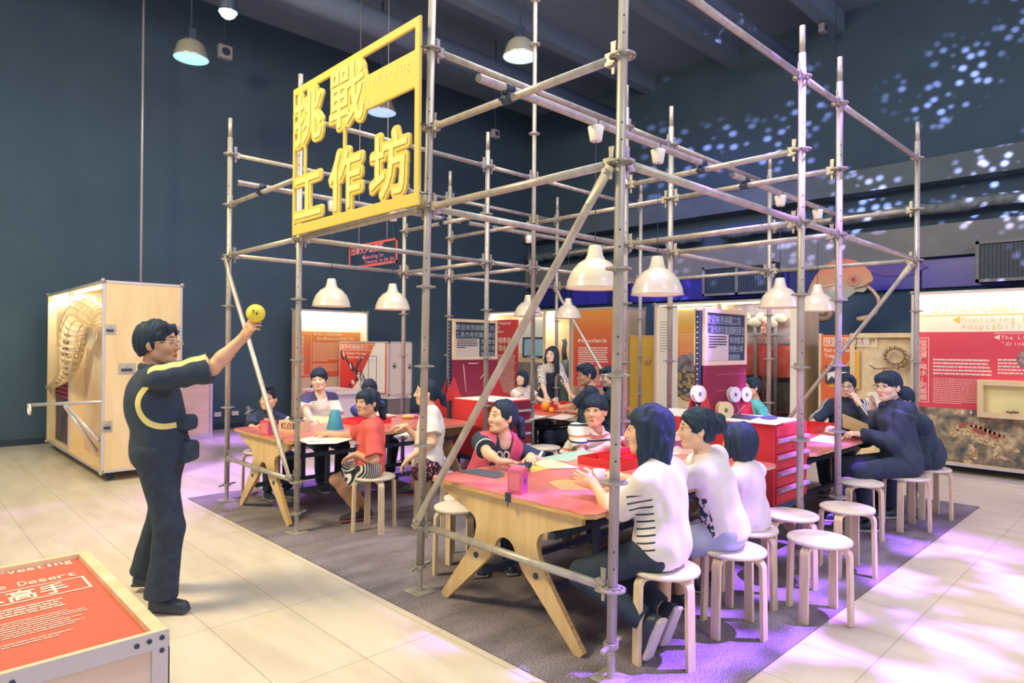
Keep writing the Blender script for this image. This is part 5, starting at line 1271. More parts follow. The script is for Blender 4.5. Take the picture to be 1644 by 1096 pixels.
tb = thing('glass_table', 'low clear topped display table with red print left of the lobster case', 'table', (2.9, 7.6, 0))
part('top', MB().box(2.55, 3.15, 7.2, 8.3, .78, .82), mat('pale_top', '#e7dcd8', .4), tb); part('print', MB().box(2.56, 2.6, 7.6, 8.2, .66, .78), mat('red_print_panel', '#e25a55', .5), tb); [part('leg', MB().box(2.6, 3.1, y_, y_ + .05, 0, .78), mat('pale_leg', '#d8ccd0', .5), tb) for y_ in (7.25, 8.2)]

# --- the long row on the right: faces on x = 7.2
FX = 7.2
# case A: coral case, open plywood bay
g = shell('coral_case', 'wide lit case with a red coral text panel and framed picture', FX, FX + .75, 6.52, 8.92, .10, 2.27, '-x', strip=15.0)
a = AX(786, 515, FX + .05); b = AX(832, 515, FX + .05)
part('red_panel', MB().box(FX + .05, FX + .07, b[1], a[1], .3, 2.1), mat('panel_red', '#d84a50', .6), g)
tx = MB(); o_ = lambda py_: AX(788, py_, FX + .05)
W_ = a[1] - b[1]; y0 = a[1] - .05
for s_, z, h_, w_ in (('Coral inspired', 2.0, .10, .62), ('cement', 1.91, .10, .28), ('production', 1.82, .09, .40)): put_text(tx, s_, (FX + .05, y0, z), *FACE_NX, h_, w_, bold=.01)
put_text(tx, '向珊瑚學習', (FX + .05, y0, 1.60), *FACE_NX, .14, .62, bold=.012); put_text(tx, '製造水泥', (FX + .05, y0 - .12, 1.44), *FACE_NX, .14, .50, bold=.012); lines(tx, (FX + .05, y0, .5), *FACE_NX, W_ - .12, .86, 24, 0, .4, .002, 5); part('lettering', tx, INK, g)
y1 = b[1] - .02; y2 = AX(872, 515, FX + .05)[1]
part('dotted_print', MB().box(FX + .06, FX + .08, y2, y1, 1.38, 2.12), nmat('aqua_print', '#d9ecec', '#f1efe6', 26, .6, 2), g)
part('cream_board', MB().box(FX + .06, FX + .08, y2, y1, .3, 1.38), PLY_H, g)
sc = AX(875, 545, FX + .04); fr_ = MB().box(FX + .02, FX + .06, sc[1] - .02, sc[1] + .62, 1.30, 1.72); pf = part('picture_frame', fr_, BLACK, g); part('picture', MB().box(FX + .016, FX + .02, sc[1] + .03, sc[1] + .57, 1.34, 1.68), nmat('sea_photo', '#7cc3cf', '#b9c4e6', 3.5, .3, 3), pf)
part('coral_photo', MB().box(FX + .04, FX + .06, y2, y1, .45, 1.20), nmat('coral_print', '#5d6a7d', '#8f7f72', 8, .6, 4), g)
part('divider', MB().box(FX - .0, FX + .72, y2 - .12, y2 - .04, .13, 2.24), PLY_H, g)
# wetsuit torso on a stand inside the open bay
c = AX(908, 610, FX + .38); w = thing('wetsuit_form', 'dark wetsuit arm and torso form on a stand inside the lit plywood bay', 'mannequin', (c[0], c[1], .13))
part('torso', MB().lathe([(.001, 1.28), (.05, 1.27), (.13, 1.2), (.145, 1.0), (.135, .80), (.15, .5), (.14, .13)], (c[0], c[1], 0), 24), nmat('wetsuit', '#3b4a4c', '#3f5a55', 5, .5), w)
part('arm', MB().tube([(c[0], c[1] + .02, 1.24), (c[0], c[1] + .05, 1.45), (c[0], c[1] + .02, 1.62), (c[0], c[1] + .05, 1.68)], [.06, .05, .045, .05], 14), BLACK, w); part('stand', MB().box(c[0] - .2, c[0] + .2, c[1] - .2, c[1] + .2, .13, .16), PLY_H, w)
# case B: shark skin panel
sy0, sy1 = 5.30, 6.50
g = shell('shark_case', 'display case with an orange and red shark skin text panel behind the two seated men', FX, FX + .75, sy0, sy1, .10, 2.27, '-x', strip=0.0)
part('text_panel', MB().box(FX + .01, FX + .03, sy0 + .03, sy1 - .06, .78, 2.24), pmat('shark_print', [(0, '#cf4552'), (.42, '#d6504f'), (.72, '#dd7548'), (1, '#e4a048')], 2, .75, 2.25), g)
part('stone_photo', MB().box(FX + .01, FX + .03, sy0 + .03, sy1 - .06, .13, .78), nmat('sand_photo', '#9b8276', '#c5ab9a', 5, .7, 4), g)
part('side_strip', MB().box(FX + .005, FX + .03, sy1 - .06, sy1 - .03, .13, 2.24), PLY_E, g)
tx = MB(); o = (FX + .01, sy1, 0); put_text(tx, '◀ The Secret of Sharks’ Skin', (FX + .01, sy1 - .16, 1.62), *FACE_NX, .09, .70, bold=.02); outline(tx, o, *FACE_NX, 1.00, 1.20, .98, 2.10, .012); put_col(tx, '鯊魚皮的秘密', (FX + .01, sy1 - 1.03, 2.04), *FACE_NX, .125, .135, bold=.012)
lines(tx, (FX + .01, sy1 - .18, 1.20), *FACE_NX, .72, .34, 8, 0, .45, .002, 6); lines(tx, (FX + .01, sy1 - .18, .80), *FACE_NX, .72, .37, 15, 0, .35, .002, 7); part('lettering', tx, INK, g)
# mustard partition
m_ = MB().box(7.4, 7.44, 4.40, 5.26, 0, 1.72); pt = thing('mustard_screen', 'mustard yellow partition between the shark panel and the insect case', 'partition', (7.42, 4.85, 0)); part('panel', m_, mat('mustard', '#d0a944', .7), pt); part('rail', MB().box(7.39, 7.45, 4.40, 5.26, 1.72, 1.75), PLY_E, pt)
c = AX(1041, 580, 7.39); part('pull_handle', MB().box(7.36, 7.4, c[1] - .05, c[1] + .05, c[2] - .03, c[2] + .03).box(7.355, 7.37, c[1] - .03, c[1] + .03, c[2] - .005, c[2] + .02), mat('handle_pink', '#c98a80', .4), pt)
# case C: insect text panel and glazed diorama
g = shell('insect_case', 'wide lit display case with orange text panel and glazed forest scene, behind the string spools', FX, FX + .75, 2.12, 4.60, .10, 2.29, '-x', strip=20.0)
ya = AX(1089, 520, FX + .06)[1]; yb = AX(1160, 520, FX + .06)[1] - .0
part('column', MB().box(FX + .04, FX + .08, ya, 4.57, .13, 2.25), WHITE, g)
part('text_panel', MB().box(FX + .05, FX + .07, 3.42, ya, 1.22, 2.2), pmat('insect_print', [(0, '#df6a45'), (.35, '#e28548'), (.7, '#e4ac52'), (1, '#efd98c')], 2, 1.2, 2.2), g)
part('cream_board', MB().box(FX + .05, FX + .07, 3.42, ya, .13, 1.22), nmat('cream_board', '#e8d2a8', '#efdcb8', 1, .6), g)
tx = MB(); lines(tx, (FX + .05, ya - .04, 1.28), *FACE_NX, ya - 3.5, .50, 14, 0, .35, .002, 8); part('lettering', tx, mat('ink_peach', '#f0c795', .7), g)
tx = MB(); lines(tx, (FX + .04, 4.52, 1.45), *FACE_NX, .22, .55, 12, 0, .4, .002, 8); part('side_lettering', tx, mat('ink_grey', '#b9b4aa', .7), g)
c = AX(1108, 606, FX + .05); cb = MB()
cb.add([(FX + .045, c[1] + .40 * math.cos(t_), c[2] + .40 * math.sin(t_)) for t_ in np.linspace(0, 2 * math.pi, 40, endpoint=False)][::-1], [tuple(range(40))]); hm = mat('comb_photo', '#8a6f4e', .6); t = NT(hm); tc = t.n('TexCoord'); vo = t.n('TexVoronoi', i_Scale=13.0); t.l(tc.outputs['Object'], vo.inputs['Vector']); r = t.ramp(vo.outputs['Distance'], [(.1, '#5b4a3c'), (.35, '#c2a679'), (.6, '#4a4a50')]); t.l(r.outputs[0], t.b.inputs['Base Color'])
cb.add([(FX + .044, c[1] + .40 * math.cos(t_), c[2] + .40 * math.sin(t_)) for t_ in np.linspace(.35, math.pi * .95, 24)][::-1] , [tuple(range(24))], 1); part('round_photo', cb, [hm, nmat('wing_photo', '#55555f', '#9c8f92', 9, .6)], g)
part('divider', MB().box(FX + .0, FX + .7, 3.36, 3.42, .13, 2.25), PLY_H, g)
part('forest_photo', MB().box(FX + .46, FX + .48, 2.16, 3.36, .9, 2.24), nmat('forest_print', '#8a8498', '#d5ccd8', 4, .6, 4), g)
part('earth_bank', MB().box(FX + .40, FX + .72, 2.16, 3.36, .13, 1.02), nmat('earth', '#3f4044', '#6a5f60', 9, .9, 5, bump=.6), g)
ck = MB(); oo = (FX + .42, 3.36, 0)
ck.prism([(.02, 1.06), (.30, 1.12), (.72, 1.08), (1.14, 1.12), (1.14, 1.60), (.72, 1.57), (.30, 1.60), (.06, 1.56)], oo, (0, -1, 0), (0, 0, 1), (-.03, 0, 0)); part('red_stone_print', ck, nmat('brick_red', '#c14c4c', '#d9726a', 7, .7, 3), g)
cl = MB(); [cl.ball((FX + .36, 3.2 - .085 * i, 1.98 + .05 * math.sin(i * 1.9)), .085 + .02 * math.sin(i * 2.3), 12, 0, (.5, 1, .9)) for i in range(9)]; [cl.ball((FX + .36, 2.78 + .04 * math.sin(i), 1.92 - .07 * i), .06 - .006 * i, 10, 0, (.5, 1, 1)) for i in range(5)]; part('foam_cloud', cl, WHITE, g)
rl = MB()
for y in (2.95, 2.62): rl.box(FX + .34, FX + .37, y - .02, y + .02, .13, 1.9)
rl.box(FX + .33, FX + .36, 2.16, 3.1, 1.74, 1.78); part('post', rl, mat('post_grey', '#8b8790', .5), g)
rp = MB()
for i in range(26): rp.box(FX + .30, FX + .32, 2.78, 2.81, .55 + i * .055, .585 + i * .055)
for i in range(10): rp.box(FX + .30, FX + .32, 2.78 - i * .06 - .04, 2.78 - i * .06, .55, .575)
part('dashed_path', rp, mat('dash_red', '#c25558', .6), g)
gl = mat('case_glass', '#ffffff', .03); gl.node_tree.nodes['Principled BSDF'].inputs['Transmission Weight'].default_value = 1.0; gl.node_tree.nodes['Principled BSDF'].inputs['IOR'].default_value = 1.05
part('glass_pane', MB().box(FX + .02, FX + .026, 2.22, 3.36, .13, 2.22), gl, g)
part('frame_post', MB().box(FX - .004, FX + .04, 2.12, 2.24, .1, 2.27), WHITE, g)
c = AX(1294, 590, FX - .01); latch(g, (FX, 2.16, 1.28), (-1, 0, 0), .05, .10)
# fast tongue panel
g = thing('tongue_case', 'lower orange and plywood exhibit about a fast tongue, behind the man in the track jacket', 'display case', (7.6, 1.25, 0))
ty0, tym, ty1 = .62, 1.36, 1.84
part('carcass', MB().box(FX + .10, FX + .7, ty0, ty1, .1, 1.74).box(FX + .02, FX + .10, ty1 - .03, ty1, .1, 1.76), PLY_H, g)
part('orange_panel', MB().box(FX + .04, FX + .07, tym, ty1 - .02, .78, 1.74), pmat('tongue_print', [(0, '#d9643f'), (1, '#e1743f')], 2, .7, 1.8), g)
tx = MB(); outline(tx, (FX + .04, ty1, 0), *FACE_NX, .06, .75, 1.58, 1.70, .010); put_text(tx, '快速靈活的舌頭', (FX + .04, ty1 - .08, 1.605), *FACE_NX, .10, .58, bold=.008); put_text(tx, 'Fast and Flexible', (FX + .04, ty1 - .07, 1.50), *FACE_NX, .075, .44, bold=.01); put_text(tx, 'Tongue', (FX + .04, ty1 - .07, 1.42), *FACE_NX, .075, .20, bold=.01); part('lettering', tx, INK, g)
yl = MB(); yl.prism([(.0, .0), (.42, .56), (.42, .0)], (FX + .036, tym + .38 - .02, 1.0), (0, -1, 0), (0, 0, 1), (-.002, 0, 0)); part('yellow_wedge', yl, mat('wedge_yellow', '#e7b04c', .6), g)
scn = part('screen', MB().box(FX + .0, FX + .04, 1.42, 1.74, 1.06, 1.30), BLACK, g); sw = MB(); sw.prism([(.03, .14), (.14, .17), (.12, .06), (.09, .10), (.03, .03)], (FX - .001, 1.74, 1.06), (0, -1, 0), (0, 0, 1), (-.003, 0, 0)); sw.box(FX - .004, FX, 1.45, 1.55, 1.12, 1.22); part('screen_picture', sw, WHITE, scn)
part('bay_frame', fbox(MB(), 'x', FX + .02, FX + .099, ty0 - .002, tym + .06, .1, 1.76, .06), PLYV, g)
part('white_board', MB().prism([(.02, .55), (.10, .95), (.42, 1.0), (.46, .55)], (FX + .03, tym - .06, 0), (0, -1, 0), (0, 0, 1), (.02, 0, 0)), PAPER, g)
wr = MB(); c = AX(1437, 572, FX + .0)
for i in range(26): a_ = i * 2 * math.pi / 26; wr.tube([c + np.array((0, .11 * math.cos(a_), .10 * math.sin(a_))), c + np.array((-.02 * math.sin(i * 3), .155 * math.cos(a_ + .15), .145 * math.sin(a_ + .2)))], [.012, .003], 5, i % 2)
wr.tube([c + np.array((0, .11 * math.cos(t_), .10 * math.sin(t_))) for t_ in np.linspace(0, 6.28, 20)], .012, 6, 1)
wo = thing('twig_wreath', 'small wreath of twigs and leaves on the plywood exhibit above the denim jacket man', 'wreath', c); part('wreath', wr, [mat('leaf_dark', '#46523a', .8), mat('twig', '#9a7850', .8)], wo)
br2 = MB()
for a, b in (((1437, 590), (1405, 592)), ((1405, 592), (1395, 585)), ((1440, 592), (1472, 575)), ((1450, 590), (1462, 568)), ((1420, 592), (1412, 605))): br2.tube([AX(*a, FX), AX(*b, FX)], [.012, .006], 6)
part('branch', br2, MATS['twig'], wo)
# case D: reptile case at the right edge
g = shell('reptile_case', 'tall reptile display case with red text panel and lizard photo at the right edge', FX, FX + .75, -2.6, .66, .10, 2.28, '-x', strip=8.0)
RX = FX + .10
part('header', MB().box(RX, RX + .02, -2.57, .60, 1.77, 2.25), mat('header_cream', '#f4ecd2', .6), g)
part('red_panel', MB().box(RX, RX + .02, -2.57, .60, .80, 1.77), mat('reptile_red', '#d64658', .6), g)
part('inner_side', MB().box(FX + .02, RX, .60, .63, .13, 2.25), PLYV, g)
gm = mat('ground_photo', '#8d7f6c', .7); t = NT(gm); tc = t.n('TexCoord'); n1 = t.n('TexNoise', i_Scale=9.0, i_Detail=6.0); t.l(tc.outputs['Object'], n1.inputs['Vector']); r = t.ramp(n1.outputs['Fac'], [(.32, '#4a4f55'), (.5, '#8e806c'), (.68, '#d0bb9c')]); t.l(r.outputs[0], t.b.inputs['Base Color'])
ph = part('lizard_photo', MB().box(RX, RX + .02, -2.57, .60, .13, .80), gm, g)
lz = MB(); lm = nmat('lizard_print', '#a98a64', '#dcc6a0', 30, .7, 4, lo=.42, hi=.58)
def blob(px_, py_, a_, b_, rot, dz, mi=0, n=22):
    c_ = AX(px_, py_, RX); k_ = abs(AX(px_ + 1, py_, RX)[1] - c_[1]); cr, sr = math.cos(rad_(rot)), math.sin(rad_(rot))
    P2 = [(a_ * math.cos(t_) * (1 + .05 * math.sin(t_ * 9)), b_ * math.sin(t_) * (1 + .05 * math.sin(t_ * 9))) for t_ in np.linspace(0, 2 * math.pi, n, endpoint=False)]
    lz.prism([((x_ * cr - y_ * sr) * k_, (x_ * sr + y_ * cr) * k_) for x_, y_ in P2], c_ - np.array((.001, 0, 0)), (0, -1, 0), (0, 0, 1), (-dz, 0, 0), mi)
rad_ = math.radians
blob(1580, 700, 36, 16, -20, .004); blob(1545, 690, 15, 11, 15, .006); blob(1531, 695, 9, 7, 20, .007); blob(1617, 716, 22, 6, -25, .003); blob(1562, 725, 6, 16, 20, .005); blob(1555, 741, 9, 4, -10, .005); blob(1600, 724, 6, 12, -35, .005); blob(1611, 735, 10, 4, -5, .005); blob(1545, 683, 7, 4, 30, .008, 1); blob(1572, 692, 12, 5, -20, .006, 1); blob(1595, 700, 9, 4, -20, .006, 1); blob(1537, 690, 2, 2, 0, .009, 2)
for i_ in range(9): blob(1552 + i_ * 7.5, 680 + i_ * 2.6, 2.2, 5, -20 + i_ * 4, .004, 1, 8)
part('lizard', lz, [lm, mat('lizard_red', '#a9564e', .7), BLACK], ph)
tx = MB(); z_ = lambda py_: AX(1560, py_, RX)[2]
put_text(tx, '仿效爬蟲的適應力', (RX, .46, 2.02), *FACE_NX, .20, 1.62, mi=1, bold=.0); quad(tx, (RX, .60, 0), *FACE_NX, 0, 3.1, 1.975, 1.985, 2, .002)
put_text(tx, '◀', (RX, .23, 1.885), *FACE_NX, .10, .08, mi=2, bold=.0); put_mono(tx, 'Mimicking Reptile', (RX, .14, 1.885), *FACE_NX, .105, .062, mi=1); put_mono(tx, 'Adaptability', (RX, .14, 1.80), *FACE_NX, .105, .062, mi=1)
outline(tx, (RX, .60, 0), *FACE_NX, .005, .115, .86, 1.70, .008); put_col(tx, '從皮膚「喝水」的蜥蜴', (RX, .585, 1.68), *FACE_NX, .085, .079, bold=.006)
put_text(tx, '◀', (RX, -.20, 1.675), *FACE_NX, .07, .06); put_mono(tx, 'The Lizards that', (RX, -.27, 1.675), *FACE_NX, .07, .0405); put_mono(tx, '“drink” from the', (RX, -.27, 1.60), *FACE_NX, .07, .0405); quad(tx, (RX, .60, 0), *FACE_NX, .80, 1.25, 1.745, 1.752, 0, .002)
lines(tx, (RX, .44, 1.22), *FACE_NX, .62, .22, 5, 0, .5, .002, 9, 1); lines(tx, (RX, .44, .86), *FACE_NX, .62, .33, 14, 0, .3, .002, 10); lines(tx, (RX, -.24, 1.25), *FACE_NX, .50, .20, 5, 0, .5, .002, 11)
for a, b in ((1545, 660), (1559, 661)):
    q = AX(a, b, RX); tx.add([(RX - .002, q[1] + .016 * math.cos(t_) * (1 if math.sin(t_) < 0 else max(0, 1 - math.sin(t_))), q[2] + .026 * math.sin(t_)) for t_ in np.linspace(0, 6.28, 20, endpoint=False)][::-1], [tuple(range(20))])
part('lettering', tx, [mat('ink_pink', '#f5cfc6', .7), mat('ink_header', '#e0c890', .7), mat('ink_gold', '#dcb83a', .7)], g)
c = AX(1646, 577, RX); dp = MB(); dp.add([(RX - .003, c[1] + .08 * math.cos(t_), c[2] + .11 * math.sin(t_)) for t_ in np.linspace(0, 6.28, 28, endpoint=False)][::-1], [tuple(range(28))]); part('round_photo', dp, nmat('scale_photo', '#4a4648', '#b49a8c', 20, .6, 3), g)
nb = thing('specimen_box', 'shallow plywood specimen box lit inside on the reptile panel', 'box', (FX, -.8, .8))
a = AX(1570, 609, FX - .02); z0_, z1_ = .73, 1.18; yy0, yy1 = -1.4, a[1]
b = MB(); t_ = .06
fbox(b, 'x', FX - .06, FX + .098, yy0, yy1, z0_, z1_, t_)
part('frame', b, PLYV, nb); part('backing', MB().box(FX + .06, FX + .09, yy0 + t_, yy1 - t_, z0_ + t_, z1_ - t_), nmat('straw_back', '#e6dc9e', '#efe6b0', 1.5, .7), nb)
bug = MB(); [bug.ball(AX(1618 + 5 * i, 661 + (i % 2), FX + .02), .02, 8, 0, (1, 1, .5)) for i in range(4)]; solid('specimen', bug, mat('bug_brown', '#6a533a', .7), 'small brown specimen lying in the plywood box on the reptile panel', 'specimen')

# --- chameleon cutout hanging above the row
CXX = 8.5; F_ = lambda a, b: AX(a, b, CXX)
ch = thing('chameleon_cutout', 'large flat pink chameleon cutout with curled tail and long tongue hung above the cases', 'cutout', (CXX, 1.9, 2.1))
def cut(name, pts, m_, dx0=0.0, dx1=.03):
    P_ = [F_(*q) for q in pts]; o_ = P_[0]; return part(name, MB().prism([(o_[1] - q[1], q[2] - o_[2]) for q in P_], (CXX + dx0, o_[1], o_[2]), (0, -1, 0), (0, 0, 1), (dx1, 0, 0), 0, 0), m_, ch)
cm = pmat('chameleon_print', [(0, '#a9aaa4'), (.25, '#c79a78'), (.55, '#d08d74'), (1, '#d4606a')], 2, .35, .95)
cut('body', [(1296, 470), (1302, 455), (1312, 438), (1326, 424), (1342, 418), (1358, 415), (1374, 418), (1388, 427), (1397, 436), (1402, 447), (1399, 454), (1388, 460), (1392, 463), (1386, 469), (1374, 468), (1366, 474), (1358, 480), (1346, 484), (1338, 488), (1328, 489), (1316, 486), (1306, 486), (1298, 482)], cm)
tl = MB(); t0 = F_(1322, 499)
sp_ = [t0 + np.array((0, -(.205 - .045 * th_ / 3.14) * math.cos(th_) * .9, (.20 - .045 * th_ / 3.14) * math.sin(th_))) for th_ in np.linspace(2.2, 2.2 + 3.14 * 3.4, 60)]
tl.tube([q + np.array((.012, 0, 0)) for q in sp_], [.062 - .045 * i / 59 for i in range(60)], 8); part('tail', tl, mat('tail_tan', '#b99a7c', .6), ch)
c = F_(1371, 449); part('eye', MB().disc((CXX - .008, c[1], c[2]), (1, 0, 0), 0, .10, .014, 28, 0).disc((CXX - .016, c[1], c[2]), (1, 0, 0), 0, .055, .012, 24, 1).disc((CXX - .022, c[1] - .0, c[2]), (1, 0, 0), 0, .02, .012, 14, 2), [mat('cham_lid', '#b98f86', .6), mat('cham_eye', '#c9694e', .5), BLACK], ch)
tg = MB().tube([F_(1392, 459), F_(1402, 467), F_(1410, 478), F_(1411, 490), F_(1405, 502), F_(1396, 508), F_(1384, 512), F_(1376, 512)], [.022, .025, .027, .027, .03, .036, .045, .035], 10); part('tongue', tg, mat('tongue_tan', '#cdb08c', .5), ch)
part('mouth_line', MB().tube([F_(1372, 463) - np.array((.01, 0, 0)), F_(1386, 460) - np.array((.01, 0, 0)), F_(1399, 452) - np.array((.01, 0, 0))], .008, 6), mat('mouth_line', '#8e6258', .6), ch)
part('spots', MB().tube([F_(1318 + 4 * i, 461 - .8 * i) - np.array((.006, 0, 0)) for i in range(9)], .014, 6), mat('cham_spot', '#e3cdb4', .6), ch)
part('cable', MB().tube([F_(1340, 425) + np.array((.015, 0, 0)), F_(1340, 425) * np.array((1, 1, 0)) + np.array((.015, 0, 7.6))], .005, 6), BLACK, ch)

# --- red panel box in the near left corner
g = thing('panel_box', 'low plywood box with a red printed lid about harvesting water, in the near left corner', 'display box', (-2.5, 1.1, 0))
ax0, ax1, ay0, ay1, az = -3.6, -1.785, .52, 1.665, .60
part('carcass', MB().box(ax0, ax1, ay0, ay1, .04, az - .03), nmat('box_ply', '#cdb3a6', '#dcc7ba', 1.5, .55, 5, (1, 5, 9)), g)
rim = MB(); t_ = .045
rim.box(ax0, ax1, ay0, ay0 + .025, az - .03, az).box(ax0, ax1, ay1 - .025, ay1, az - .03, az).box(ax0, ax0 + t_, ay0 + .025, ay1 - .025, az - .03, az).box(ax1 - t_, ax1, ay0 + .025, ay1 - .025, az - .03, az)
part('rim', rim, PLY_H, g)
part('lid_print', MB().box(ax0 + .04, ax1 - t_, ay0 + .025, ay1 - .025, az - .03, az - .022), mat('lid_coral', '#cc6653', .6), g)
e = MB(); e.box(ax0, ax1 + .003, ay0 - .004, ay0, az - .055, az + .002).box(ax1 - .05, ax1 + .004, ay0 - .005, ay0, .02, az - .055).box(ax1, ax1 + .004, ay0 - .005, ay0 + .05, .02, az - .02); part('edging', e, mat('edging_lilac', '#c9c2cf', .4, .4), g)
sc_ = MB()
for x_, z_ in ((-.02, -.02), (-.02, -.062), (-.058, -.022), (-.095, -.026), (-.42, -.03), (-.80, -.03)): sc_.disc((ax1 + x_, ay0 - .006, az + z_), (0, 1, 0), 0, .008, .004, 12)
part('screw', sc_, BLACK, g); latch(g, (ax1, 1.30, .52), (1, 0, 0), .09, .07)
tx = MB(); TXY = ((1, 0, 0), (0, 1, 0)); tz = az - .022; re = ax1 - t_
for s_, px_, py_, w_ in (('Harvesting', 543, 0, .62), ): pass
q0, q1 = AZ(117, 903, tz), AZ(123, 922, tz)
q2 = AZ(22, 930, tz); ad_ = (q1[0] - q2[0]) / 6; put_mono(tx, 'Water Harvesting', (q0[0] - ad_ * 16, q0[1] - .0, tz), *TXY, .085, ad_, bold=.01, sx=1.3); put_mono(tx, 'in the Desert', (q1[0] - ad_ * 13, q1[1] - .01, tz), *TXY, .085, ad_, bold=.01, sx=1.3)
q = AZ(131, 947, tz); q_ = AZ(143, 941, tz); a_ = AZ(149, 942, tz); b_ = AZ(137, 924, tz); fh = b_[1] - a_[1]; outline(tx, (a_[0] - 1.3, a_[1], tz), *TXY, 0, 1.3, 0, fh, .010)
for i_, ch_ in enumerate('集水高手'): cw = AZ(128, 932, tz)[0] - AZ(84, 940, tz)[0]; put_text(tx, ch_, (a_[0] - .055 - cw * .05 - cw * 1.12 * (4 - i_), a_[1] + fh * .19, tz), *TXY, fh * .80, cw, bold=.02)
lines(tx, (-3.2, a_[1] - .17, tz), *TXY, 3.2 + re - .10, .125, 5, 0, .5, .002, 12, .8, (.015, .04)); lines(tx, (-3.2, a_[1] - .375, tz), *TXY, 3.2 + re - .09, .185, 9, 0, .35, .002, 13, .6, (.015, .05)); lines(tx, (-3.2, a_[1] - .435, tz), *TXY, 3.2 + re - .09, .042, 2, 0, .35, .002, 14, .9, (.015, .05))
part('lettering', tx, mat('ink_lid', '#f4dcc8', .7), g)

# ------------------------------------------------------------------ people
rad = math.radians
def at(px, py, xy): return AD(px, py, depth((xy[0], xy[1], 1.0)))
C_BLK = nmat('cloth_black', '#2b3a4e', '#35465b', 30, .85, 3, bump=.15); C_NVY = nmat('cloth_denim', '#2a3749', '#3a485c', 60, .8, 3, bump=.3); C_DRK = nmat('cloth_trouser', '#293748', '#323f53', 20, .85, 3, bump=.15)
C_WHT = nmat('cloth_white', '#e4dedb', '#eae5e2', 12, .9, 3, bump=.12); C_LIL = nmat('cloth_pinkwhite', '#e0d5d9', '#e7dee0', 12, .9, 3, bump=.12); C_YEL = mat('cloth_yellow', '#e9dd8c', .7)
C_RED = nmat('cloth_coral', '#d95a57', '#e06661', 10, .85, 3, bump=.12); C_PNK = nmat('vest_pink', '#cc4b66', '#d8607a', 12, .5, 3, bump=.2); C_BLU = nmat('cloth_blue', '#4d62a6', '#5468ad', 10, .85, bump=.12); C_TEA = nmat('cloth_teal', '#58b8c6', '#66c3cf', 10, .85, bump=.1)
C_NAV = mat('cloth_navy', '#4a4a74', .85); C_GRY = nmat('cloth_grey', '#5b6372', '#6a7180', 30, .85); C_SHO = mat('shoe_black', '#2c3949', .45); C_SOL = mat('shoe_sole', '#c9c3bb', .6); C_SOLD = mat('sole_dark', '#3b4654', .6); C_JEAN = mat('cloth_paleblue', '#a9b3cf', .85)
C_SPK = mat('cloth_speckle', '#f0ebe2', .9); t = NT(C_SPK); tc = t.n('TexCoord'); vo = t.n('TexVoronoi', i_Scale=95.0); t.l(tc.outputs['Object'], vo.inputs['Vector']); r = t.ramp(vo.outputs['Distance'], [(.22, '#b3aba6'), (.34, '#f1ece3')]); t.l(r.outputs[0], t.b.inputs['Base Color'])
C_DOT = mat('cloth_dots', '#4a2440', .85); t = NT(C_DOT); tc = t.n('TexCoord'); vo = t.n('TexVoronoi', i_Scale=42.0); t.l(tc.outputs['Object'], vo.inputs['Vector']); r = t.ramp(vo.outputs['Distance'], [(.30, '#e8a8b4'), (.38, '#3d2238')]); t.l(r.outputs[0], t.b.inputs['Base Color'])
C_ZEB = stripes('cloth_zebra', [(0, '#273343'), (.55, '#e6e3df')], 0, .016, .85, .006)
C_POLO = stripes('cloth_polo', [(0, '#f2ece4'), (.40, '#33405c'), (.52, '#f2ece4'), (.74, '#e0804e'), (.86, '#f2ece4')], 2, .125, .85, 0, .12)
C_PAT = mat('cloth_pattern', '#eee9e2', .85); t = NT(C_PAT); tc = t.n('TexCoord'); wv = t.n('TexWave', i_Scale=14.0, i_Distortion=6.0); t.l(tc.outputs['Object'], wv.inputs['Vector']); r = t.ramp(wv.outputs['Fac'], [(.2, '#3a4658'), (.3, '#eee9e2')]); t.l(r.outputs[0], t.b.inputs['Base Color'])
C_COW = mat('cloth_blotch', '#eee9e2', .85); t = NT(C_COW); tc = t.n('TexCoord'); vo = t.n('TexNoise', i_Scale=24.0); t.l(tc.outputs['Object'], vo.inputs['Vector']); r = t.ramp(vo.outputs['Fac'], [(.49, '#33405a'), (.51, '#e9e3da')]); r.color_ramp.interpolation = 'CONSTANT'; t.l(r.outputs[0], t.b.inputs['Base Color'])
SH = [C_SHO, C_SOL]; SHD = [C_SHO, C_SOLD]
B_ = lambda yaw: frame(rad(yaw))

# the man standing at the left
XY = (-1.30, 2.42); d0 = depth((*XY, 1)); RD = RT; AW = np.array((-RT[1], RT[0], 0)) * 1.0
if AW @ ROWS[1] < 0: AW = -AW
def m_man(a):
    s, e = a['arms'][-1][:2]; ad = nrm(e - s); v_ = np.array((0, 0, .8)) - AW * .6; o_ = nrm(v_ - ad * (v_ @ ad)); base_ = AD(259, 727, d0) * np.array((1, 1, 0)); c0 = AD(287, 643, d0) - base_; Z_ = np.array((0, 0, 1.))
    g_ = [[('d', c0, AW, .121, .153), ('r', c0, RD, -9, .0), ('r', c0, Z_, -9, .09), ('r', c0, AW, -9, .06)], [('d', c0, AW, .121, .153), ('r', c0, RD, -.01, .035), ('r', c0, Z_, -9, -.05), ('r', c0, AW, -9, .06)],
          [('r', s, np.cross(ad, o_), -.024, .024), ('r', s, o_, .02, 9), ('r', s, ad, -.04, 9)]]
    return cond_mat('vest_cloth', '#2f3e52', '#e9dd8c', g_, .85, 20)
ball_c = AD(410.5, 503, d0 - .05)
wr = AD(391, 541, d0 - .02); hd = nrm(AD(403, 524, d0 - .05) - wr)
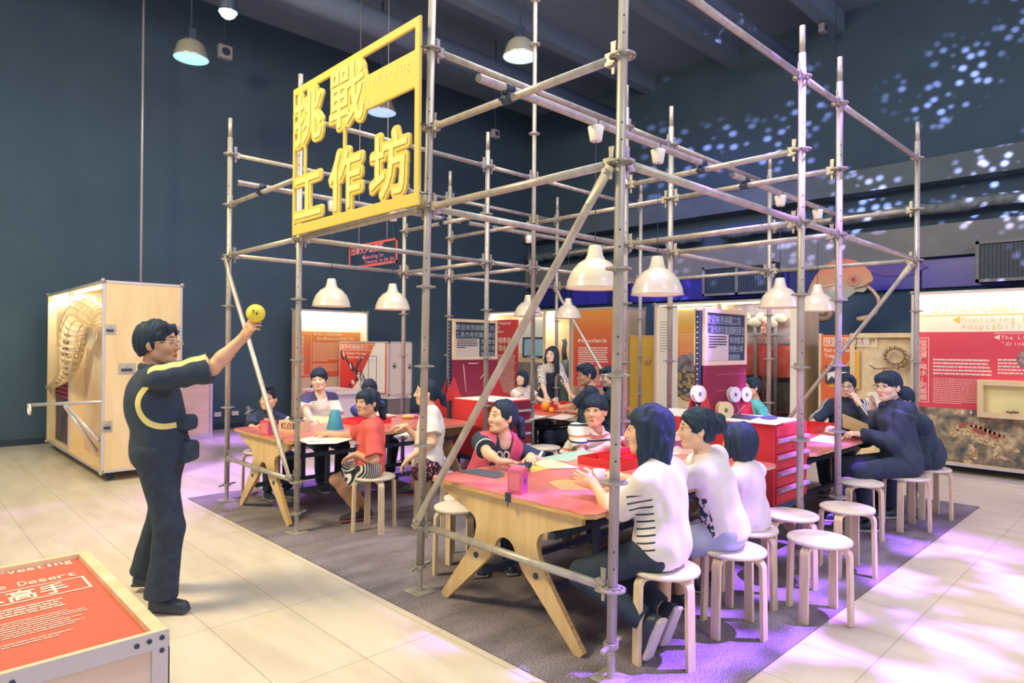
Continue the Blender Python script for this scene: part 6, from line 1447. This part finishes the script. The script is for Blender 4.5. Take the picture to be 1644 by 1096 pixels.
man = person('person', 'standing man in black vest with yellow shoulder stripe, arm raised with a yellow ball', dict(
    P=AD(259, 727, d0), H=AD(254, 551, d0), yaw=rad(-36), syaw=rad(-30), shR=tuple(RD * .10 + np.array((0, 0, .035))), look=(rad(-40), rad(4), 0), k=1.0, hk=1.10, h=.005, hair='short', male=True, girth=1.12, wide=1.06, skin=2, arm=1.12, seed=3,
    hands=dict(R=dict(at=wr, dir=hd, n=nrm(RD * .5 + AW * .75 - np.array((0, 0, .1))), pole=np.array((0, 0, -1.)) - AW * .3, curl=[.35, .75, .8, .85], thumb=.15), L=dict(at=AD(286, 706, d0 + .20), pole=-RD + np.array((0, 0, -.6)), curl=.9)),
    feet=dict(R=dict(at=AZ(258, 958, .085), dir=RD - AW * .12, pole=RD), L=dict(at=AZ(231, 926, .085), dir=RD + AW * .1, pole=RD)),
    top=dict(mat=m_man, sleeve=.92, t=.022, hem=-.10, collar=True, noise=.009, flare=.012, name='jacket'), bottom=dict(mat=C_DRK, t=.020, len=1.98, flare=.026), shoes=SHD, glasses=CHROME))
for a, b, w_, h_ in ((308, 678, .07, .075), (309, 724, .08, .10)): grow('pocket', [(p_bx(AD(a - 9, b, d0), (RD, AW, (0, 0, 1)), (.048, w_, h_ * .62), .03), .01)], .006, C_BLK, man)
bm_ = MB(); bm_.ball(ball_c, .054, 28); sb = solid('smiley_ball', bm_, mat('ball_yellow', '#ecdf4e', .5), 'yellow ball with a drawn face in the raised hand of the standing man', 'ball')
fc = MB(); vd = nrm(CAM - ball_c); rr = nrm(np.cross((0, 0, 1), vd)); uu = np.cross(vd, rr)
def bp(a, b): q = ball_c + rr * a + uu * b; k_ = math.sqrt(max(.054 ** 2 - a * a - b * b, 1e-6)); return q + vd * (k_ + .0005)
fc.tube([bp(-.016, .012), bp(-.011, .021)], .004, 6)
for a, b in ((-.018, .003), (-.013, .003), (-.010, .008), (.006, .010), (.012, .011)): fc.ball(bp(a, b), .0022, 8)
fc.ball(bp(.006, .0), .007, 12, 1, (1, 1, 1.2)); part('face_drawing', fc, [BLACK, mat('ball_mouth', '#7a5a48', .6)], sb)

def sit(label, stool_xy, head, yaw, look, hands, k=.9, hk=1.0, hair='short', feet=None, hxy=None, zs=.46, back=.0, **kw):
    """someone on a stool; head is given as a sight line at the depth of hxy"""
    x, y = stool_xy; Bf = B_(yaw); P = np.array([x, y, zs + .085 * k]) - Bf[0] * back
    H = at(head[0], head[1], hxy or stool_xy); hz = {}
    for nm in 'LR':
        q = hands[nm]; hz[nm] = q if isinstance(q, dict) else dict(at=np.array(q, float))
    ft = {}
    for nm, s in (('L', 1), ('R', -1)):
        q = (feet or {}).get(nm)
        if q is None: a_ = P + Bf[0] * .36 * k + Bf[1] * s * .10; a_[2] = .012 + .078 * k; q = dict(at=a_)
        elif not isinstance(q, dict): q = dict(at=np.array(q, float))
        ft[nm] = q
    o = dict(P=P, H=H, yaw=rad(yaw), look=tuple(rad(v) for v in look), k=k, hk=hk, hair=hair, hands=hz, feet=ft, bottom=dict(mat=C_DRK), shoes=SH); o.update(kw)
    return person('person', label, o)
T = .755
# left rear table
sit('boy in a black shirt half hidden behind the diagonal brace at the left table', (.40, 4.80), (430, 640), -88, (238, 2, 0), dict(L=(.66, 4.42, T), R=(.20, 4.42, T)), .82, .98, 'spiky', h=.006, hxy=(.41, 4.74), top=dict(mat=C_BLK, sleeve=.62), skin=0, seed=4)
def ix_yoke(c, a): v = (c - a['neck']) @ a['up']; w_ = np.abs((c - a['neck']) @ a['sl']); return ((v > -.085) & (w_ > .055)).astype(int)
sit('boy in a white speckled shirt with navy shoulders holding a cream sheet', (1.00, 4.82), (512, 609), -95, (232, 0, 5), dict(L=dict(at=(1.02, 4.44, .80), n=(-.6, .3, -.2), curl=.5), R=dict(at=(.70, 4.36, .77), n=(.5, .3, -.5), curl=.5)), .96, 1.0, 'fringe', h=.006, hxy=(.98, 4.74), top=dict(mat=[C_SPK, C_NAV], sleeve=.75, index=ix_yoke, neck=.035), skin=1, seed=5)
sit('boy in a blue shirt leaning on folded arms behind the girl in red', (1.66, 4.82), (593, 626), -92, (236, 0, 0), dict(L=dict(at=(1.52, 4.40, T), dir=(-1, -.2, 0)), R=dict(at=(1.62, 4.36, T), dir=(1, 0, 0))), .86, 1.0, 'fringe', h=.006, hxy=(1.63, 4.70), top=dict(mat=C_BLU, sleeve=.7), wide=1.2, skin=1, glasses=BLACK, seed=6)
ga = (.50, 2.90)
sit('girl in a coral red shirt and striped shorts on a stool, turned to face left', ga, (590, 646), 146, (188, 6, 4), dict(
    L=dict(at=at(573, 729, (.42, 2.80)), dir=(-.6, .55, -.35), n=(-.35, -.2, -.9), pole=np.array((-.1, -.6, -.9)), curl=.3), R=dict(at=(.36, 3.38, .77), curl=.5)), .88, .95, 'fringe_pony', h=.0052, hxy=(.46, 2.9), back=-.02,
    feet=dict(L=dict(at=AZ(588, 818, .085), dir=(-.75, .45, 0)), R=dict(at=AZ(574, 822, .085), dir=(-.8, .2, 0))), top=dict(mat=C_RED, sleeve=.85, t=.016, hem=-.05, flare=.014), bottom=dict(mat=C_ZEB, len=.60, name='shorts', flare=.03), shoes=[mat('shoe_plum', '#3b3444', .5), mat('shoe_pink', '#b0606c', .5)], skin=2, seed=7)
gb = (.86, 2.58)
sit('girl in a white hooded top and dotted shorts sitting behind the tall sign pole', gb, (684, 630), 142, (152, 2, 0), dict(
    L=dict(at=at(657, 735, (.74, 2.50)), dir=(-.5, .4, -.7), pole=np.array((.1, -.6, -.8)), curl=.5), R=dict(at=at(651, 684, (.86, 3.0)), dir=(-.7, .6, 0), curl=.6)), .90, .92, 'pony', h=.0055, hxy=(.92, 2.72), back=-.02,
    feet=dict(L=dict(at=AZ(655, 795, .085), dir=(-.75, .45, 0)), R=dict(at=AZ(668, 790, .085), dir=(-.6, .5, 0))), top=dict(mat=C_WHT, sleeve=.7, t=.020, hem=.0, flare=.02), bottom=dict(mat=C_DOT, len=.50, name='shorts'), shoes=[C_SHO, mat('shoe_pinkred', '#c06a74', .5)], skin=0, seed=8)
# farthest table
sit('small girl in white with a dark bob looking up at the farthest table', (4.20, 4.80), (838, 607), -95, (196, 10, 0), dict(L=(4.34, 4.44, T), R=(4.02, 4.40, T)), .78, .90, 'bob', h=.007, hxy=(4.14, 4.72), top=dict(mat=C_WHT, sleeve=.6), skin=1, seed=9)
wxy = (4.74, 4.76)
person('person', 'woman in a patterned shirt and dark denim apron standing at the farthest table', dict(P=np.array((4.90, 4.98, .86)), H=at(886, 569, wxy), yaw=rad(-98), look=(rad(196), rad(2), rad(-6)), k=.94, hk=.98, h=.0065, hair='long', skin=1, seed=10,
    hands=dict(L=dict(at=(4.90, 4.50, .79), pole=np.array((.8, .2, -.2)), dir=(-.1, -.9, -.35), curl=.2), R=dict(at=(4.42, 4.56, .80), pole=np.array((-.9, .2, -.2)), curl=.4)),
    feet=dict(L=dict(at=(4.98, 5.02, .09), pole=np.array((0, -1., 0))), R=dict(at=(4.80, 5.02, .09), pole=np.array((0, -1., 0)))), top=dict(mat=C_PAT, sleeve=1.15, t=.016, hem=-.10), bottom=dict(mat=C_DRK), shoes=SH,
    extra=[dict(name='apron', mat=C_NVY, t=.026, hem=-.35, long=True, bib=.80, vneck=False)]))
sit('man with dark glasses and short black sleeves raising a hand at the farthest table', (3.46, 3.02), (941, 601), 118, (150, -8, 0), dict(L=dict(at=at(899, 654, (3.5, 3.32)), dir=(-.3, .3, .8), n=(-.5, .8, .1), pole=np.array((-.1, -.3, -1.)), curl=.7), R=(3.55, 3.42, T)), 1.0, 1.0, 'part', h=.0065, hxy=(3.49, 3.05), top=dict(mat=C_BLK, sleeve=.75), male=True, skin=2, glasses=BLACK, feet=dict(L=(3.2, 3.35, .09), R=(3.5, 3.4, .09)), seed=11)
sit('dark jacketed man beside the man with glasses, cut off by the corner pole', (3.88, 2.96), (975, 605), 120, (162, -4, 0), dict(L=(3.72, 3.38, T), R=(4.0, 3.44, T)), 1.0, 1.0, 'short', h=.0065, hxy=(3.81, 3.0), top=dict(mat=C_BLK, sleeve=1.85, collar=True), male=True, skin=1, seed=12)
# nearest table
gp = (.72, 1.72)
girl = sit('girl with a ponytail in a pink padded vest over a black shirt', (.76, 1.76), (806, 669), -122, (172, 8, 4), dict(
    R=dict(at=AZ(812, 752, .775), pole=np.array((-.8, .7, -.5)), dir=(.8, -.5, 0), curl=.5), L=dict(at=AZ(852, 732, .775), pole=np.array((.9, -.3, -.5)), dir=(-.55, -.6, -.1), curl=.25)), .92, 1.02, 'pony', h=.0048, hxy=(.72, 1.66),
    top=dict(mat=lambda a: cond_mat('cloth_cuffed', '#303f54', '#efeae4', [[('r', a['arms'][s_][0], nrm(a['arms'][s_][1] - a['arms'][s_][0]), .160, .178), ('d', a['arms'][s_][0], nrm(a['arms'][s_][1] - a['arms'][s_][0]), -1, .085)] for s_ in (-1, 1)], .85, 20), sleeve=.72, flare=.012, neck=.03), extra=[dict(name='vest', mat=C_PNK, front='open', gap=.075, t=.030, hem=-.05, noise=.006)], skin=0, seed=13)
gc = at(803, 741, (.70, 1.60)); tx = MB(); put_text(tx, 'OO', AD(797, 737, depth((*gp, 1)) - .165), RT, (0, 0, 1), .085, .093, bold=.015, lift=.0); part('shirt_lettering', tx, WHITE, girl)
sit('boy with bowl haircut in a striped polo shirt at the nearest table', (1.70, 1.76), (955, 659), -126, (204, 4, 2), dict(R=dict(at=AZ(975, 714, .78), pole=np.array((-.7, .7, -.7)), dir=(.9, -.5, 0), curl=.6), L=dict(at=AZ(1000, 706, .79), pole=np.array((.9, -.5, -.4)), dir=(-.7, -.3, .3), curl=.8)), .90, 1.08, 'bowl', h=.0052, hxy=(1.62, 1.55), top=dict(mat=C_POLO, sleeve=.62, neck=.03, collar=True), skin=0, seed=14)
gl_ = (.36, .02)
dn = nrm((-.05, .35, -.95))
sit('long haired girl in white shirt with black rib lines, seated behind the corner pole', (.36, -.02), (1040, 690), 98, (122, 0, 0), dict(
    L=dict(at=at(953, 776, (.22, .42)), dir=(-.35, .75, .25), n=(.9, .3, -.2), pole=np.array((-.5, -.5, -1.)), curl=.75, thumb=.7), R=dict(at=(.62, .46, .80), curl=.6)), .96, 1.04, 'long', h=.005, hxy=(.34, .04), back=.0,
    feet=dict(L=dict(at=(.23, -.02, .21), dir=dn, up=(0, 1, .35)), R=dict(at=(.44, .02, .20), dir=dn, up=(.1, 1, .35))), top=dict(mat=lambda a: cond_mat('cloth_ribs', '#e6e0dd', '#2f3d50', [[('r', a['P0'], a['sl'], .04, 9), ('r', a['P0'], a['sf'], -.045, .06), ('r', a['P0'], a['up'], .02, .31), ('m', a['P0'] + a['sl'] * .0, a['up'] + a['sf'] * .16, .034, .26)]], .9, 12), sleeve=.78, t=.020, hem=-.06, flare=.016), skin=0, seed=15)
def ix_side(c, a):
    v = (c - a['P0']) @ a['up']; f_ = (c - a['P0']) @ a['sf']; l_ = (c - a['P0']) @ a['sl']; return ((l_ > .02) & (f_ > .015) & (v > .02) & (v < .26)).astype(int)
sit('girl with a hair bun and a white shirt with blotched side print, from behind', (.90, -.09), (1118, 688), 102, (134, 0, 0), dict(L=dict(at=(.66, .36, .77), pole=np.array((-.6, -.5, -1.))), R=dict(at=(1.02, .40, .77))), .84, .94, 'bun', h=.005, hxy=(.80, -.02),
    feet=dict(L=dict(at=(.70, .18, .085), dir=(-.2, 1, 0)), R=dict(at=(.92, .22, .085))), top=dict(mat=[C_WHT, C_COW], sleeve=.66, t=.018, hem=.01, index=ix_side, flare=.014), bottom=dict(mat=C_JEAN, len=.55, name='shorts'), skin=0, seed=16)
sit('girl with short black bob in a pale pink frilled top, from behind', (1.36, .03), (1186, 708), 92, (84, 0, 0), dict(L=dict(at=(1.14, .42, .77)), R=dict(at=(1.50, .44, .77))), .80, .96, 'bob', h=.005, hxy=(1.34, .08),
    top=dict(mat=C_LIL, sleeve=.40, t=.014, hem=-.06, skirted=True, flare=.014), bottom=dict(mat=C_LIL, len=.5, skirt=True, name='skirt'), skin=0, seed=17)
# right hand table
sit('boy in turquoise seen past the right pegboard, facing left', (4.84, 1.74), (1207, 622), 150, (146, 0, 0), dict(L=(4.52, 1.36, T), R=(4.70, 1.34, T)), .86, .96, 'short', h=.0065, hxy=(4.82, 1.66), top=dict(mat=C_TEA, sleeve=.65), skin=0, seed=18)
def m_tri(a):
    g_ = []
    for s in (-1, 1):
        for p0, p1 in ((a['arms'][s][0], a['arms'][s][1]), (a['arms'][s][1], a['arms'][s][2])):
            ad = nrm(p1 - p0); L_ = np.linalg.norm(p1 - p0); ov = a['sl'] * s * .5 + a['sf'] * .6 + a['up'] * .35; o_ = nrm(ov - ad * (ov @ ad)); w_ = np.cross(ad, o_)
            for q_ in (-.032, -.010, .012): g_.append([('d', p0, ad, -1, .095), ('r', p0, ad, -.03, L_), ('r', p0, o_, .01, 9), ('r', p0, w_, q_, q_ + .011)])
    return cond_mat('track_cloth', '#2f3e52', '#ece8e2', g_, .8, 20)
sit('man in a black track jacket with white sleeve stripes resting his chin on his fist', (5.13, .76), (1359, 619), 186, (196, -4, 0), dict(L=dict(at=at(1377, 645, (4.92, .66)), dir=(.0, .35, .7), n=(.3, .8, 0), pole=np.array((-.3, -.8, -1.)), curl=1.3), R=dict(at=(4.62, .92, T), curl=.5)), 1.02, 1.04, 'short', h=.006, hxy=(5.08, .76), top=dict(mat=m_tri, sleeve=1.78, t=.018, collar=True, noise=.010), male=True, skin=1, glasses=BLACK, seed=19)
sit('man with glasses in a dark denim jacket holding brown card at the right table', (3.94, -.12), (1426, 620), 134, (160, 0, 0), dict(L=dict(at=at(1383, 697, (3.72, .26)), dir=(-.7, .6, .1), n=(.1, .3, -.9), pole=np.array((-.2, -.8, -1.)), curl=.6), R=dict(at=(3.98, .42, .80), dir=(-.8, .4, .2), curl=.6)), 1.04, 1.08, 'fringe', h=.0055, hxy=(3.94, -.0), top=dict(mat=lambda a: cond_mat('denim_jacket', '#303e52', '#5b6b80', [[('r', a['neck'], a['sf'], -9, .0), ('r', a['neck'], a['sl'], q_ - .003, q_ + .003), ('r', a['neck'], a['up'], -9, -.14)] for q_ in (-.08, .08)] + [[('r', a['neck'], a['sf'], -9, .04), ('r', a['neck'], a['up'], -.143, -.137), ('r', a['neck'], a['sl'], -.17, .17)]] + [[('r', a['arms'][1][0], nrm(a['arms'][1][1] - a['arms'][1][0]), .012, .018), ('d', a['arms'][1][0], nrm(a['arms'][1][1] - a['arms'][1][0]), -1, .10)]], .8, 40), sleeve=1.86, t=.024, hem=-.08, name='jacket', noise=.013, collar=True, cuff=True), male=True, skin=1, glasses=BLACK, girth=1.0, seed=20,
    feet=dict(L=(3.56, .02, .09), R=(3.72, .30, .09)))
sit('person in a dark jacket with a grey sleeve, mostly hidden behind the man in denim', (4.50, -.16), (1447, 642), 136, (150, -4, 0), dict(L=(4.12, .30, T), R=dict(at=at(1402, 652, (4.30, .18)), dir=(-.1, .1, .9), pole=np.array((.2, -.2, -1.)), curl=1.0)), 1.0, 1.0, 'short', h=.0065, hxy=(4.42, -.08), top=dict(mat=[C_BLK, C_GRY], sleeve=1.86, t=.028, hem=-.10, collar=True, noise=.012, index=lambda c, a: ((((c - a['arms'][-1][1]) @ nrm(a['arms'][-1][2] - a['arms'][-1][1])) > -.04) & (np.linalg.norm(c - (a['arms'][-1][1] + a['arms'][-1][2]) / 2, axis=1) < .17)).astype(int)), male=True, skin=1, seed=21, girth=1.1)

# ------------------------------------------------------------------ things on the tables
def sheet(name, pts, z, m_, label, cat, th=.0025, group=None): return solid(name, MB().prism([(p[0], p[1]) for p in pts], (0, 0, z), (1, 0, 0), (0, 1, 0), (0, 0, th)), m_, label, cat, group)
def zq(L, z=TZ): return [AZ(a, b, z)[:2] for a, b in L]
PIL = 'loose papers on the worktables'
sheet('felt_sheet', zq([(735, 757), (762, 752), (808, 759), (810, 764), (795, 768)]), TZ, mat('felt_grey', '#565a66', .9), 'dark grey felt sheet lying at the end of the nearest table', 'felt sheet', .004)
sheet('card', zq([(880, 774), (900, 770), (960, 772), (985, 786), (900, 787)]), TZ, KRAFT, 'cream brown card on the nearest table in front of the long haired girl', 'card')
sheet('paper', zq([(842, 750), (868, 747), (880, 753), (853, 758)]), TZ, mat('paper_yellow', '#e6c766', .8), 'yellow paper piece under the hand of the girl in the pink vest', 'paper')
sheet('paper', zq([(848, 742), (885, 738), (930, 752), (880, 753)]), TZ + .003, mat('paper_cream', '#efdcb8', .8), 'cream sheet beside the girl in the pink vest', 'paper')
sheet('cutting_mat', zq([(866, 735), (935, 722), (958, 727), (912, 741)]), TZ, mat('mat_mint', '#a9cfc2', .7), 'mint green mat in front of the striped polo boy', 'mat')
sheet('paper', zq([(1060, 718), (1110, 712), (1130, 722), (1080, 730)]), TZ, PAPER, 'white sheet on the nearest table beyond the long haired girl', 'paper')
def tray(x0, x1, y0, y1, z, label, nx=3, ny=2, h=.055):
    g = thing('parts_tray', label, 'tray', ((x0 + x1) / 2, (y0 + y1) / 2, z), 'red compartment trays on the worktables'); b = MB().box(x0, x1, y0, y1, z, z + .006); t_ = .006; m_ = mat('tray_red', '#da3b40', .35)
    fbox(b, 'z', z + .006, z + h, x0, x1, y0, y1, t_)
    part('tray', b, m_, g); d = MB()
    for i in range(1, nx): d.box(x0 + (x1 - x0) * i / nx - .003, x0 + (x1 - x0) * i / nx + .003, y0 + t_, y1 - t_, z + .006, z + h * .9)
    for i in range(1, ny): d.box(x0 + t_, x1 - t_, y0 + (y1 - y0) * i / ny - .003, y0 + (y1 - y0) * i / ny + .003, z + .006, z + h * .88)
    part('dividers', d, m_, g); return g
a = AZ(914, 748, TZ)
tray(1.02, 1.62, .72, 1.10, TZ, 'red compartment tray in the middle of the nearest table')
tray(.95, 1.35, 3.90, 4.22, TZ, 'red compartment tray on the left table beside the blue cone')
tray(3.55, 4.30, 3.72, 4.12, TZ, 'red compartment tray on the farthest table behind the orange balls', 4, 2)
tray(3.90, 4.50, .62, 1.02, TZ, 'red compartment tray on the right table beside the tool chest', 3, 2)
def snippets(x0, x1, y0, y1, z, n, seed, label):
    r_ = random.Random(seed); cols = [mat('bit_' + c, '#' + c, .6) for c in ('f2eee6', 'd9a0b8', 'e6c55a', '6bb7c4', 'e0705a')]
    for i in range(n):
        x, y = r_.uniform(x0 + .02, x1 - .04), r_.uniform(y0 + .02, y1 - .04); a_ = r_.uniform(0, 3.1); L_ = r_.uniform(.03, .07); dx, dy = math.cos(a_) * L_ / 2, math.sin(a_) * L_ / 2
        solid('craft_snippet', MB().tube([(x - dx, y - dy, z + .008), (x, y, z + .022), (x + dx, y + dy, z + .008)], .003, 5), cols[i % 5], label, 'craft piece', label)
snippets(1.04, 1.60, .74, 1.08, TZ + .006, 8, 1, 'small craft pieces lying in the red tray on the nearest table'); snippets(3.92, 4.48, .64, 1.0, TZ + .006, 6, 2, 'small craft pieces lying in the red tray on the right table'); snippets(3.57, 4.28, 3.74, 4.1, TZ + .006, 6, 3, 'small craft pieces lying in the red tray on the farthest table')
def carton(px0, py0, Z, w, h, label, m1, m2, rot=.35):
    c = AZ(px0, py0, Z); g = thing('juice_carton', label, 'carton', (c[0], c[1], Z), 'pink cartons at the table ends'); ux = np.array((math.sin(rot) * 1, -math.cos(rot), 0)); uy = np.array((math.cos(rot), math.sin(rot), 0)); b = MB(); C_ = c + ux * 0 + uy * w / 2
    b.obox(C_ + np.array((0, 0, h / 2)), (ux, uy, (0, 0, 1)), (w / 2, w / 2, h / 2)); part('box', b, m1, g)
    b = MB(); b.obox(C_ + np.array((0, 0, h + .008)), (ux, uy, (0, 0, 1)), (w / 2, .006, .009)); part('crimp', b, m2, g)
    b = MB(); o_ = C_ - uy * (w / 2); quad(b, o_ - ux * w / 2, ux, (0, 0, 1), .012, w - .012, .02, h * .85, 0, .001); o2 = C_ + ux * (w / 2); quad(b, o2 - uy * w / 2, uy, (0, 0, 1), .01, w - .01, .02, h * .85, 1, .001); b.disc(o2 + np.array((0, 0, h * .5)), ux, 0, .018, .003, 14, 2); part('print', b, [mat('carton_pink', '#de7f8e', .5), mat('carton_magenta', '#bf4f9c', .5), mat('carton_dark', '#7a3d7d', .5)], g)
    return g
carton(826, 793, TZ, .085, .135, 'pink and magenta carton standing at the end of the nearest table', mat('carton_rose', '#d2668a', .5), mat('carton_top', '#e9a0b4', .5))
carton(424, 699, TZ, .10, .13, 'red and white carton at the corner of the left table beside the brace', mat('carton_red', '#d95a62', .5), mat('carton_top', '#e9a0b4', .5))
# glove, cup, clip, glasses of pipe cleaner
b = MB(); c = AZ(838, 757, TZ); b.ball(c + np.array((0, 0, .028)), .045, 14, 0, (1.2, .9, .6)).ball(c + np.array((.07, .02, .03)), .03, 12, 0, (1.2, .9, .8)); [b.tube([c + np.array((-.04, -.02 + .016 * i, .02)), c + np.array((-.09, -.03 + .02 * i, .012))], .010, 8) for i in range(3)]
solid('work_glove', b, C_BLK, 'crumpled black glove behind the magenta carton', 'glove')
b = MB(); c = AX(814, 797, -.02); b.box(-.018, -.008, c[1] - .018, c[1] + .018, c[2] - .03, c[2] + .02).tube([(-.014, c[1], c[2] + .02), (-.012, c[1], TZ + .01), (.02, c[1], TZ + .012)], .003, 6).tube([(-.014, c[1], c[2] - .03), (-.012, c[1] + .004, c[2] - .06)], .003, 6)
solid('binder_clip', b, BLACK, 'black clip with cord on the end edge of the nearest table', 'clip')
b = MB(); c = at(962, 768, (.26, .46)); b.lathe([(.001, -.05), (.028, -.05), (.034, .05), (.031, .05), (.026, -.044)], c, 24); solid('paper_cup', b, PAPER, 'white paper cup held by the long haired girl', 'cup')
b = MB(); c = AZ(925, 762, TZ + .03); b.tube([c + np.array((.05 * math.cos(i * .9) * i / 9, .06 * math.sin(i * .7) - .01 * i, .012 * math.sin(i * 1.3))) for i in range(12)], .004, 6); solid('pipe_cleaner', b, mat('fuzzy_pink', '#d98e9c', .9), 'curled pink pipe cleaner on the nearest table beside the paper cup', 'pipe cleaner')
b = MB().box(1.94, 1.96, .74, .98, TZ, TZ + .16); o = thing('picture_card', 'white card with a small violet drawing leaning on the tool chest', 'card', (1.95, .86, TZ)); part('card', b, PAPER, o); q = MB(); q.prism([(.05, .03), (.10, .06), (.16, .04), (.13, .10), (.07, .09)], (1.939, .98, TZ), (0, -1, 0), (0, 0, 1), (-.001, 0, 0)); part('drawing', q, mat('violet_ink', '#9b5aa0', .7), o)
# left table
b = MB(); x0 = .26; x1 = .50; g = thing('wooden_box', 'plain wooden box with inked Chinese writing at the corner of the left table', 'box', (.38, 3.95, TZ))
c = AZ(467, 693, TZ); ux = nrm((.42, -.9, 0)); uy = np.array((-ux[1], ux[0], 0)); b.obox(c + uy * .05 + np.array((0, 0, .05)), (ux, uy, (0, 0, 1)), (.14, .05, .05)); part('box', b, PLY_H, g); tx = MB(); put_text(tx, '紅白藍', c - ux * .115 + np.array((0, 0, .028)), ux, (0, 0, 1), .065, .19, bold=.01, lift=.001); part('lettering', tx, INK_K, g)
tb = MB()
for i in range(5): q = c + ux * (-.10 + .05 * i) + uy * .05 + np.array((0, 0, .10)); tb.tube([q, q + np.array((.01, .0, .03)) + ux * .02], .012, 8, i % 2)
part('cloth_rolls', tb, [WHITE, BLACK], g)
c = AZ(538, 690, TZ); g = thing('blue_cone', 'blue truncated cone standing on the left table', 'cone', c); part('cone', MB().lathe([(.085, 0), (.085, .004), (.038, .19), (.036, .192), (.001, .192)], c, 32, cap0=True), mat('cone_blue', '#3e93b4', .5), g); part('foot', MB().lathe([(.001, .0), (.092, 0), (.092, .006), (.001, .007)], c, 32), mat('cone_foot', '#d9c7c4', .5), g)
sheet('paper', zq([(478, 706), (520, 697), (576, 702), (540, 712), (495, 713)]), TZ, PAPER, 'white sheet at the near edge of the left table', 'paper')
sheet('felt_sheet', zq([(560, 712), (585, 704), (618, 708), (600, 714)]), TZ, mat('felt_pale', '#a3a1a8', .9), 'pale grey sheet beside the hand of the girl in coral red', 'felt sheet', .004)
P0, P1, P2, P3 = (at(505, 687, (.80, 4.30)), at(545, 690, (1.06, 4.28)), at(558, 670, (1.10, 4.36)), at(497, 667, (.76, 4.40)))
b = MB().add([P0, P1, P2, P3], [(0, 1, 2, 3)]); n_ = nrm(np.cross(P1 - P0, P3 - P0)) * .003; b.add([P0 + n_, P1 + n_, P2 + n_, P3 + n_], [(3, 2, 1, 0)]); solid('paper', b, mat('paper_lemon', '#efe7bb', .8), 'cream sheet held up by the boy in the white speckled shirt', 'paper')
sheet('paper', zq([(632, 700), (660, 692), (700, 694), (690, 700)]), TZ, mat('paper_ice', '#e4ece8', .8), 'white sheet under the hand of the girl in the hooded top', 'paper')
for i, (a_, b_, col, lab) in enumerate(((576, 697, '#e8e29a', 'pale yellow felt roll beside the girl in coral red'), (655, 672, '#e6cf7a', 'yellow felt roll at the far side of the left table'), (663, 671, '#d77fb4', 'pink felt ring on the left table'), (680, 674, '#c9405a', 'crimson cloth piece on the left table'))):
    c = AZ(a_, b_, TZ); solid('felt_roll', MB().tube([c + np.array((-.05, .04, .022)), c + np.array((.0, .0, .026)), c + np.array((.05, -.045, .022))], [.02, .022, .018], 10), mat('felt_' + col[1:], col, .9), lab, 'felt roll')
# farthest table
for (a_, b_, r_, lab) in ((876, 660, .062, 'big orange ball on the farthest table'), (886, 663, .036, 'small orange ball beside the big one')): c = AZ(a_, b_, TZ); solid('orange_ball', MB().ball(c + np.array((0, 0, r_)), r_, 20), mat('ball_orange', '#eaa23e', .5), lab, 'ball')
b = MB(); c = AZ(842, 662, TZ); b.ball(c + np.array((0, 0, .03)), .03, 12, 0).ball(c + np.array((.02, .05, .025)), .025, 10, 1); solid('yarn_bundle', b, [WHITE, BLACK], 'black and white yarn bundle at the corner of the farthest table', 'yarn')
sheet('paper', zq([(795, 672), (835, 665), (880, 668), (850, 675)]), TZ, PAPER, 'white sheet at the near corner of the farthest table', 'paper')
sheet('paper', zq([(878, 671), (905, 664), (930, 666), (902, 674)]), TZ, mat('paper_rose', '#ecd7cf', .8), 'pinkish sheet near the edge of the farthest table', 'paper')
b = MB(); c = at(893, 646, (3.45, 3.38)); b.box(c[0] - .03, c[0] + .03, c[1] - .012, c[1] + .012, c[2] - .02, c[2] + .06, bev=.004); solid('phone', b, WHITE, 'white phone like block held up by the man with dark glasses', 'phone')
# right table
sheet('paper', zq([(1296, 707), (1318, 698), (1356, 702), (1340, 712)]), TZ, PAPER, 'white sheet at the corner of the right table nearest the chest', 'paper')
sheet('card', zq([(1308, 690), (1322, 686), (1378, 698), (1362, 703)]), TZ + .004, mat('card_pale', '#e8d6b8', .8), 'pale card lying over the sheet on the right table', 'card')
P0, P1, P2, P3 = (at(1353, 686, (3.86, .36)), at(1398, 701, (3.80, .20)), at(1393, 681, (3.90, .30)), at(1352, 664, (4.0, .48)))
b = MB().add([P0, P1, P2, P3], [(0, 1, 2, 3)]); n_ = nrm(np.cross(P1 - P0, P3 - P0)) * .004; b.add([P0 + n_, P1 + n_, P2 + n_, P3 + n_], [(3, 2, 1, 0)]); solid('cardboard', b, mat('cardboard_brown', '#a5875c', .8), 'brown cardboard held by the man in the denim jacket', 'cardboard')
# papers lying on the tool chest
for i, (L_, m_, lab) in enumerate((([(1166, 668), (1185, 663), (1222, 667), (1205, 672)], BLACK, 'black cut shape on top of the right tool chest'), ([(1195, 676), (1215, 671), (1262, 676), (1245, 681)], PAPER, 'white sheet with cut corner on top of the right tool chest'), ([(1218, 668), (1240, 666), (1250, 670), (1232, 673)], BLACK, 'small black offcut at the back of the right tool chest'))): sheet('paper_cutout', zq(L_, 1.016), 1.007 + .003 * i, m_, lab, 'paper')
